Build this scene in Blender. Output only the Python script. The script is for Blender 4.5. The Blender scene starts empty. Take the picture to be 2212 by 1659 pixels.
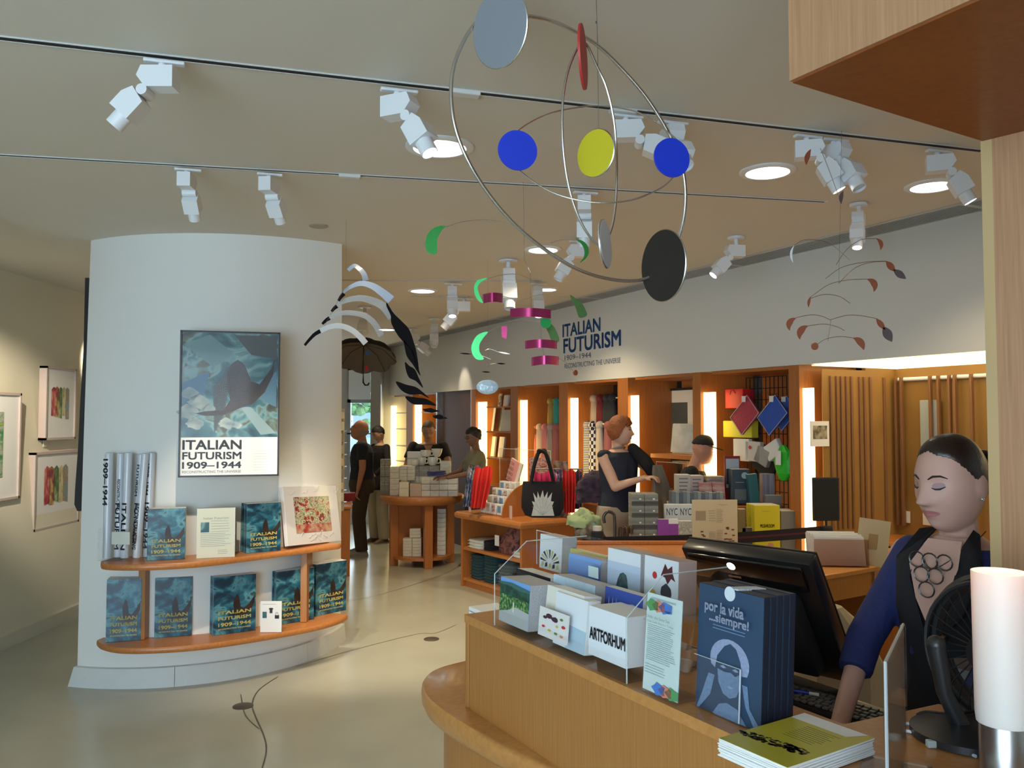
import bpy, bmesh, math, random
from mathutils import Vector, Matrix, noise
from mathutils.bvhtree import BVHTree
random.seed(7)
sc = bpy.context.scene
COL = sc.collection
pi = math.pi
PITCH = math.radians(2.4); F = 1800.0; EYE = 1.65; HC = 2.79
# ---------------------------------------------------------------- camera, world, exposure, big lights
cd = bpy.data.cameras.new('camera'); cam = bpy.data.objects.new('camera', cd); COL.objects.link(cam)
cam.location = (0, 0, EYE); cam.rotation_euler = (pi/2 + PITCH, 0, 0)
cd.sensor_width = 36; cd.lens = F/2212*36; cd.clip_start = 0.05; cd.clip_end = 200
sc.camera = cam
vs = sc.view_settings
sc.display_settings.display_device = 'sRGB'
vs.view_transform = 'Standard'; vs.look = 'None'; vs.gamma = 1; vs.exposure = 0.10; vs.use_curve_mapping = False
w = bpy.data.worlds.new('sky'); sc.world = w; w.use_nodes = True
bg = w.node_tree.nodes['Background']; bg.inputs[0].default_value = (0.72, 0.87, 1.0, 1); bg.inputs[1].default_value = 5.5
try:
    sc.cycles.max_bounces = 8; sc.cycles.diffuse_bounces = 4; sc.cycles.transparent_max_bounces = 24
    sc.cycles.sample_clamp_indirect = 4; sc.cycles.caustics_reflective = False; sc.cycles.caustics_refractive = False
    sc.cycles.use_denoising = True
except Exception: pass

def area(name, loc, target, sx, sy, power, color):
    l = bpy.data.lights.new(name, 'AREA'); l.shape = 'RECTANGLE'; l.size = sx; l.size_y = sy; l.energy = power; l.color = color
    o = bpy.data.objects.new(name, l); COL.objects.link(o); o.location = loc
    o.rotation_euler = (Vector(target)-Vector(loc)).to_track_quat('-Z', 'Y').to_euler()
    return o
# daylight through the street windows behind and to the left of the camera
area('daylight_window', (-2.45, -2.85, 1.45), (-2.2, 6, 1.3), 2.9, 2.3, 88, (0.40, 0.69, 1.0))
# daylight through the far window
area('far_daylight', (-2.42, 13.25, 1.3), (-1.9, 8, 0.6), 0.8, 1.8, 9, (0.75, 0.9, 1.0))

# ---------------------------------------------------------------- pixel helpers (real points at real depths)
def ray(px, py):
    x = (px-1106)/F; y = (829.5-py)/F
    d = Vector((x, math.cos(PITCH)-math.sin(PITCH)*y, math.sin(PITCH)+math.cos(PITCH)*y))
    return d/d.y
E0 = Vector((0, 0, EYE))
def at(px, py, Y): return ray(px, py)*Y + E0
def onz(px, py, z):
    d = ray(px, py); return d*((z-EYE)/d.z) + E0
def onplane(px, py, P, n):
    d = ray(px, py); P = Vector(P); n = Vector(n)
    return d*((P-E0).dot(n)/d.dot(n)) + E0

# ---------------------------------------------------------------- materials
MATS = {}
def mat(name, c, rough=.55, metal=0, spec=.5, emis=None, es=0, alpha=1, trans=0, var=0, vscale=20, bump=0, bscale=60, coat=0, sheen=0):
    if name in MATS: return MATS[name]
    m = bpy.data.materials.new(name); m.use_nodes = True; nt = m.node_tree; b = nt.nodes['Principled BSDF']
    c4 = (c[0], c[1], c[2], 1)
    b.inputs['Base Color'].default_value = c4; b.inputs['Roughness'].default_value = rough; b.inputs['Metallic'].default_value = metal
    b.inputs['Specular IOR Level'].default_value = spec
    if emis: b.inputs['Emission Color'].default_value = (*emis, 1); b.inputs['Emission Strength'].default_value = es
    if coat: b.inputs['Coat Weight'].default_value = coat; b.inputs['Coat Roughness'].default_value = .08
    if trans: b.inputs['Transmission Weight'].default_value = trans
    if alpha < 1: b.inputs['Alpha'].default_value = alpha
    tc = nt.nodes.new('ShaderNodeTexCoord')
    if var:
        n = nt.nodes.new('ShaderNodeTexNoise'); n.inputs['Scale'].default_value = vscale; n.inputs['Detail'].default_value = 3
        nt.links.new(tc.outputs['Object'], n.inputs['Vector'])
        mx = nt.nodes.new('ShaderNodeMix'); mx.data_type = 'RGBA'
        mx.inputs[6].default_value = tuple(max(0, v*(1-var)) for v in c)+(1,); mx.inputs[7].default_value = tuple(min(1, v*(1+var)) for v in c)+(1,)
        nt.links.new(n.outputs['Fac'], mx.inputs[0]); nt.links.new(mx.outputs[2], b.inputs['Base Color'])
    if bump:
        n2 = nt.nodes.new('ShaderNodeTexNoise'); n2.inputs['Scale'].default_value = bscale; n2.inputs['Detail'].default_value = 2
        nt.links.new(tc.outputs['Object'], n2.inputs['Vector'])
        bp = nt.nodes.new('ShaderNodeBump'); bp.inputs['Strength'].default_value = bump; bp.inputs['Distance'].default_value = .01
        nt.links.new(n2.outputs['Fac'], bp.inputs['Height']); nt.links.new(bp.outputs[0], b.inputs['Normal'])
    MATS[name] = m; return m
def ramp_mat(name, cols, scale=(8, 8, 8), rough=.5, detail=4, dist=0, kind='noise', coat=0):
    """noise or voronoi pattern run through a colour ramp: cols = [(pos, rgb), ...]"""
    if name in MATS: return MATS[name]
    m = bpy.data.materials.new(name); m.use_nodes = True; nt = m.node_tree; b = nt.nodes['Principled BSDF']
    b.inputs['Roughness'].default_value = rough
    if coat: b.inputs['Coat Weight'].default_value = coat; b.inputs['Coat Roughness'].default_value = .1
    tc = nt.nodes.new('ShaderNodeTexCoord'); mp = nt.nodes.new('ShaderNodeMapping'); mp.inputs['Scale'].default_value = scale
    nt.links.new(tc.outputs['Object'], mp.inputs[0])
    r = nt.nodes.new('ShaderNodeValToRGB')
    if kind == 'noise':
        n = nt.nodes.new('ShaderNodeTexNoise'); n.inputs['Scale'].default_value = 1; n.inputs['Detail'].default_value = detail; n.inputs['Distortion'].default_value = dist
        nt.links.new(n.outputs['Fac'], r.inputs[0])
    elif kind == 'vor':
        n = nt.nodes.new('ShaderNodeTexVoronoi'); n.inputs['Scale'].default_value = 1
        s = nt.nodes.new('ShaderNodeSeparateColor'); nt.links.new(n.outputs['Color'], s.inputs[0]); nt.links.new(s.outputs[0], r.inputs[0])
    elif kind == 'check':
        n = nt.nodes.new('ShaderNodeTexChecker'); n.inputs['Scale'].default_value = 1; nt.links.new(n.outputs['Fac'], r.inputs[0])
    elif kind in ('wx', 'wy', 'wz'):
        n = nt.nodes.new('ShaderNodeTexWave'); n.bands_direction = kind[1].upper(); n.inputs['Scale'].default_value = 1; n.inputs['Distortion'].default_value = dist
        nt.links.new(n.outputs['Fac'], r.inputs[0])
    nt.links.new(mp.outputs[0], n.inputs['Vector'])
    el = r.color_ramp.elements
    el[0].position = cols[0][0]; el[0].color = (*cols[0][1], 1); el[1].position = cols[-1][0]; el[1].color = (*cols[-1][1], 1)
    for p, c in cols[1:-1]:
        e = el.new(p); e.color = (*c, 1)
    if kind == 'vor': r.color_ramp.interpolation = 'CONSTANT'
    nt.links.new(r.outputs[0], b.inputs['Base Color'])
    MATS[name] = m; return m
def wood(name, c1, c2, rough=.4, horiz=False, coat=.15):
    s = (170, 170, 5) if not horiz else (5, 5, 60)
    if horiz == 'flat': s = (60, 60, 60)
    return ramp_mat(name, [(.25, c1), (.75, c2)], s, rough, 6, .3, coat=coat)
def acrylic(name, tint=(1, 1, 1), gloss=.1):
    if name in MATS: return MATS[name]
    m = bpy.data.materials.new(name); m.use_nodes = True; nt = m.node_tree; nt.nodes.remove(nt.nodes['Principled BSDF'])
    o = nt.nodes['Material Output']; t = nt.nodes.new('ShaderNodeBsdfTransparent'); t.inputs[0].default_value = (*tint, 1)
    g = nt.nodes.new('ShaderNodeBsdfGlossy'); g.inputs['Roughness'].default_value = .06
    fr = nt.nodes.new('ShaderNodeLayerWeight'); fr.inputs[0].default_value = gloss
    ma = nt.nodes.new('ShaderNodeMath'); ma.operation = 'MULTIPLY_ADD'; ma.inputs[1].default_value = .5; ma.inputs[2].default_value = .03
    mx = nt.nodes.new('ShaderNodeMixShader'); nt.links.new(fr.outputs['Fresnel'], ma.inputs[0]); nt.links.new(ma.outputs[0], mx.inputs[0])
    nt.links.new(t.outputs[0], mx.inputs[1]); nt.links.new(g.outputs[0], mx.inputs[2]); nt.links.new(mx.outputs[0], o.inputs[0])
    MATS[name] = m; return m

WHITE = mat('white_paint', (.80, .79, .72), .6, var=.03, vscale=3)
WALLM = mat('wall_paint', (.74, .74, .70), .65, var=.03, vscale=2)
COLM = mat('column_paint', (.80, .80, .76), .6, var=.025, vscale=2.5)
CEILM = mat('ceiling_paint', (.68, .64, .55), .7, var=.03, vscale=2)
FLOORM = None
WOODR = wood('cherry_wood', (.36, .115, .025), (.50, .18, .045))
WOODH = wood('cherry_wood_top', (.40, .14, .032), (.52, .20, .055), horiz='flat')
WOODO = wood('oak_veneer', (.33, .135, .032), (.43, .19, .05), rough=.38)
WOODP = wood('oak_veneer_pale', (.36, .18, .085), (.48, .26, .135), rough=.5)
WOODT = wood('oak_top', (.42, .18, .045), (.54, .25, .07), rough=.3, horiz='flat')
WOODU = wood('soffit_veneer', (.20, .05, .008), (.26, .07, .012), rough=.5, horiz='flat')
WOODD = wood('dark_wood', (.05, .018, .008), (.085, .03, .012), rough=.45)
BLACK = mat('black_plastic', (.012, .012, .014), .35)
MATTEB = mat('matte_black', (.012, .012, .014), .75)
BLACKF = mat('black_fabric', (.010, .010, .013), .95, bump=.3, bscale=200)
SPOTW = mat('spot_white', (.78, .80, .82), .4)
PAPER = mat('white_paper', (.82, .82, .80), .6)
PAPERE = mat('paper_edges', (.74, .72, .68), .8, bump=.4, bscale=400)
STEEL = mat('steel', (.62, .60, .57), .25, metal=1)
COPPERW = mat('brown_wire', (.33, .24, .17), .35, metal=.8)
INK = mat('black_ink', (.02, .02, .025), .6)
ACR = acrylic('clear_acrylic')
GLZ = acrylic('picture_glazing', gloss=.02)
for n_ in GLZ.node_tree.nodes:
    if n_.type == 'MATH': n_.inputs[1].default_value = .12; n_.inputs[2].default_value = .008
ACRE = mat('acrylic_edge', (.70, .80, .80), .2, alpha=.55)
WARM = mat('warm_strip', (1, .8, .5), emis=(1, .73, .28), es=3.2)
LAMPW = mat('lamp_glow', (1, 1, 1), emis=(1, .98, .93), es=6)
# ---------------------------------------------------------------- mesh builder
class MB:
    def __init__(s): s.v = []; s.f = []
    def add(s, vs, fs, M=None):
        n = len(s.v)
        s.v += [tuple(M @ Vector(v)) if M else tuple(v) for v in vs]; s.f += [tuple(i+n for i in f) for f in fs]; return s
    def box(s, x0, x1, y0, y1, z0, z1, M=None):
        return s.add([(x0,y0,z0),(x1,y0,z0),(x1,y1,z0),(x0,y1,z0),(x0,y0,z1),(x1,y0,z1),(x1,y1,z1),(x0,y1,z1)],
                     [(0,3,2,1),(4,5,6,7),(0,1,5,4),(1,2,6,5),(2,3,7,6),(3,0,4,7)], M)
    def bbox(s, x0, x1, y0, y1, z0, z1, r=.004, M=None):
        """box with chamfered edges"""
        bm = bmesh.new(); bmesh.ops.create_cube(bm, size=1)
        for v in bm.verts: v.co = Vector(((x0+x1)/2+v.co.x*(x1-x0), (y0+y1)/2+v.co.y*(y1-y0), (z0+z1)/2+v.co.z*(z1-z0)))
        bmesh.ops.bevel(bm, geom=list(bm.edges), offset=min(r, .45*min(x1-x0, y1-y0, z1-z0)), segments=2, affect='EDGES', profile=.5)
        bm.verts.index_update(); s.add([v.co for v in bm.verts], [[v.index for v in f.verts] for f in bm.faces], M); bm.free(); return s
    def tube(s, pts, r, seg=8, closed=False, caps=True):
        pts = [Vector(p) for p in pts]; n = len(pts); rs = r if isinstance(r, (list, tuple)) else [r]*n
        base = len(s.v); up = None
        for i, p in enumerate(pts):
            a = pts[(i-1) % n] if (closed or i > 0) else p; b = pts[(i+1) % n] if (closed or i < n-1) else p
            t = (b-a).normalized() if (b-a).length > 1e-9 else Vector((0, 0, 1))
            if up is None: up = t.orthogonal().normalized()
            up = up - t*up.dot(t)
            if up.length < 1e-5: up = t.orthogonal()
            up.normalize(); sd = t.cross(up)
            for k in range(seg):
                an = 2*pi*k/seg; s.v.append(tuple(p+(up*math.cos(an)+sd*math.sin(an))*rs[i]))
        m = n if closed else n-1
        for i in range(m):
            j = (i+1) % n
            for k in range(seg):
                l = (k+1) % seg; s.f.append((base+i*seg+k, base+i*seg+l, base+j*seg+l, base+j*seg+k))
        if caps and not closed:
            s.f.append(tuple(base+k for k in reversed(range(seg)))); s.f.append(tuple(base+(n-1)*seg+k for k in range(seg)))
        return s
    def lathe(s, prof, seg=24, M=None, caps=True):
        """prof: (r, z) from bottom to top"""
        vs = []; fs = []
        for r, z in prof:
            for k in range(seg):
                a = 2*pi*k/seg; vs.append((r*math.cos(a), r*math.sin(a), z))
        for i in range(len(prof)-1):
            for k in range(seg):
                l = (k+1) % seg; fs.append((i*seg+k, i*seg+l, (i+1)*seg+l, (i+1)*seg+k))
        if caps: fs.append(tuple(reversed(range(seg)))); fs.append(tuple((len(prof)-1)*seg+k for k in range(seg)))
        return s.add(vs, fs, M)
    def prism(s, poly, h, M=None):
        """polygon (x, y) extruded 0..h along z"""
        n = len(poly); vs = [(p[0], p[1], 0) for p in poly]+[(p[0], p[1], h) for p in poly]
        fs = [tuple(reversed(range(n))), tuple(range(n, 2*n))]+[(i, (i+1) % n, n+(i+1) % n, n+i) for i in range(n)]
        return s.add(vs, fs, M)
    def ell(s, c, r, seg=14, rings=9, M=None):
        vs = [(c[0], c[1], c[2]-r[2])]; fs = []
        for i in range(1, rings):
            a = -pi/2+pi*i/rings
            for k in range(seg):
                b = 2*pi*k/seg; vs.append((c[0]+r[0]*math.cos(a)*math.cos(b), c[1]+r[1]*math.cos(a)*math.sin(b), c[2]+r[2]*math.sin(a)))
        vs.append((c[0], c[1], c[2]+r[2])); t = len(vs)-1
        for k in range(seg):
            l = (k+1) % seg; fs.append((0, 1+l, 1+k)); fs.append((t, 1+(rings-2)*seg+k, 1+(rings-2)*seg+l))
            for i in range(rings-2): fs.append((1+i*seg+k, 1+i*seg+l, 1+(i+1)*seg+l, 1+(i+1)*seg+k))
        return s.add(vs, fs, M)
    def loft(s, rings, seg=20):
        """rings: (centre, rx, ry) horizontal ellipses bottom to top, or (centre, rx, ry, power)"""
        vs = []; fs = []
        for R in rings:
            c = Vector(R[0]); pw = R[3] if len(R) > 3 else 1
            for k in range(seg):
                a = 2*pi*k/seg; ca, sa = math.cos(a), math.sin(a)
                vs.append((c.x+R[1]*math.copysign(abs(ca)**pw, ca), c.y+R[2]*math.copysign(abs(sa)**pw, sa), c.z))
        for i in range(len(rings)-1):
            for k in range(seg):
                l = (k+1) % seg; fs.append((i*seg+k, i*seg+l, (i+1)*seg+l, (i+1)*seg+k))
        fs.append(tuple(reversed(range(seg)))); fs.append(tuple((len(rings)-1)*seg+k for k in range(seg)))
        return s.add(vs, fs)
    def cap(s, a, b, ra, rb, seg=12, flata=False, flatb=False):
        """tapered capsule"""
        a = Vector(a); b = Vector(b); t = (b-a).normalized(); P = []; R = []
        for i in ([3, 2, 1] if not flata else []):
            an = pi/2*i/3.4; P.append(a-t*ra*math.sin(an)); R.append(ra*math.cos(an))
        P += [a, b]; R += [ra, rb]
        for i in ([1, 2, 3] if not flatb else []):
            an = pi/2*i/3.4; P.append(b+t*rb*math.sin(an)); R.append(rb*math.cos(an))
        return s.tube(P, R, seg)
    def mesh(s, name, smooth=False):
        me = bpy.data.meshes.new(name); me.from_pydata(s.v, [], s.f); me.validate()
        bm = bmesh.new(); bm.from_mesh(me); bmesh.ops.recalc_face_normals(bm, faces=bm.faces); bm.to_mesh(me); bm.free()
        if smooth:
            for p in me.polygons: p.use_smooth = True
            try: me.set_sharp_from_angle(angle=math.radians(42))
            except Exception: pass
        return me
    def build(s, name, m, parent=None, smooth=False, loc=None, rz=0, label=None):
        o = bpy.data.objects.new(name, s.mesh(name, smooth)); COL.objects.link(o); o.data.materials.append(m)
        if parent: o.parent = parent
        if loc is not None: o.location = loc
        if rz: o.rotation_euler = (0, 0, rz)
        if label: o['label'] = label
        return o
def tag(o, label, cat, group=None, kind=None):
    o['label'] = label; o['category'] = cat
    if group: o['group'] = group
    if kind: o['kind'] = kind
    return o
def thing(name, label, cat, loc=(0, 0, 0), rz=0, group=None):
    o = bpy.data.objects.new(name, None); o.empty_display_size = .05; COL.objects.link(o); o.location = loc; o.rotation_euler = (0, 0, rz)
    return tag(o, label, cat, group)
def struct(name, mb, m, parent=None, smooth=False, label=None):
    o = mb.build(name, m, parent, smooth)
    if not parent: o['kind'] = 'structure'; o['label'] = label or name.replace('_', ' '); 
    return o
ORD = ['', 'first', 'second', 'third', 'fourth', 'fifth', 'sixth', 'seventh', 'eighth', 'ninth', 'tenth', 'eleventh', 'twelfth']
def bezpts(pts, n=8, closed=False):
    """Catmull-Rom through pts"""
    P = [Vector(p) for p in pts]; out = []; N = len(P)
    for i in range(N if closed else N-1):
        p0 = P[(i-1) % N] if closed or i > 0 else P[i]; p1 = P[i]; p2 = P[(i+1) % N]; p3 = P[(i+2) % N] if closed or i < N-2 else P[(i+1) % N]
        for k in range(n):
            t = k/n; out.append(.5*((2*p1)+(-p0+p2)*t+(2*p0-5*p1+4*p2-p3)*t*t+(-p0+3*p1-3*p2+p3)*t**3))
    if not closed: out.append(P[-1])
    return out
_TX = {}
def text(parent, s, x, z, wd, ht, m, y=-.0008, bold=.0, M=None, name='lettering', center=True, thick=.0006):
    """flat raised lettering fitted in a wd x ht box centred at (x, z) of the parent's front (XZ) plane"""
    key = (s, bold)
    if key not in _TX:
        cu = bpy.data.curves.new('t', 'FONT'); cu.body = s; cu.size = 1; cu.resolution_u = 3; cu.fill_mode = 'BOTH'
        cu.space_line = .85; cu.align_x = 'CENTER' if center else 'LEFT'
        o = bpy.data.objects.new('t', cu); COL.objects.link(o); dg = bpy.context.evaluated_depsgraph_get()
        me = bpy.data.meshes.new_from_object(o.evaluated_get(dg)); bpy.data.objects.remove(o)
        _TX[key] = ([tuple(v.co) for v in me.vertices], [tuple(p.vertices) for p in me.polygons]); bpy.data.meshes.remove(me)
    vs, fs = _TX[key]
    if not vs: return
    x0 = min(v[0] for v in vs); x1 = max(v[0] for v in vs); y0 = min(v[1] for v in vs); y1 = max(v[1] for v in vs)
    sx = wd/(x1-x0); sy = ht/(y1-y0)
    if bold: key2 = [(a*.024, b*.024) for a, b in ((-1, -1), (1, -1), (1, 1), (-1, 1), (0, 0))]
    else: key2 = [(0, 0)]
    n0 = len(vs); fs = [tuple(i+n0*q for i in f) for q in range(len(key2)) for f in fs]; vs = [(v[0]+a*(1 if True else 0), v[1]+b, 0) for a, b in key2 for v in vs]
    mb = MB(); n = len(vs)
    V = [((v[0]-(x0+x1)/2)*sx, 0, (v[1]-(y0+y1)/2)*sy) for v in vs]
    R = M or Matrix.Identity(4)
    mb.v = [tuple(R @ Vector(v)+Vector((x, y, z))) for v in V]; mb.f = list(fs)
    me = bpy.data.meshes.new('lettering'); me.from_pydata(mb.v, [], mb.f)
    o = bpy.data.objects.new(name, me); COL.objects.link(o); me.materials.append(m); o.parent = parent
    return o
def stand(bl, br, z):
    """pixels of a front face's bottom corners resting at height z -> loc, yaw, width"""
    a = onz(*bl, z); b = onz(*br, z); d = b-a
    return (a+b)/2, math.atan2(d.y, d.x), math.hypot(d.x, d.y)
def face_lines(parent, n, x, z0, z1, wd, m, y=-.001, h=.0016):
    """rows of small print as thin bars"""
    mb = MB(); rnd = random.Random(n)
    for i in range(n):
        z = z1-(z1-z0)*i/max(1, n-1); ww = wd*(.75+.25*rnd.random())
        mb.box(x-wd/2, x-wd/2+ww, y-.0003, y, z, z+h)
    return mb.build('small_print', m, parent)
# ================================================================= STRUCTURE
FLOORM = mat('terrazzo', (.44, .44, .365), .22, spec=.45, var=.13, vscale=2.2, bump=.03, bscale=6)
struct('floor', MB().box(-7, 6, -3, 15, -.1, 0), FLOORM, label='pale polished terrazzo floor')
LINE = mat('floor_joint', (.10, .10, .085), .6)
fl = bpy.data.objects['floor']
def floor_line(pts, r=.004):
    mb = MB(); P = bezpts([onz(a, b, 0) for a, b in pts], 6)
    for i in range(len(P)-1):
        a, b = P[i], P[i+1]; d = (b-a).normalized(); n = Vector((-d.y, d.x, 0))*r
        mb.add([(a-n)+Vector((0,0,.0015)), (b-n)+Vector((0,0,.0015)), (b+n)+Vector((0,0,.0015)), (a+n)+Vector((0,0,.0015))], [(0, 1, 2, 3)])
    mb.build('joint_line', LINE, fl)
floor_line([(600, 1462), (560, 1490), (545, 1520), (552, 1548), (570, 1590), (575, 1625), (560, 1680)])
floor_line([(520, 1500), (530, 1545), (560, 1575)], .003)
floor_line([(640, 1440), (760, 1405), (900, 1370), (940, 1368), (985, 1350)], .003)
floor_line([(700, 1300), (800, 1290), (960, 1240), (1000, 1212)], .003)
for i, (px, py) in enumerate([(525, 1526), (932, 1381)]):
    p = onz(px, py, 0)
    o = MB().lathe([(.058, 0), (.058, .004), (.052, .006)], 24).build('floor_plate', mat('bronze_plate', (.13, .11, .09), .4, metal=.6), None, True, loc=p)
    tag(o, ['small round dark floor plate on the terrazzo in front of the curved bookshelf', 'small round dark floor plate on the open terrazzo near the round table'][i], 'floor plate')
struct('ceiling', MB().box(-7, 6, -3, 15, HC, HC+.2), CEILM, label='flat cream painted ceiling')
# ---- right wall frame: local x = along the wall (away), local -y = into the niches
WO = Vector((2.545, 4.541, 0)); WE = Vector((-.4547, .8906, 0)); WN = Vector((-.8906, -.4547, 0))
def U(px, d=0):
    p = onplane(px, 900, WO-WN*d, WN); return (p-WO).dot(WE)
def uz(px, py, d=0):
    p = onplane(px, py, WO-WN*d, WN); return (p-WO).dot(WE), p.z
WROT = math.atan2(WE.y, WE.x)
SOF = 2.02
wallr = bpy.data.objects.new('wall_right', None); COL.objects.link(wallr); wallr.location = WO; wallr.rotation_euler = (0, 0, WROT); wallr['kind'] = 'structure'; wallr['label'] = 'white upper wall above the wooden niches'
UE = U(829)
MB().box(-3, UE, -.9, 0, SOF, HC).build('upper_wall', WALLM, wallr)
MB().box(-3, UE+.02, -1.0, -.9, 0, HC).build('back_wall', WALLM, wallr)
BLUE = mat('blue_lettering', (.05, .15, .42), .6); GREYI = mat('grey_lettering', (.10, .12, .19), .6)
def wall_text(s, c0, c1, c2, m, bold):
    # c0 top left px, c1 top right px, c2 bottom left px ; text seen from the room (reversed u)
    u0, z0 = uz(*c0); u1, z1 = uz(*c1); u2, z2 = uz(*c2)
    text(wallr, s, (u0+u1)/2, (z0+z2)/2, abs(u0-u1), abs(z0-z2), m, y=.003, bold=bold, M=Matrix.Rotation(pi, 4, 'Z'), name='wall_lettering')
wall_text('ITALIAN', (1216, 702), (1297, 692), (1216, 728), BLUE, .008)
wall_text('FUTURISM', (1218, 733), (1341, 717), (1218, 763), BLUE, .008)
wall_text('1909–1944', (1220, 768), (1277, 762), (1220, 779), GREYI, .0)
wall_text('RECONSTRUCTING THE UNIVERSE', (1220, 786), (1341, 776), (1220, 796), GREYI, .0)
# slot diffuser along the ceiling edge
GR = mat('grille_aluminium', (.60, .61, .60), .45, metal=.3); GD = mat('grille_dark', (.03, .03, .03), .9)
tr = bpy.data.objects.new('trim_1', None); COL.objects.link(tr); tr.location = WO; tr.rotation_euler = (0, 0, WROT); tr['kind'] = 'structure'; tr['label'] = 'long grey slotted air diffuser along the ceiling edge'
MB().box(-3, U(842), .005, .235, HC-.0035, HC-.001).build('backing', GD, tr)
for y in (.0, .224): MB().box(-3, U(842), y, y+.016, HC-.007, HC-.001).build('frame', GR, tr)
sl = MB().box(-3, U(842), 0, .0055, HC-.0065, HC-.0037).mesh('slat')
sl.materials.append(GR)
for k in range(9):
    o = bpy.data.objects.new('slat', sl); COL.objects.link(o); o.parent = tr; o.location = (0, .033+k*.0215, 0)
for k in range(1, 7):
    MB().box(-2+k*1.9, -1.97+k*1.9, 0, .235, HC-.0068, HC-.001).build('cross_bar', GR, tr)
struct('wall_right_near', MB().box(3.85, 4.0, -3, 2.6, 0, HC), WALLM, label='white wall beside the cash desk')
# ---- left wall (leans outward as it rises)
LWM = mat('gallery_wall_paint', (.70, .66, .52), .6, var=.03, vscale=2)
struct('wall_left', MB().add([(-3.66, -3, 0), (-3.66, 15, 0), (-3.9, 15, HC), (-3.9, -3, HC), (-4.3, -3, 0), (-4.3, 15, 0), (-4.3, 15, HC), (-4.3, -3, HC)],
       [(0, 1, 2, 3), (4, 7, 6, 5), (0, 3, 7, 4), (1, 5, 6, 2), (0, 4, 5, 1), (3, 2, 6, 7)]), LWM, label='cream gallery wall carrying the framed pictures')
struct('baseboard_left', MB().box(-3.70, -3.625, -3, 13.3, 0, .10), mat('base_cream', (.66, .63, .52), .5), label='low cream plinth along the gallery wall')
struct('wall_back', MB().box(-4.3, -3.4, -3.1, -3, 0, HC).box(.2, 4, -3.1, -3, 0, HC).box(-3.4, .2, -3.1, -3, 2.65, HC), WALLM, label='street-side wall behind the viewer')
# ---- far wall with the window
FY = 13.4
def fx(px): return at(px, 900, FY).x
def fz(py): return at(800, py, FY).z
FWM = mat('window_wall_paint', (.62, .65, .68), .6)
struct('wall_far', MB().box(-4.2, fx(751), FY, FY+.25, 0, HC).box(fx(819), .5, FY, FY+.25, 0, HC).box(fx(751), fx(819), FY, FY+.25, fz(772), HC), FWM, label='end wall around the tall window')
win = bpy.data.objects.new('window_1', None); COL.objects.link(win); win['kind'] = 'structure'; win['label'] = 'tall bright street window at the far end with roller shade'; win.location = (0, FY, 0)
FRM = mat('window_frame', (.33, .36, .38), .4, metal=.3)
x0, x1 = fx(751), fx(819)
for a, b, c, d in [(x0, x1, fz(800), fz(794)), (x0, x1, fz(870), fz(862)), (x0, x1, fz(938), fz(935)), (x0, x1, .3, .36), (x0, x0+.05, 0, fz(772)), (x1-.05, x1, 0, fz(772)), (fx(801), fx(803), 0, fz(800))]:
    MB().box(a, b, -.03, .06, c, d).build('window_frame', FRM, win)
MB().box(x0, x1, .01, .016, 0, fz(772)).build('pane', ACR, win)
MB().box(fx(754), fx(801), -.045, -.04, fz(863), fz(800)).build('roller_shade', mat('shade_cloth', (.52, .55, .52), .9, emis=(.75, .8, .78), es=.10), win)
MB().box(fx(751), x1, -.2, .0, 0, .3).build('window_sill', FWM, win)
struct('trim_2', MB().box(fx(809), fx(829), FY-.35, FY, 0, HC), mat('jamb_grey', (.42, .45, .52), .5), label='grey pier beside the tall window')
# outside: street, parked car, tree and opposite building seen through the window
struct('street', MB().box(-9, 5, 13.7, 40, -.3, -.2), mat('asphalt', (.25, .26, .27), .9), label='street outside the far window')
t = thing('building', 'pale building across the street outside the far window', 'building', (-4.5, 30, -.2))
MB().box(-5, 5, 0, 2, 0, 3.2).build('wall', mat('far_stone', (.55, .6, .66), .9), t)
for k in range(6): MB().box(-4.2+k*1.5, -3.3+k*1.5, -.05, 0, 1, 2.6).build('window', mat('far_glass', (.12, .2, .26), .2), t)
t = thing('tree', 'leafy green street tree outside the far window', 'tree', (-4.75, 24, -.2))
MB().cap((0, 0, 0), (0, 0, 2.0), .12, .08).build('trunk', mat('bark', (.12, .09, .06), .9), t)
mb = MB(); rnd = random.Random(3)
for k in range(140):
    c = Vector((rnd.gauss(0, .55), rnd.gauss(0, .5), 2.5+rnd.gauss(0, .4))); mb.ell(c, (.16, .16, .1), 6, 4)
o = mb.build('foliage', mat('street_leaves', (.12, .26, .10), .8, var=.4, vscale=3), t); o['kind'] = 'stuff'
t = thing('parked_car', 'blue-grey car parked in the street outside the far window', 'car', (-4.0, 20, -.2))
MB().loft([((0, 0, .25), 1.9, .8, .4), ((0, 0, .7), 2.0, .85, .4), ((0, 0, .9), 1.9, .8, .4), ((.1, 0, 1.0), 1.2, .7, .4), ((.1, 0, 1.4), .8, .6, .4)]).build('body', mat('car_blue', (.12, .2, .32), .25, coat=1), t, True)
for sx in (-1.2, 1.2): MB().lathe([(.3, 0), (.3, .2)], 20, Matrix.Translation((sx, -.72, .3)) @ Matrix.Rotation(pi/2, 4, 'X')).build('wheel', BLACK, t, True)
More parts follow.
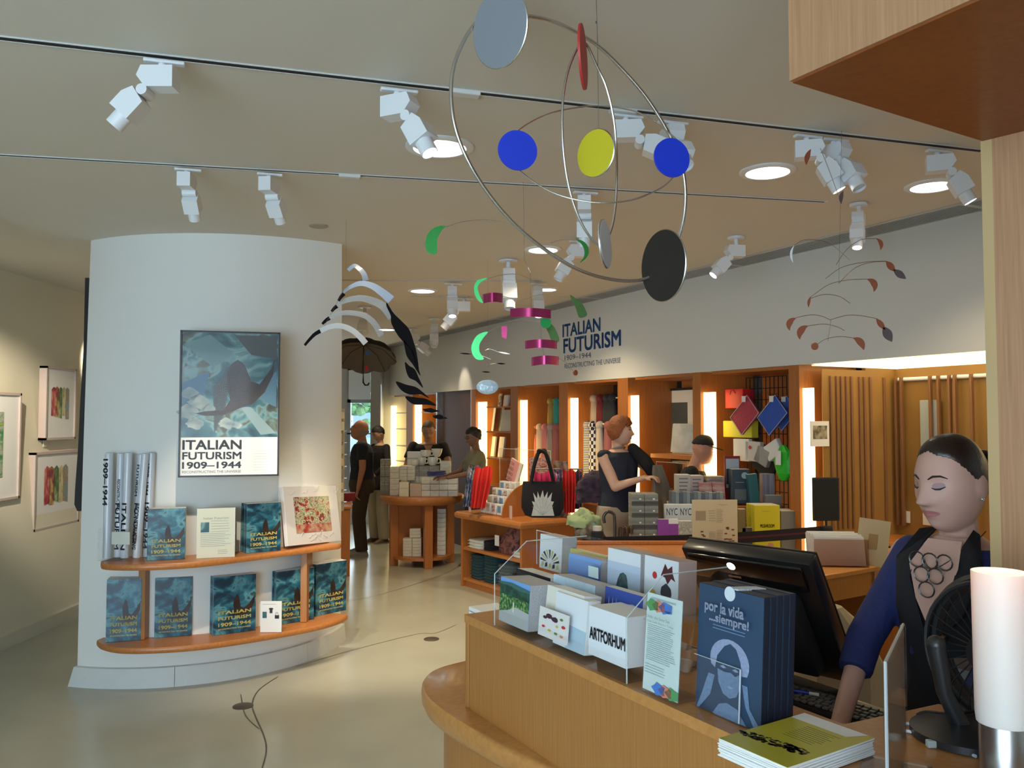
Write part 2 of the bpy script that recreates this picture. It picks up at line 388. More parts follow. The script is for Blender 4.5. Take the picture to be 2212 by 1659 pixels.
# ---- the curved book wall
def arc_pts(c, r, pa, pb, n=40):
    a0 = math.atan2(pa.y-c[1], pa.x-c[0]); a1 = math.atan2(pb.y-c[1], pb.x-c[0])
    if a1 < a0: a1 += 2*pi
    return [Vector((c[0]+r*math.cos(a0+(a1-a0)*i/n), c[1]+r*math.sin(a0+(a1-a0)*i/n), 0)) for i in range(n+1)]
TCc = (-1.975, 6.376); TR = 1.304; BCc = (-2.398, 6.318); BR = 1.112
Tp = arc_pts(TCc, TR, onz(193, 519, HC), onz(737, 528, HC))
def on_circle(px, c, r):
    d = ray(px, 1400).xy; c2 = Vector(c); q = d.dot(c2)/d.dot(d); h = (c2-d*q).length; o = math.sqrt(max(0, r*r-h*h))/d.length
    p = d*(q-o); return Vector((p.x, p.y, 0))
Bp = arc_pts(BCc, BR, on_circle(168, BCc, BR), on_circle(735, BCc, BR))
def colp(i, z): return Bp[i].lerp(Tp[i], (z/HC)**1.9)+Vector((0, 0, z))
cv = []; cf = []; N = len(Tp); NZ = 16
for j in range(NZ+1):
    z = HC*j/NZ; R = [colp(i, z) for i in range(N)]; R += [R[-1]+Vector((-.7, 1.7, 0)), R[0]+Vector((-.15, 1.9, 0))]
    cv += R
M_ = N+2
for j in range(NZ):
    for i in range(M_):
        k = (i+1) % M_; cf.append((j*M_+i, j*M_+k, (j+1)*M_+k, (j+1)*M_+i))
cf += [tuple(reversed(range(M_))), tuple(NZ*M_+i for i in range(M_))]
colo = struct('wall_curved', MB().add(cv, cf), COLM, None, True, label='curved white wall carrying the poster and book shelves')
bb = bpy.data.objects.new('baseboard_curved', None); COL.objects.link(bb); bb['kind'] = 'structure'; bb['label'] = 'pale stone base of the curved wall'
BASEM = mat('base_stone', (.66, .68, .66), .5, var=.05)
for s0, s1 in [(0, 12), (12, 29), (29, 40)]:
    mb = MB(); P = [colp(i, 0) for i in range(s0, s1+1)]; c = Vector((*BCc, 0)); vs_ = []
    for i, p in enumerate(P):
        n = (p-c).normalized(); q = p+n*.042; r = p+n*.030+Vector((0, 0, .118)); iv = p-n*.03
        if i == 0: q += (P[0]-P[1]).normalized()*(-.003 if s0 else .03); r += (P[0]-P[1]).normalized()*(-.003 if s0 else .0)
        vs_ += [q, r, iv+Vector((0, 0, .12)), iv]
    fs_ = []
    for i in range(len(P)-1):
        for k in range(4): l = (k+1) % 4; fs_.append((i*4+k, i*4+l, i*4+4+l, i*4+4+k))
    fs_ += [(3, 2, 1, 0), tuple(len(P)*4-4+k for k in range(4))]
    mb.add(vs_, fs_).build('base_segment', BASEM, bb, True)
# ---- oak pier and dropped bulkhead by the cash desk
A = Vector((.500, -.866, 0)); C_ = Vector((.866, .500, 0)); CROT = math.atan2(A.y, A.x)
pc = at(2118, 306, 1.75)
bz = pc.z; pb_ = onz(1705, 180, bz)
adir = (onz(2105, 2, bz)-pb_).normalized(); cdir = (pc-pb_).normalized()
def slab(P0, d1, l1, d2, l2, z0, z1):
    p = [P0, P0+d1*l1, P0+d1*l1+d2*l2, P0+d2*l2]
    return MB().add([(q.x, q.y, z0) for q in p]+[(q.x, q.y, z1) for q in p], [(0, 3, 2, 1), (4, 5, 6, 7), (0, 1, 5, 4), (1, 2, 6, 5), (2, 3, 7, 6), (3, 0, 4, 7)])
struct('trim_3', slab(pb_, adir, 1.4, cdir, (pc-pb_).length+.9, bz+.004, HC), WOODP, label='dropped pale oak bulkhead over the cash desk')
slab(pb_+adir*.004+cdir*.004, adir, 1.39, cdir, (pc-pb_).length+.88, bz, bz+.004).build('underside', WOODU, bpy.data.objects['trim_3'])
pd = (onz(2212, 283, bz)-pc).normalized(); pdn = Vector((-pd.y, pd.x, 0))
pier = struct('trim_4', slab(pc+pd*.022, pd, .9, pdn, .10, .0, bz), WOODP, label='pale oak pier rising beside the cashier')
slab(pc, pd, .022, pdn, .10, 0, bz).build('edge_strip', mat('edge_band', (.52, .36, .17), .4), pier)
# ================================================================= CEILING FIXTURES
TRK = mat('track_white', (.68, .69, .67), .4)
def track(name, l, r, z=HC, wdt=.036, gaps=(), label=''):
    a = onz(*l, z-.012); b = onz(*r, z-.012); d = b-a; L = d.length; rz = math.atan2(d.y, d.x)
    t = thing(name, label, 'light track', (a.x, a.y, z), rz)
    MB().box(0, L, -wdt/2, -wdt/2+.005, -.005, 0).box(0, L, wdt/2-.005, wdt/2, -.005, 0).box(0, L, -wdt/2, wdt/2, -.002, 0).build('rail', TRK, t)
    MB().box(.01, L-.01, -wdt/2+.005, wdt/2-.005, -.0035, -.002).build('slot', MATTEB, t)
    for g in gaps:
        p = onz(*g, z); q = (Vector((p.x-a.x, p.y-a.y))).length
        MB().bbox(q-.05, q+.05, -wdt/2-.003, wdt/2+.003, -.018, -.001).build('joiner', TRK, t)
    return t
track('light_track', (-60, 82), (2125, 331), gaps=[(1000, 205), (1340, 240)], label='long track of spotlights nearest the viewer, from the gallery to the oak pier')
track('light_track', (-60, 336), (1785, 440), gaps=[(755, 382)], wdt=.03, label='second ceiling track, ending beside the copper mobile')
track('light_track', (735, 608), (1175, 609), wdt=.03, label='short ceiling track behind the green and pink mobile')
track('light_track', (885, 642), (1010, 643), wdt=.03, label='farthest short ceiling track, above the till area')
def downlight(px, py, rpx, label, glow=True, power=9):
    p = onz(px, py, HC); r = rpx/F*p.y
    t = thing('ceiling_downlight', label, 'ceiling light', (p.x, p.y, HC), 0, 'round recessed ceiling lights')
    MB().lathe([(r*1.32, -.001), (r*1.32, -.006), (r*1.22, -.012), (r*1.02, -.012), (r, -.002)], 40, caps=False).build('trim_ring', SPOTW, t, True)
    MB().lathe([(r, -.003), (r*.5, -.005), (.001, -.006)], 40, caps=False).build('diffuser', LAMPW if glow else SPOTW, t, True)
    l = bpy.data.lights.new('downlight', 'SPOT'); l.energy = power*10; l.spot_size = math.radians(125); l.spot_blend = .7; l.shadow_soft_size = r; l.color = (1, .80, .50)
    o = bpy.data.objects.new('downlight_lamp', l); COL.objects.link(o); o.parent = t; o.location = (0, 0, -.03)
downlight(950, 316, 57, 'recessed round ceiling light beside the big ringed mobile', power=3.2)
downlight(1658, 369, 46, 'recessed round ceiling light near the middle of the near track', power=3.6)
downlight(2013, 400, 43, 'recessed round ceiling light nearest the oak pier', power=4)
downlight(1173, 538, 31, 'recessed round ceiling light with the glare patch behind the rings', power=6)
downlight(913, 627, 25, 'recessed round ceiling light left of the far spotlights', power=8)
downlight(1181, 624, 20, 'recessed round ceiling light behind the upper pink blade', power=8)
downlight(835, 711, 17, 'farthest recessed round ceiling light, near the umbrella', power=8)
p = onz(688, 488, HC)
t = thing('ceiling_speaker', 'small flat round cover plate on the ceiling above the curved wall', 'ceiling plate', (p.x, p.y, HC))
MB().lathe([(.055, -.001), (.055, -.004), (.05, -.007), (.044, -.007)], 28).build('plate', mat('plate_tan', (.40, .34, .27), .6), t, True)

def spotlight(px, py, yaw, tilt, label, size=1.0, lit=True, roll_up=0, drop=.0, canopy=False, power=14, col=(1, .84, .62), off=.0, boxyaw=None):
    """track head: adaptor, ballast box, knuckle, lamp box, snoot. yaw: compass heading of the beam; tilt: degrees below horizontal"""
    p = onz(px, py, HC-.014); s = size
    t = thing('track_spotlight', label, 'spotlight', (p.x, p.y, HC-.0142), math.radians(yaw), 'white box-shaped spotlights')
    if canopy:
        MB().lathe([(.055*s, .012), (.055*s, .002), (.05*s, -.002)], 24).build('canopy', SPOTW, t, True)
        MB().lathe([(.014*s, -.05*s), (.014*s, 0)], 14).build('stem', SPOTW, t, True); z0 = -.045*s
    else:
        m_ = Matrix.Rotation(-math.radians(yaw)+CEDGE, 4, 'Z')
        MB().bbox(-.06*s, .075*s, -.014, .014, -.012, -.001, M=m_).build('adaptor', SPOTW, t)
        MB().lathe([(.012*s, -.034*s), (.012*s, -.01)], 12).build('stem', SPOTW, t, True); z0 = -.03*s
    bx = .055*s; R1 = Matrix.Translation((0, 0, z0)) @ (Matrix.Rotation(math.radians(boxyaw or 0), 4, 'Z'))
    # ballast box: chamfered pentagon profile
    prof = [(-.06, 0), (.05, 0), (.05, -.075), (-.045, -.075), (-.075, -.035)]
    V = [(a*s, -.034*s, b*s) for a, b in prof]+[(a*s, .034*s, b*s) for a, b in prof]
    MB().add(V, [(0, 1, 2, 3, 4), (9, 8, 7, 6, 5)]+[(i, (i+1) % 5, 5+(i+1) % 5, 5+i) for i in range(5)], R1).build('ballast_box', SPOTW, t)
    kx, kz = -.07*s, z0-.088*s
    K = Matrix.Translation((0, 0, z0)) @ (Matrix.Rotation(math.radians(boxyaw or 0), 4, 'Z')) @ Matrix.Translation((-.055*s, 0, -.085*s))
    MB().lathe([(.019*s, -.036*s), (.019*s, .036*s)], 18, K @ Matrix.Rotation(pi/2, 4, 'X')).build('knuckle', SPOTW, t, True)
    # lamp box pointing along local -x rotated by tilt
    L = K @ (Matrix.Rotation(-math.radians(boxyaw or 0), 4, 'Z')) @ Matrix.Rotation(-math.radians(tilt), 4, 'Y')
    prof = [(-.012, .028), (-.05, .045), (-.11, .045), (-.11, -.035), (-.03, -.035)]
    V = [(a*s, -.04*s, b*s) for a, b in prof]+[(a*s, .04*s, b*s) for a, b in prof]
    MB().add(V, [(0, 1, 2, 3, 4), (9, 8, 7, 6, 5)]+[(i, (i+1) % 5, 5+(i+1) % 5, 5+i) for i in range(5)], L).build('lamp_box', SPOTW, t)
    S = L @ Matrix.Translation((-.11*s, 0, .002*s)) @ Matrix.Rotation(-pi/2, 4, 'Y')
    MB().lathe([(.031*s, .0), (.031*s, .05*s), (.028*s, .05*s), (.027*s, .038*s)], 22, S, caps=False).build('snoot', SPOTW, t, True)
    MB().lathe([(.028*s, .036*s), (.001, .037*s)], 22, S, caps=False).build('lens', LAMPW if lit else mat('lens_off', (.7, .7, .68), .2), t, True)
    if lit and power:
        l = bpy.data.lights.new('spot', 'SPOT'); l.energy = power; l.spot_size = math.radians(46); l.spot_blend = .8; l.shadow_soft_size = .02; l.color = col
        o = bpy.data.objects.new('spot_lamp', l); COL.objects.link(o); o.parent = t
        o.matrix_local = S @ Matrix.Translation((0, 0, .055*s)) @ Matrix.Rotation(pi, 4, 'X')
CEDGE = math.atan2((onz(2100, 328, HC)-onz(0, 88, HC)).y, (onz(2100, 328, HC)-onz(0, 88, HC)).x)
spotlight(350, 130, 0, 48, 'large spotlight at the gallery end of the near track, aimed at the framed pictures', lit=True, power=60, size=.9)
spotlight(-60, 459, -62, 30, 'unseen spotlight added outside the view to light the gallery wall', power=240, col=(1, .86, .66))  # out-of-view lamp added to warm the gallery wall
spotlight(380, 635, -15, 34, 'unseen spotlight added behind the curved wall to light the gallery wall', power=170, col=(1, .86, .66))  # hidden lamp added to brighten the same wall
spotlight(858, 192, 155, 60, 'lit spotlight on the near track above the first recessed light', boxyaw=0, power=8, size=.95)
spotlight(1352, 248, 175, 25, 'glaring spotlight on the near track behind the yellow disc', power=8, size=.9)
spotlight(1450, 262, 100, 50, 'spotlight on the near track behind the second blue disc', lit=False, size=.9)
spotlight(1742, 292, 165, 62, 'lit spotlight of the pair on the near track by the copper mobile', power=8, size=.9)
spotlight(1800, 300, 120, 62, 'unlit spotlight of the pair on the near track by the copper mobile', lit=False, size=.9)
spotlight(2025, 324, 160, 62, 'spotlight at the oak pier end of the near track', power=5, size=.9)
spotlight(403, 364, -86, 50, 'first of the two spotlights on the second track, above the poster tubes', lit=True, power=120, size=.85)
spotlight(580, 374, -98, 46, 'other of the two spotlights on the second track, above the framed poster', lit=True, power=190, size=.85)
spotlight(1262, 414, -95, 78, 'spotlight hanging from the second track below the yellow disc', lit=False, size=.95)
spotlight(1098, 566, 95, 74, 'spotlight on a round ceiling mount behind the pink blades', lit=False, canopy=True, size=1.25)
spotlight(1855, 445, 60, 72, 'lit spotlight on a round ceiling mount above the copper mobile', canopy=True, size=.85, power=8)
spotlight(1590, 516, 10, 48, 'lit spotlight on a round ceiling mount near the air diffuser', canopy=True, size=.95, power=8)
spotlight(1250, 520, 10, 60, 'spotlight half hidden behind the small white disc', lit=False, size=1.0)
spotlight(977, 612, 95, 70, 'small lit spotlight on the short track over the round table', size=1.1, power=14)
spotlight(1160, 612, 95, 70, 'small lit spotlight on the short track above the big pink blade', size=1.1, power=14)
spotlight(1002, 644, 0, 50, 'white spotlight on the farthest track, turned toward the umbrella', size=1.2, lit=False)
spotlight(938, 690, 95, 60, 'pale spotlight on a mount beside the far end of the diffuser', size=1.2, lit=False, canopy=True)
spotlight(890, 712, 200, 40, 'farthest lit spotlight, seen past the black leaves', size=1.3, canopy=True, power=10)
spotlight(788, 665, 90, 60, 'spotlight seen through the clear arches of the palm mobile', size=1.2, canopy=True, lit=False)
# ================================================================= HANGING MOBILES
def flat_shape(px, Y, thick=.002, yslope=0, y2=None):
    """polygon given by outline pixels, on an upright sheet at depth Y turned by yslope"""
    if len(px) > 6: px = [(q.x, q.y) for q in bezpts([Vector((a, b, 0)) for a, b in px], 4, True)]
    P = [at(a, b, Y+yslope*(a-px[0][0])/100) for a, b in px]; n = len(P); o = Vector((0, thick, 0))
    return MB().add([p for p in P]+[p+o for p in P], [tuple(range(n)), tuple(reversed(range(n, 2*n)))]+[(i, (i+1) % n, n+(i+1) % n, n+i) for i in range(n)])
def leaf(pa, pb, bend, wd, Y, Yb=None, n=12, taper=(.05, 1, .05), curl=.0):
    """curved blade between two pixels; bend: sideways bow in px; wd: max width px; its own thickness and curl"""
    Yb = Yb or Y; a = Vector(pa); b = Vector(pb); d = (b-a); nn = Vector((-d.y, d.x)).normalized(); L = []; R = []
    for i in range(n+1):
        t = i/n; c = a.lerp(b, t)+nn*bend*4*t*(1-t)
        if t < .5: ww = taper[0]+(taper[1]-taper[0])*math.sin(pi*t)
        else: ww = taper[2]+(taper[1]-taper[2])*math.sin(pi*t)
        dd = (d+nn*bend*4*(1-2*t)).normalized(); m = Vector((-dd.y, dd.x)); ww *= wd/2; yy = Y+(Yb-Y)*t
        L.append(at(*(c+m*ww), yy+curl)); R.append(at(*(c-m*ww), yy-curl))
    vs = []; th = Vector((0, .002, 0))
    for l, r in zip(L, R): vs += [l, r, r+th, l+th]
    fs = [(0, 1, 2, 3)]
    for i in range(n):
        for k in range(4): q = (k+1) % 4; fs.append((i*4+k, i*4+4+k, i*4+4+q, i*4+q))
    fs.append(tuple(n*4+k for k in (3, 2, 1, 0)))
    return MB().add(vs, fs)
def wire(pts, r=.0012, n=6):
    return MB().tube(bezpts([at(*p) for p in pts], n), r, 6)
def rel(o, t):
    """parent keeping world position (mesh built in world coordinates under a placed Empty)"""
    o.parent = t; o.location = -Vector(t.location); return o
WIREM = mat('thin_wire', (.10, .09, .09), .5)
# ---- the big ringed mobile
YM = 2.2
t = thing('ring_mobile', 'large hanging mobile of metal rings carrying red, blue, yellow, black and pale round discs', 'mobile', at(1290, 20, YM))
def put(mb, nm, m, smooth=True, lb=None, T=None): 
    T = T or t; o = mb.build(nm, m, None, smooth, label=lb); return rel(o, T)
big = [(1038, 40, 2.12), (1000, 92, 2.11), (976, 165, 2.10), (980, 260, 2.10), (1010, 345, 2.12), (1060, 425, 2.16), (1120, 492, 2.2), (1190, 548, 2.24), (1262, 588, 2.28), (1340, 606, 2.32), (1400, 600, 2.34), (1446, 562, 2.34), (1472, 495, 2.34), (1481, 420, 2.33), (1470, 345, 2.31), (1443, 285, 2.29), (1396, 210, 2.26), (1340, 145, 2.23), (1290, 98, 2.2), (1230, 62, 2.17), (1180, 42, 2.15), (1130, 33, 2.13), (1085, 25, 2.12)]
put(MB().tube(bezpts([at(*p) for p in big], 6, True), .0052, 10, closed=True), 'outer_ring', STEEL)
mid = [(1262, 92, 2.16), (1235, 130, 2.14), (1219, 190, 2.13), (1214, 260, 2.13), (1218, 340, 2.14), (1230, 410, 2.16), (1250, 470, 2.18), (1275, 512, 2.2), (1300, 530, 2.22), (1322, 490, 2.24), (1331, 420, 2.25), (1332, 340, 2.25), (1326, 260, 2.24), (1310, 190, 2.22), (1290, 145, 2.2)]
put(MB().tube(bezpts([at(*p) for p in mid], 6, True), .0036, 8, closed=True), 'middle_ring', STEEL)
flt = [(1085, 325, 2.2), (1125, 278, 2.24), (1180, 248, 2.28), (1240, 233, 2.3), (1300, 229, 2.31), (1370, 240, 2.3), (1420, 268, 2.26), (1478, 325, 2.2), (1450, 388, 2.15), (1395, 422, 2.11), (1330, 437, 2.09), (1260, 434, 2.09), (1190, 414, 2.11), (1130, 375, 2.15)]
put(MB().tube(bezpts([at(*p) for p in flt], 6, True), .0022, 8, closed=True), 'inner_ring', STEEL)
def disc(px, py, Y, R, ratio, roll, m, lb, T=None, side=1, rim=True, nm='disc'):
    T = T or t; c = at(px, py, Y); r = R/F*Y; yaw = math.acos(ratio)*side
    Mx = Matrix.Translation(c) @ Matrix.Rotation(math.radians(roll), 4, 'Y') @ Matrix.Rotation(yaw, 4, 'Z') @ Matrix.Rotation(pi/2, 4, 'X')
    o = put(MB().lathe([(r, -.003), (r, .003)], 44, Mx), nm, m, True, lb, T)
    if rim:
        q = [(Mx @ Vector((r*math.cos(a), r*math.sin(a), 0))) for a in [2*pi*k/44 for k in range(44)]]
        g = MB().tube(q, .0026, 6, closed=True).build('disc_rim', STEEL, None, True); g.parent = o
    return o
disc(1080, 62, 2.05, 83, .70, -12, mat('disc_grey', (.22, .24, .27), .5), 'large pale grey disc', side=-1)
disc(1259, 123, 2.11, 69, .21, -1, mat('disc_red', (.55, .035, .03), .5), 'narrow-seen red disc', rim=False)
disc(1118, 325, 2.13, 44, .97, 0, mat('disc_blue', (.012, .045, .62), .45), 'blue disc', rim=False)
disc(1451, 341, 2.08, 43, .95, 0, MATS['disc_blue'], 'blue disc', rim=False)
disc(1287, 331, 2.2, 51, .70, -4, mat('disc_yellow', (.60, .52, .015), .5), 'yellow disc at the centre', side=-1)
disc(1307, 527, 2.18, 52, .34, -3, mat('disc_white', (.75, .80, .88), .5), 'small white disc')
disc(1433, 574, 2.28, 77, .45, -3, mat('disc_black', (.018, .013, .011), .6), 'large black disc', side=-1)
put(MB().tube([at(1287, -30, YM), at(1291, 96, YM)], .0008, 6), 'wire', WIREM, False)
put(MB().tube([at(1291, 96, YM), at(1293, 282, YM)], .0006, 6).ell(at(1292, 282, YM), (.004, .004, .006), 8, 6).ell(at(1288, 48, YM), (.0025, .0025, .004), 8, 6), 'wire', WIREM, False)
# ---- clear and black palm-shaped mobile
YP = 3.2
FOIL = mat('foil_clear', (.58, .68, .86), .25, alpha=.82, spec=.8); FOIL2 = mat('foil_grey', (.60, .62, .64), .2, alpha=.5, spec=.8)
FBLK = mat('blade_black', (.008, .006, .006), .85, spec=.1)
t = thing('arched_blade_mobile', 'hanging mobile of clear arched blades over a tail of black leaf blades', 'mobile', at(748, 500, YP))
def arch(pts, w0, w1, m, Y, nm='arched_blade', curl=.02):
    P = bezpts([Vector((a, b, 0)) for a, b in pts], 6); n = len(P); vs = []; th = Vector((0, .0015, 0))
    for i, p in enumerate(P):
        a = P[max(0, i-1)]; b = P[min(n-1, i+1)]; d = (b-a).normalized(); k = i/(n-1); ww = w0+(w1-w0)*k
        l = at(p.x-d.y*ww/2, p.y+d.x*ww/2, Y-curl*(1-k)); r = at(p.x+d.y*ww/2, p.y-d.x*ww/2, Y+curl*k); vs += [l, r, r+th, l+th]
    fs = [(0, 1, 2, 3)]
    for i in range(n-1):
        for k in range(4): q = (k+1) % 4; fs.append((i*4+k, i*4+4+k, i*4+4+q, i*4+q))
    fs.append(tuple((n-1)*4+k for k in (3, 2, 1, 0)))
    put(MB().add(vs, fs), nm, m, True)
arch([(752, 584), (765, 574), (778, 582), (786, 592), (790, 606)], 7, 13, FOIL, 3.18)
arch([(741, 632), (757, 620), (780, 612), (805, 618), (826, 632), (845, 648)], 5, 20, FOIL, 3.14)
arch([(730, 656), (750, 648), (778, 644), (805, 650), (828, 662), (847, 685)], 9, 20, FOIL2, 3.12)
arch([(712, 686), (735, 677), (760, 676), (788, 682), (808, 698), (824, 725)], 9, 14, FOIL2, 3.10)
arch([(692, 715), (712, 706), (735, 704), (758, 712), (776, 726), (790, 742)], 11, 13, mat('foil_bright', (.78, .79, .80), .15, alpha=.8, spec=.9), 3.08)
for P in ([(743, 634), (736, 642), (731, 650)], [(728, 661), (722, 666), (716, 673)], [(712, 687), (704, 692), (696, 700)], [(694, 714), (680, 722), (668, 734), (658, 746)]):
    arch(P, 9, 5, FBLK, 3.1, 'black_tip', .0)
put(flat_shape([(836, 654), (850, 676), (868, 694), (884, 712), (894, 740), (901, 768), (905, 806), (897, 782), (888, 756), (862, 728), (846, 700), (844, 682), (835, 662)], 3.1), 'tail_blade', FBLK)
for P in ([(872, 733), (884, 748), (896, 768), (902, 790), (908, 812), (892, 788), (879, 770), (874, 750)],
          [(875, 782), (884, 790), (896, 798), (904, 815), (914, 838), (898, 823), (884, 816), (877, 800)],
          [(855, 824), (878, 831), (898, 836), (912, 846), (927, 860), (908, 852), (884, 852), (866, 842)],
          [(876, 856), (902, 859), (922, 862), (943, 876), (920, 874), (896, 874), (882, 866)],
          [(912, 884), (930, 881), (950, 888), (934, 892), (918, 889)], [(934, 898), (950, 895), (968, 904), (950, 906), (938, 903)]):
    put(flat_shape(P, 3.1), 'leaf_blade', FBLK)
put(MB().tube([at(748, 476, YP), at(747, 583, YP)], .0006, 6), 'wire', WIREM, False)
put(MB().tube([at(742, 628, 3.1), at(694, 716, 3.1)], .0006, 5), 'wire', WIREM, False); put(MB().tube([at(900, 760, 3.1), at(960, 904, 3.1)], .0005, 5), 'wire', WIREM, False)
# ---- green and pink mobile
t = thing('green_pink_mobile', 'hanging mobile of green curved blades and magenta bands in front of the lettered wall', 'mobile', at(1132, 400, 2.9))
GRN = mat('foil_green', (.035, .27, .055), .22, metal=.6); GRN2 = mat('foil_green_bright', (.05, .50, .14), .25, metal=.4); GRN3 = mat('foil_olive', (.06, .13, .03), .3, metal=.5)
PNK = mat('foil_magenta', (.42, .035, .14), .22, metal=.6)
def blade(pts, m, Y, lb=None): put(flat_shape(pts, Y, .003), 'curved_blade', m, True, lb)
blade([(964, 488), (956, 495), (949, 506), (944, 520), (943, 546), (930, 548), (921, 540), (919, 522), (924, 505), (936, 493), (950, 488)], GRN, 2.9)
blade([(1244, 517), (1258, 520), (1269, 530), (1272, 545), (1266, 558), (1252, 568), (1261, 555), (1262, 540), (1256, 527)], GRN, 3.0)
blade([(1053, 601), (1041, 608), (1032, 620), (1036, 638), (1044, 654), (1034, 650), (1026, 637), (1024, 620), (1030, 607), (1040, 602)], GRN2, 2.9)
blade([(1054, 717), (1044, 730), (1036, 744), (1036, 760), (1045, 775), (1032, 777), (1022, 768), (1018, 750), (1026, 730), (1038, 720)], GRN2, 2.9)
blade([(1231, 638), (1244, 645), (1257, 655), (1267, 674), (1267, 682), (1258, 686), (1250, 684), (1244, 666)], GRN3, 3.1)
blade([(1184, 696), (1196, 705), (1205, 722), (1208, 735), (1200, 742), (1192, 740), (1186, 722), (1178, 704)], GRN3, 3.1)
disc(1179, 697, 2.95, 12, .95, 0, GRN2, 'bright green disc', rim=False)
def band(x0, x1, y0, y1, Y, sk=0):
    vs = []; n = 12; th = Vector((0, .002, 0))
    for i in range(n+1):
        k = i/n; yy = Y-.05*math.sin(pi*k); b = -3*math.sin(pi*k)
        a = at(x0+(x1-x0)*k, y0+sk*k+b, yy); c = at(x0+(x1-x0)*k, y1+sk*k+b, yy); vs += [a, c, c+th, a+th]
    fs = [(0, 1, 2, 3)]
    for i in range(n):
        for k in range(4): q = (k+1) % 4; fs.append((i*4+k, i*4+4+k, i*4+4+q, i*4+q))
    fs.append(tuple(n*4+k for k in (3, 2, 1, 0)))
    put(MB().add(vs, fs), 'curved_band', PNK, True)
band(1102, 1190, 667, 686, 2.95, 2); band(1042, 1086, 636, 656, 2.95, -2); band(1134, 1203, 736, 754, 2.95); band(1148, 1207, 772, 791, 2.95, -2)
put(flat_shape([(1083, 705), (1096, 705), (1094, 732), (1084, 728)], 3.0), 'curved_band', PNK)
for P in ([(964, 490, 2.9), (1000, 479, 2.92), (1045, 475, 2.95), (1085, 480, 2.97), (1116, 490, 3.0)], [(1054, 602, 2.9), (1085, 594, 2.92), (1120, 593, 2.94), (1158, 611, 2.96)],
          [(1056, 716, 2.9), (1090, 700, 2.92), (1130, 693, 2.94), (1165, 694, 2.95)], [(1190, 525, 2.97), (1215, 518, 2.98), (1244, 520, 3)], [(1086, 640, 2.95), (1130, 647, 3), (1170, 636, 3.05), (1231, 640, 3.1)],
          [(1056, 745, 2.9), (1062, 739, 2.92), (1100, 737, 2.94), (1134, 736, 2.95)], [(1207, 774, 2.95), (1225, 785, 3), (1238, 802, 3.05)], [(1132, 560, 2.93), (1140, 576, 2.95), (1146, 588, 2.95)]):
    put(wire(P, .0011), 'wire_arm', STEEL, False)
for P in ([at(1130, 393, 2.93), at(1133, 560, 2.93)], [at(1145, 590, 2.95), at(1148, 664, 2.95)], [at(1168, 686, 2.95), at(1170, 736, 2.95), at(1176, 772, 2.95)]): put(MB().tube(P, .0006, 5), 'wire', WIREM, False)
disc(1243, 805, 3.0, 6, .7, 0, mat('disc_rust', (.30, .05, .02), .5), 'small rust-red disc', rim=False)
# ---- small dark mobile with glass oval
t = thing('thin_blade_mobile', 'small hanging mobile of thin dark slivers below the green blades', 'mobile', at(1055, 700, 3.3))
for a, b in (((992, 763), (1020, 765)), ((1072, 785), (1093, 786)), ((1040, 803), (1060, 804))):
    put(leaf(a, b, 0, 3, 3.3), 'sliver', FBLK)
put(leaf((1076, 760), (1102, 765), 0, 3, 3.3), 'sliver', STEEL)
put(wire([(1020, 765, 3.3), (1040, 768, 3.3), (1060, 776, 3.3)], .0009), 'wire_arm', STEEL, False); put(wire([(1048, 757, 3.3), (1058, 754, 3.3), (1076, 760, 3.3)], .0009), 'wire_arm', STEEL, False)
put(wire([(1052, 792, 3.3), (1060, 787, 3.3), (1072, 785, 3.3)], .0009), 'wire_arm', STEEL, False)
put(MB().tube([at(1054, 560, 3.3), at(1055, 803, 3.3)], .0003, 4), 'wire', WIREM, False)
c = at(1053, 836, 3.3); r = 24/F*3.3
o = MB().ell((0, 0, 0), (r, .012, r*.66), 28, 16).build('glass_pendant', mat('crystal', (.55, .68, .76), .05, spec=1, alpha=.75, bump=.6, bscale=60), None, True, loc=c)
tag(o, 'clear oval glass pendant hanging above the book niche', 'pendant')
# ---- copper mobile
t = thing('copper_mobile', 'delicate hanging mobile of copper blades on thin wire arms near the oak pier', 'mobile', at(1815, 400, 2.9))
CPR = mat('copper_foil', (.50, .16, .09), .35, metal=.6); CPD = mat('copper_dark', (.20, .14, .14), .4, metal=.5)
for a, b, be, wd, m in (((1893, 515), (1902, 540), -6, 9, CPR), ((1914, 564), (1934, 586), 0, 14, CPR), ((1930, 582), (1957, 602), 0, 15, CPD), ((1873, 603), (1888, 630), -9, 14, CPR), ((1720, 687), (1706, 714), 8, 13, CPR),
                        ((1746, 704), (1728, 733), 8, 15, CPR), ((1893, 688), (1912, 712), 0, 12, CPR), ((1908, 705), (1927, 738), 0, 20, CPD), ((1843, 730), (1866, 756), -6, 15, CPR), ((1822, 412), (1818, 440), 3, 9, CPD), ((1752, 640), (1747, 664), 2, 6, CPR), ((1716, 530), (1714, 568), 6, 5, SPOTW), ((1752, 322), (1742, 356), 3, 11, CPR)):
    put(leaf(a, b, be, wd, 2.9), 'curved_blade', m)
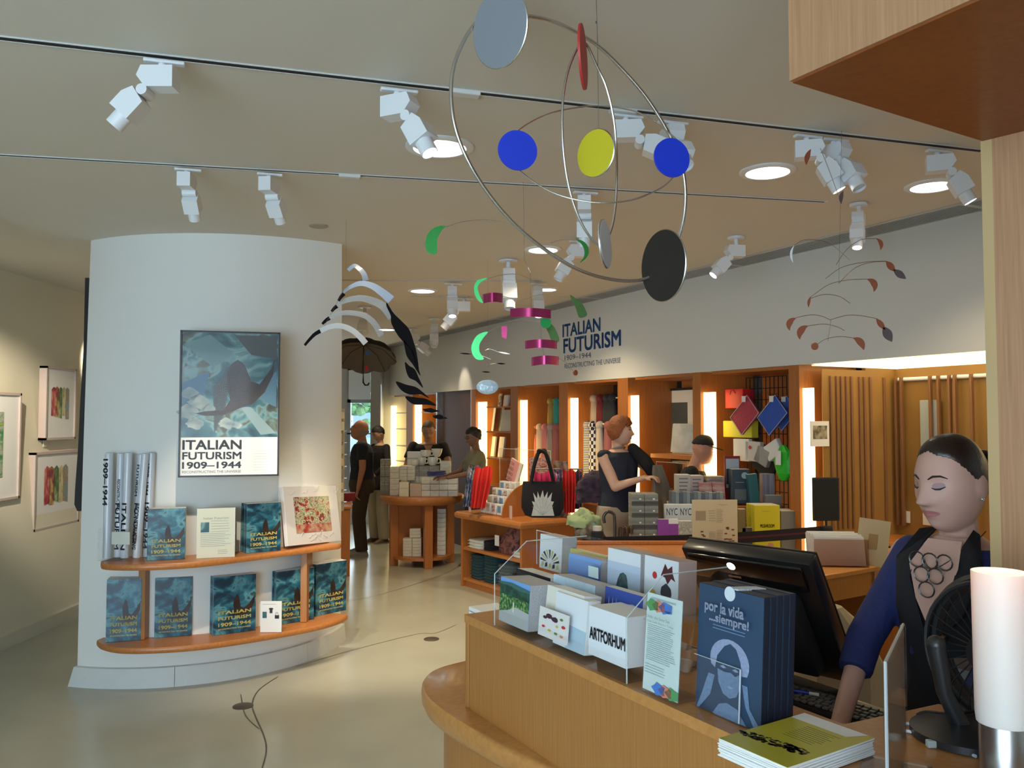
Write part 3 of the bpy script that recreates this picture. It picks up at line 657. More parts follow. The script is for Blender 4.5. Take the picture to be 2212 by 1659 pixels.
for P in ([(1806, 572, 2.9), (1830, 538, 2.9), (1860, 518, 2.9), (1893, 515, 2.9)], [(1783, 602, 2.9), (1820, 577, 2.9), (1870, 566, 2.9), (1914, 564, 2.9)], [(1812, 612, 2.9), (1845, 580, 2.9), (1880, 567, 2.9), (1914, 565, 2.9)], [(1752, 641, 2.9), (1790, 615, 2.9), (1830, 605, 2.9), (1873, 603, 2.9)],
          [(1720, 686, 2.9), (1752, 680, 2.9), (1775, 683, 2.9), (1793, 691, 2.9)], [(1793, 691, 2.9), (1830, 681, 2.9), (1860, 682, 2.9), (1893, 688, 2.9)], [(1746, 704, 2.9), (1780, 700, 2.9), (1808, 706, 2.9), (1824, 714, 2.9)], [(1761, 747, 2.9), (1785, 732, 2.9), (1815, 727, 2.9), (1843, 730, 2.9)],
          [(1716, 530, 2.9), (1740, 518, 2.9), (1790, 525, 2.9), (1836, 562, 2.9)], [(1750, 645, 2.9), (1780, 636, 2.9), (1812, 640, 2.9), (1836, 655, 2.9)], [(1772, 320, 2.9), (1790, 365, 2.9), (1812, 425, 2.9)], [(1795, 690, 2.9), (1792, 715, 2.9), (1788, 736, 2.9)]):
    put(wire(P, .0011), 'wire_arm', COPPERW, False)
disc(1760, 748, 2.9, 8, .95, 0, CPR, 'small copper disc', rim=False)
put(MB().tube([at(1818, 282, 2.9), at(1815, 460, 2.9), at(1812, 612, 2.9)], .0005, 5), 'wire', WIREM, False)
# ---- umbrella
cu = at(785, 772, 9.0)
t = thing('open_umbrella', 'open umbrella with black top and grey underside hanging from the ceiling near the window', 'umbrella', cu)
UG = mat('umbrella_grey', (.16, .14, .12), .8); nS = 8
def canopy(off, R=.36, z0=-.02, z1=.16, rz=.2):
    vs = [(0, 0, z1+off)]; fs = []; rings = 5
    for j in range(1, rings+1):
        for k in range(nS*4):
            a = rz+2*pi*k/(nS*4); dip = 1-.09*(1-abs(math.cos(nS*a/2-nS*rz/2)))
            rr = R*math.sin(j/rings*pi/2)*dip; z = z0+(z1-z0)*math.cos(j/rings*pi/2)+off+(.02*(1-abs(math.cos(nS*(a-rz)/2))) if j == rings else 0)
            vs.append((rr*math.cos(a), rr*math.sin(a), z))
    m = nS*4
    for k in range(m): fs.append((0, 1+k, 1+(k+1) % m))
    for j in range(rings-1):
        for k in range(m): l = (k+1) % m; fs.append((1+j*m+k, 1+(j+1)*m+k, 1+(j+1)*m+l, 1+j*m+l))
    return MB().add(vs, fs)
UT = Matrix.Rotation(math.radians(-24), 4, 'X')
for o in (canopy(.004).build('canopy', BLACKF, t, True), canopy(0).build('lining', UG, t, True)): o.data.transform(UT)
for k in range(nS):
    a = .2+2*pi*k/nS
    MB().tube([(0, 0, .155), (.2*math.cos(a), .2*math.sin(a), .12), (.355*math.cos(a), .355*math.sin(a), -.022)], .003, 5).build('rib', BLACK, t).data.transform(UT)
MB().tube([(0, 0, .2), (0, 0, -.20), (0, 0, -.27), (.02, 0, -.30), (.05, 0, -.30), (.065, 0, -.275)], [.004, .005, .009, .009, .009, .008], 8).build('handle', MATTEB, t, True)
MB().lathe([(.028, -.002), (.028, 0)], 16, Matrix.Translation((.09, -.25, .03)) @ Matrix.Rotation(pi/2, 4, 'X')).build('spot_print', mat('print_blue', (.04, .12, .35), .7), t)
MB().lathe([(.02, -.15), (.012, -.1), (.005, -.09)], 12, Matrix.Translation((.045, -.05, 0))).build('tag', mat('tag_red', (.6, .03, .04), .5), t)
MB().tube([(0, 0, .2), (0, 0, HC-cu.z)], .001, 4).build('wire', WIREM, t)
# ================================================================= WALL NICHES
def WM(u, d, z): return Vector((u, -d, z))
LT = .03
def pilaster(pa, pb, label, strip=None, ztop=SOF, depth=.55, zs=(.62, 1.86)):
    ua, ub = U(pa), U(pb)
    t = thing('niche_divider', label, 'shelving', WO, WROT, 'cherry dividers between the wall niches')
    MB().bbox(ua, ub, -depth, .002, 0, ztop, .003).build('upright', WOODR, t)
    if strip:
        sa = U(strip)
        MB().box(sa+.008, ua-.002, -.050, -.028, zs[0], zs[1]).build('light_strip', WARM, t)
    return t
def bay(pn, pf, label, ledge=.86, depth=.52, top=True, name='niche_shelving', back=WOODR):
    un, uf = U(pn), U(pf)
    t = thing(name, label, 'shelving', WO, WROT)
    MB().box(un, uf, -depth-.02, -depth, 0, SOF).build('back_panel', back, t)
    MB().box(un, uf, -depth, -.004, SOF-.025, SOF-.002).build('top_panel', WOODR, t)
    if ledge:
        MB().bbox(un, uf, -depth, .03, ledge-.03, ledge, .006).build('ledge', WOODH, t)
        MB().box(un+.01, uf-.01, -.06, -.04, .08, ledge-.032).build('cabinet_front', WOODR, t)
    return t
pilaster(1705, 1728, 'wide cherry divider between the big slatted niche and the niche of hanging bags', 1750)
pilaster(1497, 1514, 'cherry divider with glowing strip beside the niche of hanging bags', 1538)
pilaster(1335, 1357, 'cherry divider with glowing strip behind the red-haired woman', 1372)
pilaster(1208, 1227, 'cherry divider with tall glowing strip between the two scarf niches', 1241)
pilaster(1103, 1119, 'cherry divider with glowing strip between books and scarves', 1132)
pilaster(1018, 1028, 'cherry divider with glowing strip beside the dark door panel', 1045)
pilaster(878, 892, 'cherry divider with glowing strip behind the man in the black shirt', 905)
pilaster(829, 835, 'cherry end panel with glowing strip nearest the window', 851)
bB = bay(1705, 1538, 'niche with wire grid where bags and pouches hang')
bP = bay(1497, 1372, 'niche holding the black-framed picture')
bS = bay(1335, 1240, 'niche of scarves on two rods behind the red-haired woman')
bT = bay(1208, 1132, 'narrow niche with coral scarves on hooks')
bK = bay(1103, 1045, 'niche of shelved books behind the acrylic box')
b6 = bay(942, 905, 'narrow niche of white shelves behind the man in the black shirt')
b7 = bay(878, 851, 'narrow niche of white shelves nearest the window')
u0, u1 = U(1018), U(942)
t = thing('dark_door', 'tall dark brown closed door panel between the book niche and the far niches', 'door', WO, WROT)
MB().box(u0+.03, u1, -.10, -.05, 0, SOF).build('panel', WOODD, t); MB().bbox(u1-.03, u1, -.1, .002, 0, SOF).build('edge_strip', STEEL, t); MB().bbox(u0+.01, u0+.03, -.1, .002, 0, SOF).build('edge_strip', STEEL, t)
SHELFW = mat('shelf_cream_white', (.85, .82, .74), .5)  # one even cream white, no emission
def shelves(par, pn, pf, zs, depth=.5, m=None):
    for z in zs: MB().box(U(pn)+.01, U(pf)-.01, -depth, -.03, z-.014, z).build('shelf', m or SHELFW, par)
shelves(bK, 1103, 1045, [1.18, 1.50, 1.80], m=WOODH)
shelves(b6, 942, 905, [1.0, 1.24, 1.5, 1.75]); shelves(b7, 878, 851, [1.0, 1.24, 1.5, 1.75])
for k, (nm, (a, b)) in enumerate([('narrow niche behind the man in the black shirt', (942, 905)), ('narrow niche nearest the window', (878, 851))]):
    for q, z in enumerate([1.0, 1.24, 1.5]):
        uu = (U(a)+U(b))/2+(.0 if q else .05)
        p = WO+WE*uu+WN*(-.25); 
        o = MB().lathe([(.05, 0), (.075, .04), (.08, .10), (.05, .15), (.035, .17), (.04, .185)], 20).build('vase', mat('vase_%d' % q, [(.25, .38, .30), (.5, .45, .33), (.4, .5, .45)][q], .3), None, True, loc=(p.x, p.y, z))
        tag(o, '%s vase on the %s shelf, %s' % (['green', 'sand-coloured', 'pale green'][q], ['lowest', 'second', 'third'][q], nm), 'vase')
# ---- big slatted niche at the cash desk end
un, uf = -3.0, U(1748)
t = thing('slatted_niche', 'big warm lit niche lined with thin upright wooden battens behind the cash desk', 'shelving', WO, WROT)
NB = ramp_mat('golden_backing', [(.3, (.26, .135, .032)), (.7, (.33, .18, .05))], (3, 3, 3), .5)
D0 = .85
MB().box(un, uf, -D0-.03, -D0, 0, SOF).build('back_panel', NB, t)
MB().box(uf, uf+.03, -D0, -.55, 0, SOF).build('side_panel', NB, t)
MB().box(uf-.004, uf+.0, -D0, -.12, 0, SOF-.03).build('side_panel', NB, t)
MB().box(un, uf-.01, -D0, -.02, SOF-.012, SOF-.006).build('light_panel', mat('panel_glow', (1, .9, .6), emis=(1, .80, .42), es=2.3), t)
MB().bbox(un, uf-.005, -D0, -.45, .80, .83, .006).build('shelf', WOODH, t); MB().bbox(un, uf-.005, -D0, -.30, .66, .69, .006).build('shelf', WOODH, t)
MB().box(un, uf-.005, -D0+.02, -.52, .0, .655).build('cabinet_front', WOODR, t)
MB().tube([(un, -D0+.02, SOF-.09), (uf-.02, -D0+.02, SOF-.09)], .014, 10).build('pipe', SPOTW, t, True)
BAT = wood('batten_wood', (.17, .075, .03), (.27, .13, .055), .4)
bm = MB().bbox(-.008, .008, -.028, .0, 0, 1, .002).mesh('batten'); bm.materials.append(BAT)
for px, yb in [(1805, 1108), (1818, 1108), (1828, 1109), (1839, 1109), (1850, 1110), (1868, 1112), (1878, 1113), (1891, 1115), (1921, 1121), (1943, 1124), (1955, 1126), (2018, 1135), (2036, 1138), (2060, 1142), (2072, 1142), (2108, 1146), (2150, 1150), (2190, 1150)]:
    u, zb = uz(px, yb, D0-.03)
    if u > uf-.01:
        q_ = onplane(px, yb, WO+WE*(uf-.035), WE); dq = -(q_-WO).dot(WN); o = bpy.data.objects.new('batten', bm); COL.objects.link(o); o.parent = t; o.location = (uf-.02, -dq, .90); o.scale = (1, 1, 1.045); o.rotation_euler = (0, 0, pi/2); continue
    o = bpy.data.objects.new('batten', bm); COL.objects.link(o); o.parent = t; o.location = (u, -D0+.055, .90); o.scale = (1, 1, 1.045)
u, z = uz(2000, 900, D0-.05)
MB().bbox(u-.09, u+.07, -D0+.01, -D0+.02, 1.28, 1.78).build('mirror_panel', mat('pale_panel', (.40, .44, .44), .2), t)
for px in (1915, 1950, 1995):
    u, z = uz(px, 1100, D0-.05); MB().box(u-.03, u+.03, -D0+.01, -D0+.02, .92, 1.0).build('price_card', PAPER, t)
# small picture on the niche's side panel
q_ = onplane(1770, 937, WO+WE*(uf-.006), WE); p = q_
t = thing('small_photo', 'small white-bordered photo print on the side of the slatted niche', 'picture', (p.x, p.y, p.z), WROT-pi/2)
MB().box(-.085, .085, -.006, 0, -.085, .085).build('card', PAPER, t)
MB().box(-.065, .065, -.008, -.006, -.035, .055).build('print', ramp_mat('photo_grey', [(.35, (.05, .045, .03)), (.6, (.4, .36, .26))], (26, 26, 26), .5), t)
# ---- framed picture in the second niche
u, z = uz(1462, 920, .5); p = WO+WE*u+WN*-.5
t = thing('framed_photo', 'black-framed photograph with wide white mat at the back of its niche', 'picture', (p.x, p.y, 1.60), WROT+pi)
def frame4(t, w, h, b, d, m, M=None, nm='frame'):
    MB().box(-w/2, w/2, -d, 0, -h/2, -h/2+b, M).box(-w/2, w/2, -d, 0, h/2-b, h/2, M).box(-w/2, -w/2+b, -d, 0, -h/2, h/2, M).box(w/2-b, w/2, -d, 0, -h/2, h/2, M).build(nm, m, t)
frame4(t, .58, .66, .02, .03, BLACK); MB().box(-.28, .28, -.012, -.002, -.32, .32).build('mat_board', PAPER, t)
MB().box(-.17, .17, -.014, -.012, -.2, .2).build('print', ramp_mat('dark_seascape', [(.3, (.02, .03, .035)), (.62, (.12, .15, .15)), (.75, (.3, .36, .36))], (1, 1, 3), .4), t)
# ---- scarves
def scarf(u, d, ztop, length, wd, m, label, group, fold=3, ph=0.):
    p = WO+WE*u-WN*d; t = thing('hanging_scarf', label, 'scarf', (p.x, p.y, 0), WROT+pi, group)
    mb = MB(); n = 12; mcols = 14; vs = []; fs = []
    for j in range(n+1):
        k = j/n; z = ztop-length*k; ww = wd*(.55+.45*min(1, k*5))*(1-.12*k)
        for i in range(mcols):
            a = 2*pi*i/mcols; vs.append((ww/2*math.cos(a)*(1+.08*math.sin(3*a+ph)), .035*math.sin(a)*(1+.25*math.sin(fold*a+k*3+ph)), z))
    for j in range(n):
        for i in range(mcols): l = (i+1) % mcols; fs.append((j*mcols+i, j*mcols+l, (j+1)*mcols+l, (j+1)*mcols+i))
    fs += [tuple(range(mcols)), tuple(reversed([n*mcols+i for i in range(mcols)]))]
    mb.add(vs, fs).build('cloth', m, t, True)
    MB().ell((0, 0, ztop+.005), (wd*.42, .045, .045), 12, 8).build('knot', m, t, True)
    fr = MB()
    for i in range(7): x = -wd*.38+wd*.76*i/6; fr.cap((x, 0, ztop-length), (x*1.03, 0, ztop-length-.05), .005, .003, 5)
    o = fr.build('fringe', m, t)
    return t
def ck(n, a, b, s): return ramp_mat(n, [(.45, a), (.55, b)], (s, s, s), .9, kind='check')
def stp(n, a, b, s): return ramp_mat(n, [(.4, a), (.6, b)], (s, s, s), .9, kind='wz')
SM = [mat('sc_grey', (.10, .12, .14), .9), stp('sc_stripe', (.03, .05, .14), (.62, .58, .52), 18), ck('sc_gingham', (.02, .02, .05), (.7, .7, .7), 28), mat('sc_cream', (.58, .52, .44), .9), mat('sc_rose', (.48, .16, .15), .9), mat('sc_pink', (.62, .22, .22), .9), mat('sc_coral', (.66, .20, .14), .9), mat('sc_taupe', (.45, .36, .30), .9), mat('sc_ochre', (.42, .28, .07), .9), mat('sc_teal', (.05, .33, .28), .9), mat('sc_maroon', (.16, .02, .025), .9), mat('sc_charcoal', (.04, .045, .05), .9)]
for rodz, d in ((1.86, .30), (1.60, .22)):
    MB().tube([(U(1335)+.01, -d, rodz), (U(1241)-.04, -d, rodz)], .010, 8).build('rod', STEEL, bS, True)
for i, (px, m, nm) in enumerate([(1252, 0, 'slate grey'), (1268, 1, 'navy and cream striped'), (1281, 2, 'black and white gingham'), (1296, 3, 'cream'), (1314, 4, 'dusty rose'), (1330, 5, 'salmon pink')]):
    scarf(U(px, .22), .22, 1.58, [.92, .95, .98, 1.0, .92, .9][i], .115, SM[m], nm+' scarf knotted on the lower rod of the scarf niche', 'scarves on the lower rod', 3+i % 3, i)
for i, (px, m, nm) in enumerate([(1283, 7, 'brown'), (1297, 10, 'maroon'), (1312, 11, 'charcoal'), (1324, 11, 'blackish')]):
    scarf(U(px, .30), .30, 1.85, .42, .12, SM[m], nm+' scarf on the upper rod of the scarf niche', 'scarves on the upper rod', 4, i)
MB().tube([(U(1208)+.01, -.3, 1.86), (U(1132)-.02, -.3, 1.86)], .010, 8).build('rod', mat('brass', (.7, .45, .08), .3, metal=.8), bT, True)
for i, (px, m, nm) in enumerate([(1152, 6, 'coral'), (1166, 7, 'taupe'), (1178, 5, 'pale pink'), (1190, 7, 'beige'), (1202, 4, 'rosy')]):
    scarf(U(px, .22), .22, 1.55, .80, .12, SM[m], nm+' scarf knotted on a hook of the narrow scarf niche', 'scarves in the narrow niche', 4, i)
for i, (px, m, nm) in enumerate([(1190, 8, 'ochre'), (1203, 9, 'teal')]):
    scarf(U(px, .3), .3, 1.84, .36, .10, SM[m], nm+' scarf high on the brass rod of the narrow scarf niche', 'scarves on the brass rod', 4, i)
# ---- grid with bags
gp = WO-WN*.36
GM = mat('grid_black', (.02, .02, .02), .5, metal=.4)
mb = MB(); ua, ub = U(1700, .36), U(1612, .36)
for k in range(11): u = ua+(ub-ua)*k/10; mb.box(u-.003, u+.003, -.364, -.36, .9, 1.98)
for k in range(13): z = .92+k*.088; mb.box(ua, ub, -.367, -.364, z-.003, z+.003)
mb.build('wire_grid', GM, bB)
def bagbox(px, py, w, h, d, m, label, dep=.30, rot=0, nm='gift_bag', tilt=0, tagm=False):
    u, z = uz(px, py, dep); p = WO+WE*u-WN*dep
    t = thing(nm, label, 'bag', (p.x, p.y, z), WROT+pi+rot)
    Mx = Matrix.Rotation(tilt, 4, 'Y')
    MB().bbox(-w/2, w/2, 0, d, -h/2, h/2, .006, Mx).build('body', m, t)
    return t, Mx
QR = mat('quilt_red', (.42, .03, .08), .5, bump=.6, bscale=60); QB = mat('quilt_blue', (.015, .09, .50), .45, bump=.6, bscale=60)
t, _ = bagbox(1585, 861, .20, .15, .08, mat('bag_red', (.75, .03, .03), .35), 'glossy red paper bag hanging topmost in the bag niche', dep=.15)
MB().tube([(-.04, -.004, .03), (-.03, -.004, .06), (0, -.004, .065), (.02, -.004, .04)], .002, 5).build('logo_line', INK, t)
t, _ = bagbox(1605, 861, .14, .14, .05, mat('bag_crimson', (.5, .02, .06), .4), 'crimson paper bag behind the glossy red one', dep=.22)
t, _ = bagbox(1592, 927, .32, .13, .07, mat('bag_yellow', (.72, .68, .05), .45), 'flat yellow pouch under the quilted red one', dep=.16)
for (px, py, w, m, lb, dep) in [(1608, 897, .25, QR, 'quilted red zip pouch hanging by its corner', .10), (1668, 897, .24, QB, 'quilted blue zip pouch hanging by its corner', .08), (1694, 893, .21, mat('quilt_blue2', (.02, .12, .55), .45, bump=.5), 'second quilted blue pouch beside the wide divider', .20)]:
    t, Mx = bagbox(px, py, w, w*.72, .02, m, lb, dep=dep, nm='zip_pouch', tilt=math.radians(-42))
    mb = MB()
    c = [Vector((a*w/2, -.003, b*w*.36)) for a, b in ((-1, -1), (1, -1), (1, 1), (-1, 1))]
    mb.tube([Mx @ q for q in c], .003, 6, closed=True).build('piping', mat('piping_silver', (.6, .62, .65), .3), t, True)
    MB().box(-.02, .02, -.008, -.004, w*.40, w*.58).build('price_tag', PAPER, t)
for k, (px, py, w, h) in enumerate([(1600, 972, .17, .17), (1625, 975, .16, .15), (1645, 985, .14, .13), (1668, 972, .15, .12)]):
    t, Mx = bagbox(px, py, w, h, .04, [PAPER, mat('bag_pale', (.6, .58, .55), .6), mat('bag_grey', (.35, .34, .33), .6), PAPER][k], ['white printed pouch, first in the low row of the bag niche', 'pale pouch with a small red mark, second in the low row', 'grey pouch, third in the low row of the bag niche', 'white pouch, last in the low row beside the green one'][k], dep=.14, nm='zip_pouch', tilt=[0, .05, .4, -.5][k])
    if k == 1: MB().lathe([(.014, 0), (.014, .002)], 10, Matrix.Translation((-.02, -.004, .03)) @ Matrix.Rotation(pi/2, 4, 'X')).build('print', mat('tag_red', (.6, .03, .04), .5), t)
t, Mx = bagbox(1652, 1000, .22, .2, .03, MATTEB, 'black folded bag hanging behind the white pouches', dep=.20, nm='zip_pouch', tilt=.6)
u, z = uz(1692, 995, .08); p = WO+WE*u-WN*.08
t = thing('crumpled_bag', 'bright green crumpled bag with white tag beside the wide divider', 'bag', (p.x, p.y, z), WROT+pi)
mb = MB(); mb.loft([((0, 0, -.14), .03, .02), ((.01, 0, -.09), .07, .03), ((-.01, 0, 0), .08, .03), ((.01, 0, .06), .06, .03), ((0, 0, .11), .02, .02)], 9); mb.build('body', mat('bag_green', (.03, .55, .03), .4), t)
MB().box(-.03, .02, -.045, -.04, -.03, .07).build('price_tag', PAPER, t)
for k in range(7):
    MB().tube([(U(1625+k*11, .36), -.36, 1.64+.1*(k % 3)), (U(1625+k*11, .36), -.27, 1.635+.1*(k % 3)), (U(1625+k*11, .36), -.26, 1.65+.1*(k % 3))], .003, 5).build('hook', STEEL, bB)
# ---- things on the ledges
def wbook(px, dep, z, w, h, th, m, label, yaw=0, lean=.12, nm='display_book', cat='book', group=None):
    u = U(px, dep); p = WO+WE*u-WN*dep; t = thing(nm, label, cat, (p.x, p.y, z), WROT+pi+yaw, group)
    Mx = Matrix.Rotation(-lean, 4, 'X')
    MB().bbox(-w/2, w/2, 0, th, 0.001, h, .002, Mx).build('cover', m, t); MB().box(-w/2+.003, w/2-.001, .003, th-.003, h-.002, h+.0015, Mx).build('pages', PAPERE, t)
    return t
MONO = ramp_mat('mono_cover', [(.4, (.75, .74, .72)), (.6, (.10, .10, .10))], (7, 7, 12), .4, dist=2.5)
wbook(1474, .25, 1.36, .34, .25, .02, mat('dome_cover', (.38, .42, .46), .4, var=.5, vscale=8), 'grey art book with swirling domes propped high by the black-framed picture')
for q, (a, b) in enumerate([(-.12, .14), (-.10, .20), (-.04, .24)]):
    pass
shelfstand = MB().box(U(1497)+.02, U(1440, .3), -.4, -.12, 1.31, 1.345).build('shelf', WOODH, bP)
t = thing('acrylic_case', 'clear acrylic display case on the niche ledge below the framed picture', 'display case', WO+WE*U(1450, .1)-WN*.1+Vector((0, 0, .862)), WROT+pi)
for a in ((-.2, .2, -.01, -.007, 0, .42), (-.2, .2, .25, .253, 0, .42), (-.2, -.197, -.01, .253, 0, .42), (.197, .2, -.01, .253, 0, .42), (-.2, .2, -.01, .253, .417, .42)):
    MB().box(*a).build('panel', ACR, t)
for a in ((-.2, -.2, 0), (.2, -.2, 0)):
    pass
frame4(t, .4, .42, .004, .003, ACRE, Matrix.Translation((0, -.008, .21)))
for k, (px, m, w, h, lb) in enumerate([(1415, PAPER, .10, .22, 'white boxed mug at the edge of the ledge by the grey jacket'), (1432, mat('ledge_red', (.6, .08, .10), .5), .12, .18, 'red and white box on the ledge beside the acrylic case'), (1447, mat('ledge_teal', (.05, .35, .38), .5), .05, .17, 'teal book spine on the ledge beside the red box'), (1470, PAPER, .09, .2, 'white card box inside the clear case')]):
    wbook(px, .16, .862, w, h, .06, m, lb, lean=0, nm='ledge_box', cat='box')
# book niche contents
for k, (px, dep, z, w, h, m, lb) in enumerate([(1066, .3, 1.80, .34, .17, MONO, 'black and white patterned art book on the top shelf of the book niche'), (1091, .2, 1.80, .12, .14, PAPER, 'small white book on the top shelf of the book niche'),
        (1062, .2, 1.50, .22, .30, PAPER, 'large white book leaning on the middle shelf of the book niche'), (1078, .28, 1.50, .14, .29, mat('bk_grey', (.45, .48, .5), .5), 'grey book behind the large white one in the book niche'), (1092, .15, 1.50, .18, .26, mat('bk_cream', (.66, .62, .48), .5), 'cream notebook leaning on the middle shelf of the book niche'),
        (1060, .2, 1.18, .16, .25, PAPER, 'white book on the lowest shelf of the book niche'), (1080, .2, 1.18, .14, .25, mat('bk_silver', (.55, .57, .58), .4), 'silver book on the lowest shelf of the book niche')]):
    wbook(px, dep, z+.001, w, h, .025, m, lb, yaw=[0, 0, -.5, -.3, .3, 0, 0][k])
# ================================================================= FRAMED PICTURES ON THE GALLERY WALL
def gallery(pl, pr, pt, pb_, label, prn, inner, pm):
    """deep box frame on the leaning left wall; pixel bounds of the front face (near edge, far edge, top, bottom)"""
    X = -3.78+.055
    def onx(px, py):
        d = ray(px, py); return d*(X/d.x)+E0
    a = onx(pl, (pt[0]+pb_[0])/2); b = onx(pr, (pt[1]+pb_[1])/2)
    zt = (onx(pl, pt[0]).z+onx(pr, pt[1]).z)/2; zb = (onx(pl, pb_[0]).z+onx(pr, pb_[1]).z)/2
    w_, h_ = b.y-a.y, zt-zb
    t = thing('framed_picture', label, 'picture', (X, (a.y+b.y)/2, (zt+zb)/2), pi/2)
    FR = mat('frame_pink_wood', (.52, .42, .38), .45)
    frame4(t, w_, h_, .018, .06, FR, Matrix.Translation((0, .06, 0)))
    MB().box(-w_/2+.018, w_/2-.018, .012, .06, -h_/2+.018, h_/2-.018).build('mat_board', PAPER, t)
    x0_, x1_, z0_, z1_ = inner
    mb = MB(); rnd = random.Random(prn)
    if prn == 1:
        MB().box(x0_*w_, x1_*w_, .008, .012, z0_*h_, z1_*h_).build('print', pm, t)
    else:   # a ragged-edged cluster of coloured figures
        n = 5
        for k in range(n):
            xa = x0_+(x1_-x0_)*k/n; xb = x0_+(x1_-x0_)*(k+1)/n+.004
            MB().add([(xa*w_, .010, (z0_+rnd.uniform(0, .05))*h_), (xb*w_, .010, (z0_+rnd.uniform(0, .05))*h_), (xb*w_, .010, (z1_-rnd.uniform(0, .04))*h_), ((xa+xb)/2*w_, .010, (z1_+rnd.uniform(.0, .03))*h_), (xa*w_, .010, (z1_-rnd.uniform(0, .04))*h_)], [(0, 1, 2, 3, 4)]).build('print', ramp_mat('figure_%d_%d' % (prn, k), [(.25, (.05, .03, .02)), (.45, [(.45, .03, .06), (.30, .03, .05), (.08, .16, .05), (.55, .50, .25), (.20, .35, .35)][k]), (.6, [(.6, .2, .15), (.5, .35, .1), (.2, .3, .1), (.6, .55, .3), (.35, .2, .12)][k]), (.8, (.62, .55, .42))], (30, 30, 14), .5), t)
    MB().box(-w_/2+.018, w_/2-.018, .004, .006, -h_/2+.018, h_/2-.018).build('glazing', GLZ, t)
    return t
gallery(100, 165, (787, 800), (952, 947), 'upper small framed print of clustered colourful figures on the gallery wall', 2, (-.30, .28, -.22, .22), None)
gallery(75, 172, (973, 976), (1145, 1130), 'lower framed print of clustered red and yellow figures beside the curved wall', 3, (-.28, .24, -.20, .30), None)
gallery(-95, 45, (838, 853), (1095, 1078), 'large framed green landscape print cut by the picture edge', 1, (-.36, .22, -.28, .32), ramp_mat('meadow_print', [(.25, (.02, .10, .06)), (.42, (.10, .28, .12)), (.5, (.45, .45, .38)), (.6, (.12, .30, .10)), (.75, (.55, .55, .06))], (9, 9, 16), .5, 6))
pq = at(50, 962, 6.25); o = MB().bbox(-.008, .0, -.03, .03, -.03, .03).build('wall_label', mat('label_cream', (.62, .60, .46), .5), None, loc=(-3.77, 6.75, pq.z)); tag(o, 'tiny cream wall label between the big landscape and the small prints', 'label')
# black curved panel hugging the left edge of the curved wall
pa = at(186, 640, 5.55); pb2 = at(170, 1100, 5.45)
t = thing('black_panel', 'tall black curved panel sticking out behind the left edge of the curved wall', 'panel', (pb2.x, pb2.y, pb2.z))
vs = []; 
prof = [(0.012, (186, 600)), (.016, (183, 760)), (.035, (180, 860)), (.05, (178, 960)), (.062, (173, 1060)), (.058, (171, 1090)), (.03, (172, 1104))]
L_ = []; 
mb = MB(); q = []
for wd, (px, py) in prof: q.append((at(px-wd*200*.9, py, 5.5), at(px+6, py, 5.5)))
n = len(q); vs = []
for l, r in q: vs += [l-pb2, r-pb2, r-pb2+Vector((0, .03, 0)), l-pb2+Vector((0, .03, 0))]
fs = [(0, 1, 2, 3), tuple((n-1)*4+k for k in (3, 2, 1, 0))]
for i in range(n-1):
    for k in range(4): l = (k+1) % 4; fs.append((i*4+k, i*4+4+k, i*4+4+l, i*4+l))
MB().add(vs, fs).build('panel', BLACK, t, True)
# ================================================================= FRAMED POSTER ON THE CURVED WALL
a = at(388, 870, 5.02); b = at(604, 875, 5.17)
c = (a+b)/2; yaw = math.atan2(b.y-a.y, b.x-a.x); w_ = (b-a).length; zt = 2.185; zb = 1.30; h_ = zt-zb
t = thing('framed_poster', 'black-framed exhibition poster with teal cloudy painting hanging on the curved wall', 'poster', (c.x, c.y, (zt+zb)/2), yaw)
frame4(t, w_, h_, .010, .024, BLACK)
TEAL = ramp_mat('teal_painting', [(.22, (.006, .016, .028)), (.36, (.014, .055, .08)), (.47, (.045, .15, .17)), (.54, (.18, .34, .34)), (.60, (.10, .10, .06)), (.70, (.02, .035, .04)), (.85, (.42, .48, .46))], (6, 6, 7), .35, 7, .8, coat=.0)
FIG = ramp_mat('brown_shapes', [(.3, (.012, .008, .008)), (.7, (.055, .028, .02))], (8, 8, 8), .4)
MB().box(-w_/2+.01, w_/2-.01, -.012, -.004, -h_/2+.01, h_/2-.01).build('sheet', PAPER, t)
zi = h_/2-.01-(h_-.02)*.735
MB().box(-w_/2+.011, w_/2-.011, -.0135, -.012, zi, h_/2-.011).build('painting', TEAL, t)
def flatpoly(par, pts, m, y, name='print_shape', sc_=(1, 1), off=(0, 0)):
    n = len(pts); o = MB().add([(off[0]+p[0]*sc_[0], y, off[1]+p[1]*sc_[1]) for p in pts], [tuple(range(n))]).build(name, m, par); return o
# angular paler and darker planes, clouds and one generic dark rounded form (an abstract stand-in, not the original picture)
for pts, m in [([(-.27, .36), (-.10, .22), (.02, .30), (-.12, .42)], mat('pl_a', (.13, .24, .25), .4)), ([(-.28, .12), (-.12, .20), (-.16, .02), (-.28, .0)], mat('pl_b', (.06, .16, .26), .4)), ([(.02, .42), (.27, .42), (.27, .28), (.12, .30)], mat('pl_c', (.06, .07, .07), .4)),
               ([(.06, .08), (.27, .20), (.27, -.02)], mat('pl_d', (.10, .22, .30), .4)), ([(-.10, .10), (.0, .20), (-.03, -.05), (-.09, -.18)], mat('pl_e', (.05, .06, .06), .4)), ([(.06, -.02), (.12, -.02), (.27, -.18), (.18, -.19)], mat('pl_f', (.25, .36, .38), .4))]:
    flatpoly(t, pts, m, -.0138)
CL = ramp_mat('cloud_print', [(.3, (.16, .24, .27)), (.7, (.50, .54, .50))], (14, 14, 20), .5)
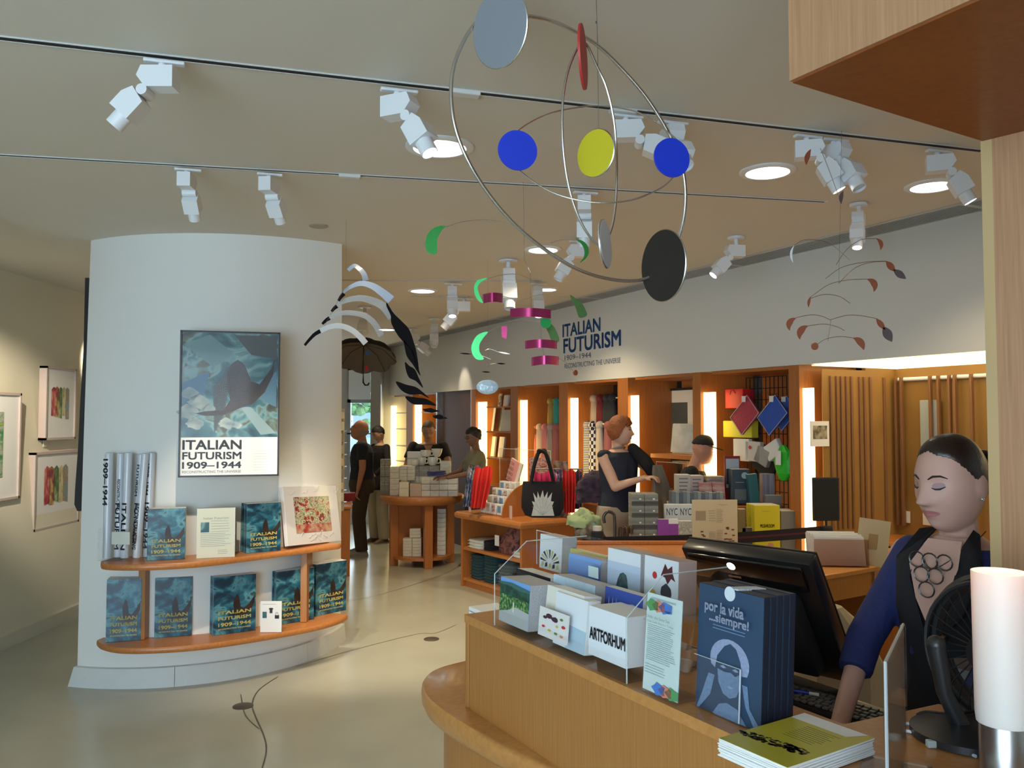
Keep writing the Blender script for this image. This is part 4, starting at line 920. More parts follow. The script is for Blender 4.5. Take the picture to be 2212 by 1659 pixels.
for cx, cz, r in [(-.23, .06, .05), (-.18, .01, .06), (-.24, -.05, .06), (-.12, -.03, .035), (-.02, -.12, .045), (.04, -.13, .03), (-.2, -.12, .05)]:
    flatpoly(t, [(cx+r*(1+.15*math.sin(3*k))*math.cos(2*pi*k/18), cz+.7*r*(1+.2*math.cos(5*k))*math.sin(2*pi*k/18)) for k in range(18)], CL, -.0141)
flatpoly(t, [(.0, .24), (.04, .27), (.08, .24), (.12, .14), (.17, .12), (.24, .22), (.26, .29), (.25, .18), (.20, .07), (.13, .0), (.05, -.03), (-.04, -.07), (-.14, -.075), (-.20, -.06), (-.14, -.045), (-.04, -.04), (.0, .02), (-.02, .10), (-.02, .18)], FIG, -.0145)
for s, z0, z1, wd in (('ITALIAN', .165, .095, .345), ('FUTURISM', .083, .048, .345), ('1909–1944', .037, .010, .345)):
    zz = -h_/2+.012
    pass
zb_ = -h_/2+.012; H_ = zi-zb_
text(t, 'ITALIAN', -.10, zb_+H_*.80, .335, H_*.24, INK, -.0128, .014)
text(t, 'FUTURISM', -.10, zb_+H_*.51, .335, H_*.19, INK, -.0128, .012)
text(t, '1909–1944', -.10, zb_+H_*.26, .335, H_*.17, INK, -.0128, .012)
text(t, 'RECONSTRUCTING THE UNIVERSE', -.10, zb_+H_*.085, .335, H_*.065, INK, -.0128, .0)
face_lines(t, 7, .20, zb_+H_*.10, zb_+H_*.55, .12, mat('ink_pale', (.5, .5, .5), .6), -.0125)
MB().box(-w_/2+.01, w_/2-.01, -.018, -.016, -h_/2+.01, h_/2-.01).build('glazing', GLZ, t)
# ================================================================= CURVED BOOK SHELVES
def curved_shelf(front, z, label, thick=.035):
    P = bezpts([onz(a, b, z) for a, b in front], 5); n = len(P)
    t = thing('curved_shelf', label, 'shelf', (P[n//2].x, P[n//2].y, z))
    o = Vector((P[n//2].x, P[n//2].y, z)); cc = Vector((BCc[0], BCc[1], z))
    # cross-section: bull nose front, running back to the wall surface
    vs = []; prof = [(0, 0), (.006, -.010), (.006, -.024), (0, -thick), ]
    for i, p in enumerate(P):
        n_ = (p-cc); n_.z = 0; n_.normalize(); back = n_*-(.28); rad = min(1.0, min(i, n-1-i)/3+.35)
        for dx, dz in prof: vs.append(p-n_*(.035*(1-rad))+n_*dx+Vector((0, 0, dz))-o)
        vs += [p+back+Vector((0, 0, -thick))-o, p+back-o]
    fs = []; m = 6
    for i in range(n-1):
        for k in range(m): l = (k+1) % m; fs.append((i*m+k, i*m+l, (i+1)*m+l, (i+1)*m+k))
    fs += [tuple(reversed(range(m))), tuple((n-1)*m+k for k in range(m))]
    MB().add(vs, fs).build('board', WOODH, t, True); return t
ZU, ZL = .80, .30
s1 = curved_shelf([(214, 1214), (240, 1219), (330, 1219), (450, 1211), (600, 1192), (700, 1179), (741, 1174)], ZU, 'upper curved cherry shelf on the curved wall')
s2 = curved_shelf([(205, 1385), (250, 1398), (330, 1399), (450, 1390), (600, 1367), (700, 1347), (756, 1328)], ZL, 'lower curved cherry shelf on the curved wall')
for px, Y, nm in ((318, 5.22, 'left'), (662, 5.66, 'right')):
    p = at(px, 1210, Y); o = MB().bbox(-.022, .022, -.07, .08, ZL+.001, ZU-.036, .004).build('shelf_bracket', WOODO, s1 if px < 400 else s2); o.location = Vector((p.x, p.y, 0))-Vector(o.parent.location)
BOOKM = ramp_mat('book_cover_teal', [(.25, (.004, .010, .018)), (.42, (.008, .045, .08)), (.52, (.02, .13, .19)), (.6, (.10, .30, .36)), (.66, (.03, .07, .07)), (.8, (.01, .02, .03))], (9, 9, 12), .35, 6, .9, coat=.15)
SPINE = mat('book_spine_teal', (.012, .05, .075), .35)
YEL = mat('yellow_print', (.80, .72, .22), .5)
def catalogue(t, w, h, th, printed):
    MB().bbox(-w/2, w/2, 0, th, .0005, h, .0015).build('cover', BOOKM, t)
    MB().box(-w/2+.004, w/2+.0008, .003, th-.003, .006, h+.0008).build('pages', PAPERE, t)
    if printed:
        flatpoly(t, [(-.02, .60), (.05, .68), (.10, .62), (.14, .45), (.22, .42), (.34, .50), (.46, .62), (.48, .66), (.47, .50), (.34, .34), (.20, .28), (.05, .28), (-.02, .40), (-.04, .50)], FIG, -.0006, sc_=(w, h), name='print_shape')
        for i_, (s, zc, hh) in enumerate((('ITALIAN', .375, .055), ('FUTURISM', .275, .055), ('1909–1944', .17, .06), ('RECONSTRUCTING THE UNIVERSE', .095, .022))):
            text(t, s, 0, h*zc, w*.76, h*hh, YEL, -.0012, 0.01 if i_ < 3 else .0)
def book_stack(bl, br, z, pxh, n, pos, th=.026, jit=.004, first='front copy'):
    loc, yaw, w = stand(bl, br, z); h = pxh/F*loc.y; rnd = random.Random(int(bl[0]))
    nrm = Vector((-math.sin(yaw), math.cos(yaw), 0)); ux = Vector((math.cos(yaw), math.sin(yaw), 0))
    for k in range(n):
        l = loc+nrm*(th+.0006)*k+ux*rnd.uniform(-jit, jit)*(k > 0)
        lb = ('front catalogue of the %s' % pos) if k == 0 else ('teal catalogue, %s in the %s' % (ORD[k+1], pos))
        t = thing('catalogue', lb, 'book', l, yaw+(rnd.uniform(-.01, .01) if k else 0), 'teal exhibition catalogues'); catalogue(t, w, h, th, k == 0)
book_stack((228, 1388), (304, 1383), ZL, 132, 6, 'stack at the gallery end of the lower shelf')
book_stack((333, 1379), (414, 1373), ZL, 126, 5, 'second stack on the lower shelf')
book_stack((460, 1374), (552, 1362), ZL, 122, 7, 'middle stack on the lower shelf', th=.022)
book_stack((596, 1352), (678, 1338), ZL, 112, 6, 'stack behind the small notice card', th=.024)
book_stack((682, 1332), (748, 1318), ZL, 108, 4, 'stack at the right end of the lower shelf'.replace('right end', 'window end'))
book_stack((317, 1212), (399, 1208), ZU, 110, 3, 'stack beside the rolled posters on the upper shelf')
book_stack((532, 1196), (606, 1189), ZU, 104, 6, 'stack next to the framed crowd print on the upper shelf', th=.022)
book_stack((425, 1200), (505, 1198), ZU, 100, 2, 'pair hidden behind the cream notice sheet')
def sheet(bl, br, z, pxh, label, nm='notice_sheet', cat='sign', m=PAPER, lean=.10, fwd=.02, holder=True):
    loc, yaw, w = stand(bl, br, z); h = pxh/F*loc.y
    t = thing(nm, label, cat, loc, yaw); Mx = Matrix.Rotation(-lean, 4, 'X')
    MB().box(-w/2, w/2, 0, .0015, .001, h, Mx).build('sheet', m, t)
    return t, w, h, Mx
t, w, h, _ = sheet((424, 1207), (507, 1203), ZU, 106, 'cream printed information sheet with a small picture on the upper shelf', m=mat('cream_sheet', (.66, .68, .56), .6), lean=0)
text(t, 'Italian Futurism', 0, h*.80, w*.66, h*.045, mat('ink_grey', (.28, .32, .3), .6), -.001)
MB().box(-w*.40, -w*.18, -.001, 0, h*.52, h*.72).build('print', TEAL, t); face_lines(t, 5, .12*w, h*.53, h*.74, w*.5, MATS['ink_grey']); face_lines(t, 8, 0, h*.24, h*.49, w*.8, MATS['ink_grey']); face_lines(t, 3, .2*w, h*.08, h*.15, w*.3, MATS['ink_grey'])
t, w, h, _ = sheet((562, 1366), (608, 1366), ZL+.002, 66, 'small white notice card with shirt and bag pictures on the lower shelf', lean=0)
face_lines(t, 1, 0, h*.9, h*.9, w*.8, MATS['ink_grey'])
flatpoly(t, [(-.5, .3), (-.3, .5), (.3, .5), (.5, .3), (.36, .15), (.3, .25), (.3, -.5), (-.3, -.5), (-.3, .25), (-.36, .15)], INK, -.001, sc_=(w*.22, h*.17), off=(0, h*.70))
MB().box(-w*.40, -w*.2, -.001, 0, h*.46, h*.66).build('print', TEAL, t); MB().box(w*.18, w*.38, -.001, 0, h*.44, h*.55).build('print', INK, t)
MB().tube([(w*.21, -.001, h*.55), (w*.24, -.001, h*.64), (w*.31, -.001, h*.64), (w*.35, -.001, h*.55)], .0012, 5).build('print', INK, t)
# matted crowd print leaning on the window end of the upper shelf
loc, yaw, w = stand((618, 1188), (742, 1168), ZU)
t = thing('matted_print', 'square white-matted print of a colourful crowd in crinkled plastic wrap on the upper shelf', 'print', loc, yaw+.06); R = Matrix.Rotation(-.20, 4, 'X') @ Matrix.Rotation(math.radians(3), 4, 'Y')
w *= .98; h = .40
MB().bbox(-w/2, w/2, 0, .03, .012, h, .002, R).build('mat_board', mat('mat_white', (.70, .68, .68), .5), t)
MB().box(-w*.33, w*.33, -.002, 0, h*.22, h*.82, R).build('print', ramp_mat('crowd_print', [(.3, (.04, .02, .05)), (.42, (.40, .05, .03)), (.47, (.55, .55, .38)), (.55, (.10, .14, .06)), (.6, (.60, .60, .42)), (.75, (.05, .03, .09))], (26, 26, 26), .5, 3, 1), t)
MB().box(-w*.33, w*.33, -.0025, -.002, h*.22, h*.36, R).build('print', ramp_mat('crowd_red', [(.35, (.35, .03, .02)), (.6, (.5, .3, .2))], (30, 30, 30), .5), t)
wrp = MB(); rnd = random.Random(5)
for i in range(16):
    x = rnd.uniform(-.45, .45)*w; z = rnd.choice([rnd.uniform(.1, .2), rnd.uniform(.8, .97)])*h
    P = [(x+k*.02*rnd.uniform(.6, 1.3), -.004-rnd.uniform(0, .003), z+k*.012*rnd.uniform(-1, 1)) for k in range(4)]; wrp.tube([R @ Vector(p) for p in bezpts(P, 3)], .0012, 4)
o = wrp.build('wrap_crease', mat('wrap_shine', (.85, .85, .8), .1, spec=1, alpha=.7), t); MB().box(-w/2-.003, w/2+.003, -.006, -.0045, .008, h+.004, R).build('plastic_wrap', ACR, t)
# rolled posters in an acrylic tray
TUBE = mat('poster_tube', (.66, .69, .74), .3, coat=.4); rnd = random.Random(2)
loc0, yaw0, wd0 = stand((212, 1211), (315, 1213), ZU)
base = loc0; nrm = Vector((-math.sin(yaw0), math.cos(yaw0), 0)); ux = Vector((math.cos(yaw0), math.sin(yaw0), 0))
TX = ['1909–1944', 'FUTURISM', 'ITALIAN', 'RECONSTRUCTING', '1909–1944', 'FUTURISM']
for k, (px, ph, back, r, tilt, nm) in enumerate([(225, 230, .0, .026, .0, 'plastic-wrapped rolled poster reading dates, at the outer end of the tray'), (243, 228, .03, .024, .01, 'rolled poster with vertical title, second in the tray'), (263, 230, .0, .024, .02, 'plain-topped rolled poster in the middle of the tray'),
        (287, 229, .01, .022, .07, 'pale rolled poster leaning past the middle of the tray'), (303, 230, .045, .022, .03, 'rolled poster with large dates beside the teal books'), (277, 226, .06, .022, .03, 'rolled poster at the back of the tray')]):
    p = onz(px, 1208, ZU); l = Vector((p.x, p.y, ZU+.004))+nrm*(back+.03); L = ph/F*5.0
    t = thing('rolled_poster', nm, 'poster', l, yaw0, 'rolled posters standing in the acrylic tray'); Rm = Matrix.Rotation(tilt, 4, 'Y')
    MB().lathe([(r, 0), (r, L*.98), (r*.9, L)], 20, Rm).build('tube', TUBE, t, True)
    MB().lathe([(r*.6, L*.985), (r*.62, L*1.001)], 14, Rm).build('end', mat('tube_inside', (.3, .32, .35), .6), t, True)
    Rt = Rm @ Matrix.Rotation(pi/2, 4, 'Y')
    text(t, TX[k], r*.1 if k else -r*.2, L*(.72 if k in (0,) else .30), L*.44, r*1.1, INK, -r-.001, .02, M=Rt)
    if k in (1, 3, 4): text(t, TX[(k+2) % 6], r*.3, L*.74 if k != 1 else L*.60, L*.3, r*.7, INK, -r-.0008, .01, M=Rt)
t = thing('poster_tray', 'low clear acrylic tray holding the rolled posters', 'display tray', base, yaw0)
for a in ((-wd0/2, wd0/2, -.012, -.009, 0, .10), (-wd0/2, -wd0/2+.003, -.012, .13, 0, .19), (wd0/2-.003, wd0/2, -.012, .13, 0, .19), (-wd0/2, wd0/2, -.012, .13, 0, .003)): MB().box(*a).build('panel', ACR, t)
MB().box(-.06, .055, -.014, -.012, .10, .175).build('price_card', mat('card_green', (.60, .64, .58), .6), t)
# ================================================================= CARD RACK AND TABLE BEYOND THE CURVED WALL
t = thing('card_rack', 'tall narrow rack packed with small pale goods beyond the curved wall', 'display rack', at(738, 900, 8.2).xy.to_3d())
rnd = random.Random(9); MB().box(-.16, .02, 0, .05, .75, 1.75).build('back_panel', mat('rack_board', (.45, .42, .36), .6), t)
for k in range(8): MB().box(-.16, .06, -.05, 0, .84+k*.115, .845+k*.115).build('shelf', ACR, t)
GC = [mat('goods_%d' % k, c, .5) for k, c in enumerate([(.66, .62, .54), (.42, .36, .27), (.55, .56, .55), (.28, .25, .23), (.62, .50, .34)])]
for k in range(8):
    for q in range(3):
        x = -.10+q*.055; z = .846+k*.115
        p = Vector(t.location)+Vector((x, -.03, z)); o = MB().bbox(-.02, .02, -.015, .015, 0, rnd.uniform(.05, .09), .004).build('boxed_trinket', GC[rnd.randrange(5)], None, loc=p)
        tag(o, '%s boxed trinket, %s shelf from the bottom, narrow rack beyond the curved wall' % (['outer', 'middle', 'inner'][q], ORD[k+1]), 'box', 'small boxed goods on the narrow rack')
p = at(748, 1080, 8.8)
t = thing('low_cabinet', 'cherry cabinet below the narrow rack, left of the man in navy'.replace('left of', 'beside'), 'cabinet', (p.x-.12, p.y, 0), .2)
MB().bbox(-.25, .16, 0, .5, 0, .70, .005).build('body', WOODR, t); MB().bbox(-.27, .18, -.02, .52, .70, .73, .01).build('top', WOODH, t)
p = Vector((p.x-.12, p.y, 0)); o = MB().bbox(-.1, .12, .05, .2, .732, .82).build('red_box', mat('deep_red', (.25, .01, .02), .5), None, loc=p+Vector((0, .5, 0)), rz=.2)
o.location.z = 0; tag(o, 'dark red box near the window behind the narrow rack', 'box')
# ================================================================= ROUND TABLE
RC = Vector((at(912, 1075, 9.6).x, 9.6, 0)); TR_ = .475; TZ = .79
t = thing('round_table', 'round cherry display table with cross-shaped base, stacked with white boxes', 'table', RC)
MB().lathe([(TR_-.08, TZ-.10), (TR_-.03, TZ-.085), (TR_-.004, TZ-.05), (TR_, TZ-.02), (TR_-.006, TZ-.004), (TR_-.02, TZ)], 56).build('tabletop', WOODH, t, True)
for k, an in enumerate((math.radians(-72), math.radians(18), math.radians(108), math.radians(198))):
    d = Vector((math.cos(an), math.sin(an), 0)); M4 = Matrix.Rotation(an, 4, 'Z')
    MB().bbox(.28, .37, -.045, .045, 0, TZ-.10, .004, M4).build('leg', WOODR, t)
    MB().box(.0, .28, -.02, .02, .09, TZ-.10, M4).build('divider_panel', WOODR, t)
mb = MB().lathe([(.34, .08), (.34, .11)], 32).build('base_shelf', WOODH, t, True)
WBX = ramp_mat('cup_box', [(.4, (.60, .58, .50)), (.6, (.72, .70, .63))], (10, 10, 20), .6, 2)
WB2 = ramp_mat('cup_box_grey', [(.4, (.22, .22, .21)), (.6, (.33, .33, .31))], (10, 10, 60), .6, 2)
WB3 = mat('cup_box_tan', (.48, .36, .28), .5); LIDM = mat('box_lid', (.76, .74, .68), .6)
bn = {}
def cup_box(px, py, Y, wpx, hpx, m, lb, dep=.10, yaw=0., grp='white cup boxes on the round table'):
    p = at(px, py, Y); w = wpx/F*Y; h = hpx/F*Y
    t = thing('cup_box', lb, 'box', (p.x, p.y, p.z), yaw, grp)
    MB().bbox(-w/2, w/2, 0, dep, 0, h*.99, .002).build('carton', m, t)
    MB().box(-w/2+.002, w/2-.002, -.0007, 0, h*.55, h*.60).build('printed_band', mat('band_grey', (.45, .43, .38), .6), t)
    return t
def rowbox(x0, n, wpx, bz, hpx, Y, m, desc, **k):
    for i in range(n):
        pxx = x0+wpx*(i+.5)
        zpx = 905-(bz-EYE)/Y*F+0  # bottom pixel for height bz
        p = at(pxx, 900, Y); 
        t = thing('cup_box', '%s box, %s along, %s' % (k.get('c', 'white'), ORD[i+1], desc), 'box', (p.x, Y, bz), k.get('yaw', 0), 'cup boxes on the round table')
        w = wpx/F*Y-.002; h = hpx/F*Y-.001
        MB().bbox(-w/2, w/2, 0, k.get('dep', .10), 0, h, .002).build('carton', m, t)
        if w > .05: MB().box(-w/2+.003, w/2-.003, -.0006, 0, h*.55, h*.60).build('printed_band', mat('band_grey', (.45, .43, .38), .6), t)
z = TZ+.001
Y1 = 9.28
for lv in range(3): rowbox(911, 1, 19, z+lv*.070, 13, Y1, WBX, 'level %s of the front column on the round table' % ORD[lv+1], dep=.14)
for lv in range(3): rowbox(930, 2, 19, z+lv*.070, 13, Y1, WBX, '%s level of the front middle block' % ORD[lv+1], dep=.14)
for lv in range(3): rowbox(968, 1, 21, z+lv*.070, 13, Y1+.02, WBX, '%s level of the block beside the tan one' % ORD[lv+1], dep=.14, c='cream')
rowbox(863, 1, 21, z, 31, Y1-.02, mat('cream_box', (.66, .62, .46), .5), 'standing tall at the front edge', c='tall cream', dep=.10)
rowbox(886, 1, 25, z, 28, Y1-.02, WB3, 'standing between the cream box and the white block', c='tan', dep=.10)
for lv in range(5): rowbox(843, 1, 20, z+lv*.064, 12, Y1+.13, WBX, 'level %s of the tall end column' % ORD[lv+1], dep=.16)
for lv in range(4): rowbox(863, 2, 17, z+.17+lv*.04, 7.5, Y1+.12, WBX, '%s level of the raised block' % ORD[lv+1], dep=.20)
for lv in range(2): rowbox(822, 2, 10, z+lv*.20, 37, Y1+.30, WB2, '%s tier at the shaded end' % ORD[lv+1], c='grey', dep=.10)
for lv in range(5): rowbox(951, 1, 22, z+lv*.076, 14.5, Y1+.19, WBX, 'level %s of the stack behind the cups' % ORD[lv+1], dep=.15)
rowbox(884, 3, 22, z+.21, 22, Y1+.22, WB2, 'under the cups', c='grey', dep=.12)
rowbox(884, 3, 22, z, 40, Y1+.22, WBX, 'hidden under the grey ones', dep=.12)
rowbox(880, 1, 33, z+.30, 34, Y1+.36, PAPER, 'standing topmost behind the cups', c='large white', dep=.08)
rowbox(880, 1, 33, z, 58, Y1+.36, WBX, 'carrying the topmost one', c='plain white', dep=.08)
PORC = mat('porcelain', (.74, .76, .70), .15, coat=.5)
def cup(px, bz, Y, R, H, label, handle=0, bowl=False):
    p = at(px, 900, Y); t = thing('cup', label, 'cup', (p.x, Y, bz))
    prof = [(R*.55, 0), (R*.9, H*.2), (R, H*.6), (R*.98, H), (R*.90, H), (R*.90, H*.6), (R*.5, H*.1)] if not bowl else [(R*.4, 0), (R*.6, H*.15), (R*.9, H*.6), (R, H), (R*.94, H), (R*.8, H*.6), (R*.4, H*.2)]
    MB().lathe(prof, 24).build('body', PORC, t, True)
    if handle: MB().tube(bezpts([(R*.9, 0, H*.8), (R*1.45, 0, H*.75), (R*1.45, 0, H*.35), (R*.92, 0, H*.25)], 5), .007, 8).build('handle', PORC, t, True)
cup(897, z+.328, Y1+.10+.12, .045, .065, 'smallest white porcelain cup at the front of the cup pile'); cup(911, z+.328, Y1+.30, .050, .09, 'white porcelain mug in the middle of the cup pile', 1)
cup(935, z+.328, Y1+.28, .058, .095, 'wide white porcelain mug at the front of the cup pile', 1); cup(920, z+.42, Y1+.34, .062, .08, 'white porcelain teacup topmost over the middle mug', 1); cup(944, z+.42, Y1+.38, .066, .095, 'large white porcelain bowl topmost by the shopper', bowl=True)
for lv in range(6): 
    for q in range(2):
        p = at(880+q*20, 1190, 9.38); t = thing('cup_box', 'white box, %s level, %s column under the round table' % (ORD[lv+1], ['outer', 'inner'][q]), 'box', (p.x, 9.38, .112+lv*.034), 0, 'white boxes under the round table')
        MB().bbox(-.05, .05, 0, .10, 0, .033, .002).build('carton', WBX, t)
for lv in range(3):
    p = at(900, 1190, 9.45); t = thing('cup_box', 'white box, %s in the short stack set back under the round table' % ORD[lv+1], 'box', (p.x, 9.40, .32+lv*.034), 0, 'white boxes under the round table'); MB().bbox(-.075, .05, 0, .1, 0, .033, .002).build('carton', WBX, t)
for lv in range(10):
    p = at(953, 1190, 9.50); t = thing('cup_box', 'white box, %s from the bottom in the tall stack behind the front leg' % ORD[lv+1], 'box', (p.x+.0, 9.50, .112+lv*.052), 0, 'white boxes in the tall stack under the round table'); MB().bbox(-.045, .05, 0, .1, 0, .05, .002).build('carton', WBX, t)
# ================================================================= DISPLAY DESK WITH THE TOTE BAG
K_ = onz(1125, 1290, 0)      # nearest corner (hidden base), refined below
dA = Vector((.577, -.816, 0)); dB = Vector((.816, .577, 0))
KC = Vector((.087, 7.48, 0)); DROT = math.atan2(dA.y, dA.x)
# local frame of the desk: x along dA (toward viewer right), y along dB (away), origin at the far end of the open front
DO = KC-dA*1.03
t = thing('display_desk', 'cherry display desk with open lower shelves, carrying cards, scarves and the black tote bag', 'display table', DO, DROT)
DZ = .735
MB().bbox(-.05, 1.09, -.06, .74, DZ-.065, DZ, .028).build('top', WOODH, t)
MB().bbox(0, .03, 0, .68, 0, DZ-.065, .003).build('side_panel', WOODR, t)
MB().bbox(1.0, 1.03, 0, .68, 0, DZ-.065, .003).build('side_panel', WOODR, t)
MB().box(.03, 1.0, .40, .42, 0, DZ-.065).build('back_panel', WOODR, t)
MB().box(.03, 1.0, .66, .68, 0, DZ-.065).build('back_panel', WOODR, t)
for z in (.06, .36): MB().bbox(.03, 1.0, .01, .40, z, z+.028, .003).build('shelf', WOODH, t)
MB().box(.03, 1.0, .03, .06, 0, .06).build('plinth', WOODR, t)
def dl(x, y, z=0): return DO+dA*x+dB*y+Vector((0, 0, z))
def dpx(px, z, y): # x along the desk for pixel column at desk-depth y
    p = onplane(px, 1000, DO+dB*y, dB); return (p-DO).dot(dA)
# folded shirts on the lower shelves
SH = [mat('shirt_teal_print', (.02, .06, .075), .9, var=.9, vscale=60), mat('shirt_black', (.015, .015, .018), .95, bump=.3), mat('shirt_white_fold', (.66, .66, .62), .9), mat('shirt_grey', (.10, .13, .14), .9, var=.6, vscale=60)]
def folded(x, y, z, w, d, n, m, desc, h=.028):
    rnd = random.Random(int(x*100)+n)
    for k in range(n):
        t = thing('folded_shirt', '%s, %s from the bottom' % (desc, ORD[k+1]), 'shirt', dl(x+rnd.uniform(-.008, .008), y, z+k*(h+.001)), DROT, 'folded shirts on the desk shelves')
        mb = MB(); mb.loft([((0, d/2, 0), w/2*.96, d/2*.96, .35), ((0, d/2, h*.25), w/2, d/2, .35), ((0, d/2, h*.8), w/2, d/2, .35), ((0, d/2, h), w/2*.95, d/2*.95, .35)], 20).build('body', m, t, True)
        MB().bbox(-w/2+.01, w/2-.01, -.004, .01, h*.35, h*.45, .002).build('fold', m, t)
folded(.18, .05, .089, .19, .26, 8, SH[0], 'teal-printed dark folded shirt in the first bottom stack'); folded(.41, .05, .089, .19, .26, 9, SH[0], 'teal-printed dark folded shirt in the second bottom stack'); folded(.66, .05, .089, .2, .26, 7, SH[3], 'grey-printed folded shirt in the third bottom stack'); folded(.88, .05, .089, .18, .26, 5, SH[1], 'black folded shirt in the last bottom stack')
folded(.20, .02, .389, .24, .28, 3, SH[2], 'white folded shirt on the middle shelf'); folded(.36, .06, .389, .14, .28, 3, SH[1], 'black folded shirt beside the white ones')
folded(.90, .04, .389, .16, .25, 2, SH[2], 'pale folded shirt at the tote bag end of the middle shelf')
t = thing('tote_bag', 'brown and pink patterned bag slumped on the middle shelf', 'bag', dl(.60, .08, .389), DROT)
MB().loft([((0, .12, 0), .13, .10, .6), ((.01, .12, .08), .15, .10, .6), ((.04, .13, .18), .13, .07, .7), ((.06, .14, .24), .09, .04)], 20).build('body', ramp_mat('tote_pattern', [(.35, (.08, .03, .03)), (.5, (.30, .12, .10)), (.65, (.05, .02, .03))], (14, 14, 14), .8, 3, 1), t, True)
MB().bbox(-.12, -.05, .0, .006, .06, .16, .002).build('price_card', PAPER, t)
# tiered card display with arch-shaped sides
t = thing('card_display', 'stepped cherry card display with curved side panels on the desk', 'display stand', dl(.06, .0, DZ+.001), DROT)
def archside(x, yy0, L, H, th=.015):
    pts = [(yy0, 0), (yy0+L, 0), (yy0+L, H)]+[(yy0+L-L*math.sin(a), H*math.cos(a)) for a in [k*pi/2/12 for k in range(1, 12)]]
    return MB().prism(pts, th, Matrix.Translation((x, 0, 0)) @ Matrix(((0, 0, 1, 0), (1, 0, 0, 0), (0, 1, 0, 0), (0, 0, 0, 1))))
archside(.20, .02, .34, .30).build('side_panel', ACR, t); archside(.62, .02, .34, .31).build('side_panel', WOODR, t)
for k in range(4): MB().box(.215, .62, .05+k*.07, .12+k*.07, 0, .01+k*.065).build('step', WOODH, t)
rnd = random.Random(11)
CARDP = ramp_mat('tiny_print', [(.3, (.08, .05, .04)), (.45, (.45, .20, .12)), (.55, (.65, .6, .5)), (.7, (.12, .18, .35))], (40, 40, 40), .5, 2)
for r_ in range(4):
    for q in range(4):
        x = .06+.245+q*.095+(.03 if r_ % 2 else 0); y = .055+r_*.07; z = DZ+.012+r_*.065
        if x > .62: continue
        t = thing('boxed_card_set', 'boxed card set, %s along the %s step of the card display' % (ORD[q+1], ['lowest', 'second', 'third', 'top'][r_]), 'card', dl(x, y, z), DROT, 'boxed cards on the stepped display')
        MB().bbox(-.038, .038, 0, .045, 0, .10, .002).build('box', PAPER, t); MB().box(-.028, .028, -.001, 0, .02, .085).build('print', [CARDP, mat('cream2', (.62, .56, .46), .5), CARDP, mat('cardblue', (.15, .3, .5), .5)][(q+r_) % 4], t)
for (x, lb) in ((.13, 'tiny white price sign at the far end of the desk'), (.83, 'tiny clear price sign in front of the arch-shaped side')):
    o = MB().bbox(-.02, .02, 0, .004, 0, .12, .001).build('price_sign', mat('sign_pinkish', (.62, .48, .44), .3), None, loc=dl(x, .02, DZ+.001), rz=DROT); tag(o, lb, 'sign')
# big acrylic sheet box and the books on its top
t = thing('acrylic_riser', 'large clear acrylic riser standing on the desk behind the cards', 'display case', dl(.55, .38, DZ+.001), DROT)
for a in ((-.42, .42, 0, .004, 0, .62), (-.42, -.416, 0, .3, 0, .62), (.416, .42, 0, .3, 0, .62)): MB().box(*a).build('panel', ACR, t)
frame4(t, .84, .62, .005, .004, ACRE, Matrix.Translation((0, -.002, .31)))
t = thing('patterned_notebook', 'pink notebook printed with rows of black letters, leaning on the desk', 'book', dl(.44, .30, DZ+.30), DROT); R = Matrix.Rotation(-.12, 4, 'X') @ Matrix.Rotation(.30, 4, 'Y')
MB().bbox(-.10, .10, 0, .015, 0, .22, .002, R).build('cover', mat('nb_cream', (.70, .60, .50), .5), t); MB().box(-.09, .05, -.002, 0, .005, .215, R).build('print', mat('nb_pink', (.66, .28, .27), .5), t)
for k, s in enumerate(('ECED', 'DYERO', 'YEED', 'OYCER')): text(t, s, -.02+.016*k-.02, .04+k*.05, .12, .026, INK, -.006, .0, M=R)
MB().box(-.09, .10, .02, .2, -.30, -.02).build('riser', ACR, t)
for k, (x, w, h, m, lb) in enumerate([(.72, .30, .42, ramp_mat('pink_swirl', [(.4, (.42, .12, .12)), (.5, (.6, .45, .38)), (.6, (.25, .06, .07))], (9, 9, 26), .5, 2, 1.5), 'tall scarf-pattern board with pink wavy bands behind the riser'), (.86, .22, .32, mat('dark_green_board', (.04, .07, .055), .5, var=.4), 'dark green board with small print behind the tote handles'), (1.0, .2, .52, ramp_mat('brown_board', [(.4, (.10, .06, .05)), (.6, (.32, .22, .18))], (12, 12, 12), .6), 'brown patterned hanging cloth board at the tote bag end')]):
    t = thing('display_board', lb, 'display board', dl(x-.05, .46+.02*k, DZ+.001+(.12 if k == 0 else .0)), DROT); MB().bbox(-w/2, w/2, 0, .015, 0, h, .003).build('board', m, t)
    if k == 0: MB().box(-w/2, w/2, .016, .018, -.12, h).build('support', ACR, t)
    if k == 1: face_lines(t, 6, 0, h*.15, h*.5, w*.7, PAPER)
# black tote bag hanging over the near corner
tp = at(1172, 1060, 7.30)
t = thing('tote_bag', 'large black tote bag with white fan-shaped crystal print hanging over the corner of the desk', 'bag', (tp.x, tp.y, .0), 0.0)
s7 = 7.3/F; 
z0, z1 = at(1172, 1117, 7.3).z, at(1172, 1040, 7.3).z
MB().loft([((0, 0, z0), .10, .05, .6), ((0, 0, z0+.02), .155, .07, .5), ((0, 0, z0+.08), .185, .075, .5), ((0, 0, (z0+z1)/2), .185, .06, .5), ((0, 0, z1-.02), .175, .04, .5), ((0, 0, z1), .17, .03, .5)], 32).build('body', BLACKF, t, True)
for yy in (-.025, .02):
    MB().tube(bezpts([(-.10, yy, z1-.02), (-.075, yy, z1+.13), (-.04, yy, z1+.24), (-.005+yy, yy, z1+.27), (.03, yy, z1+.24), (.065, yy, z1+.13), (.10, yy, z1-.02)], 5), [.016]*31, 6).build('strap', BLACKF, t)
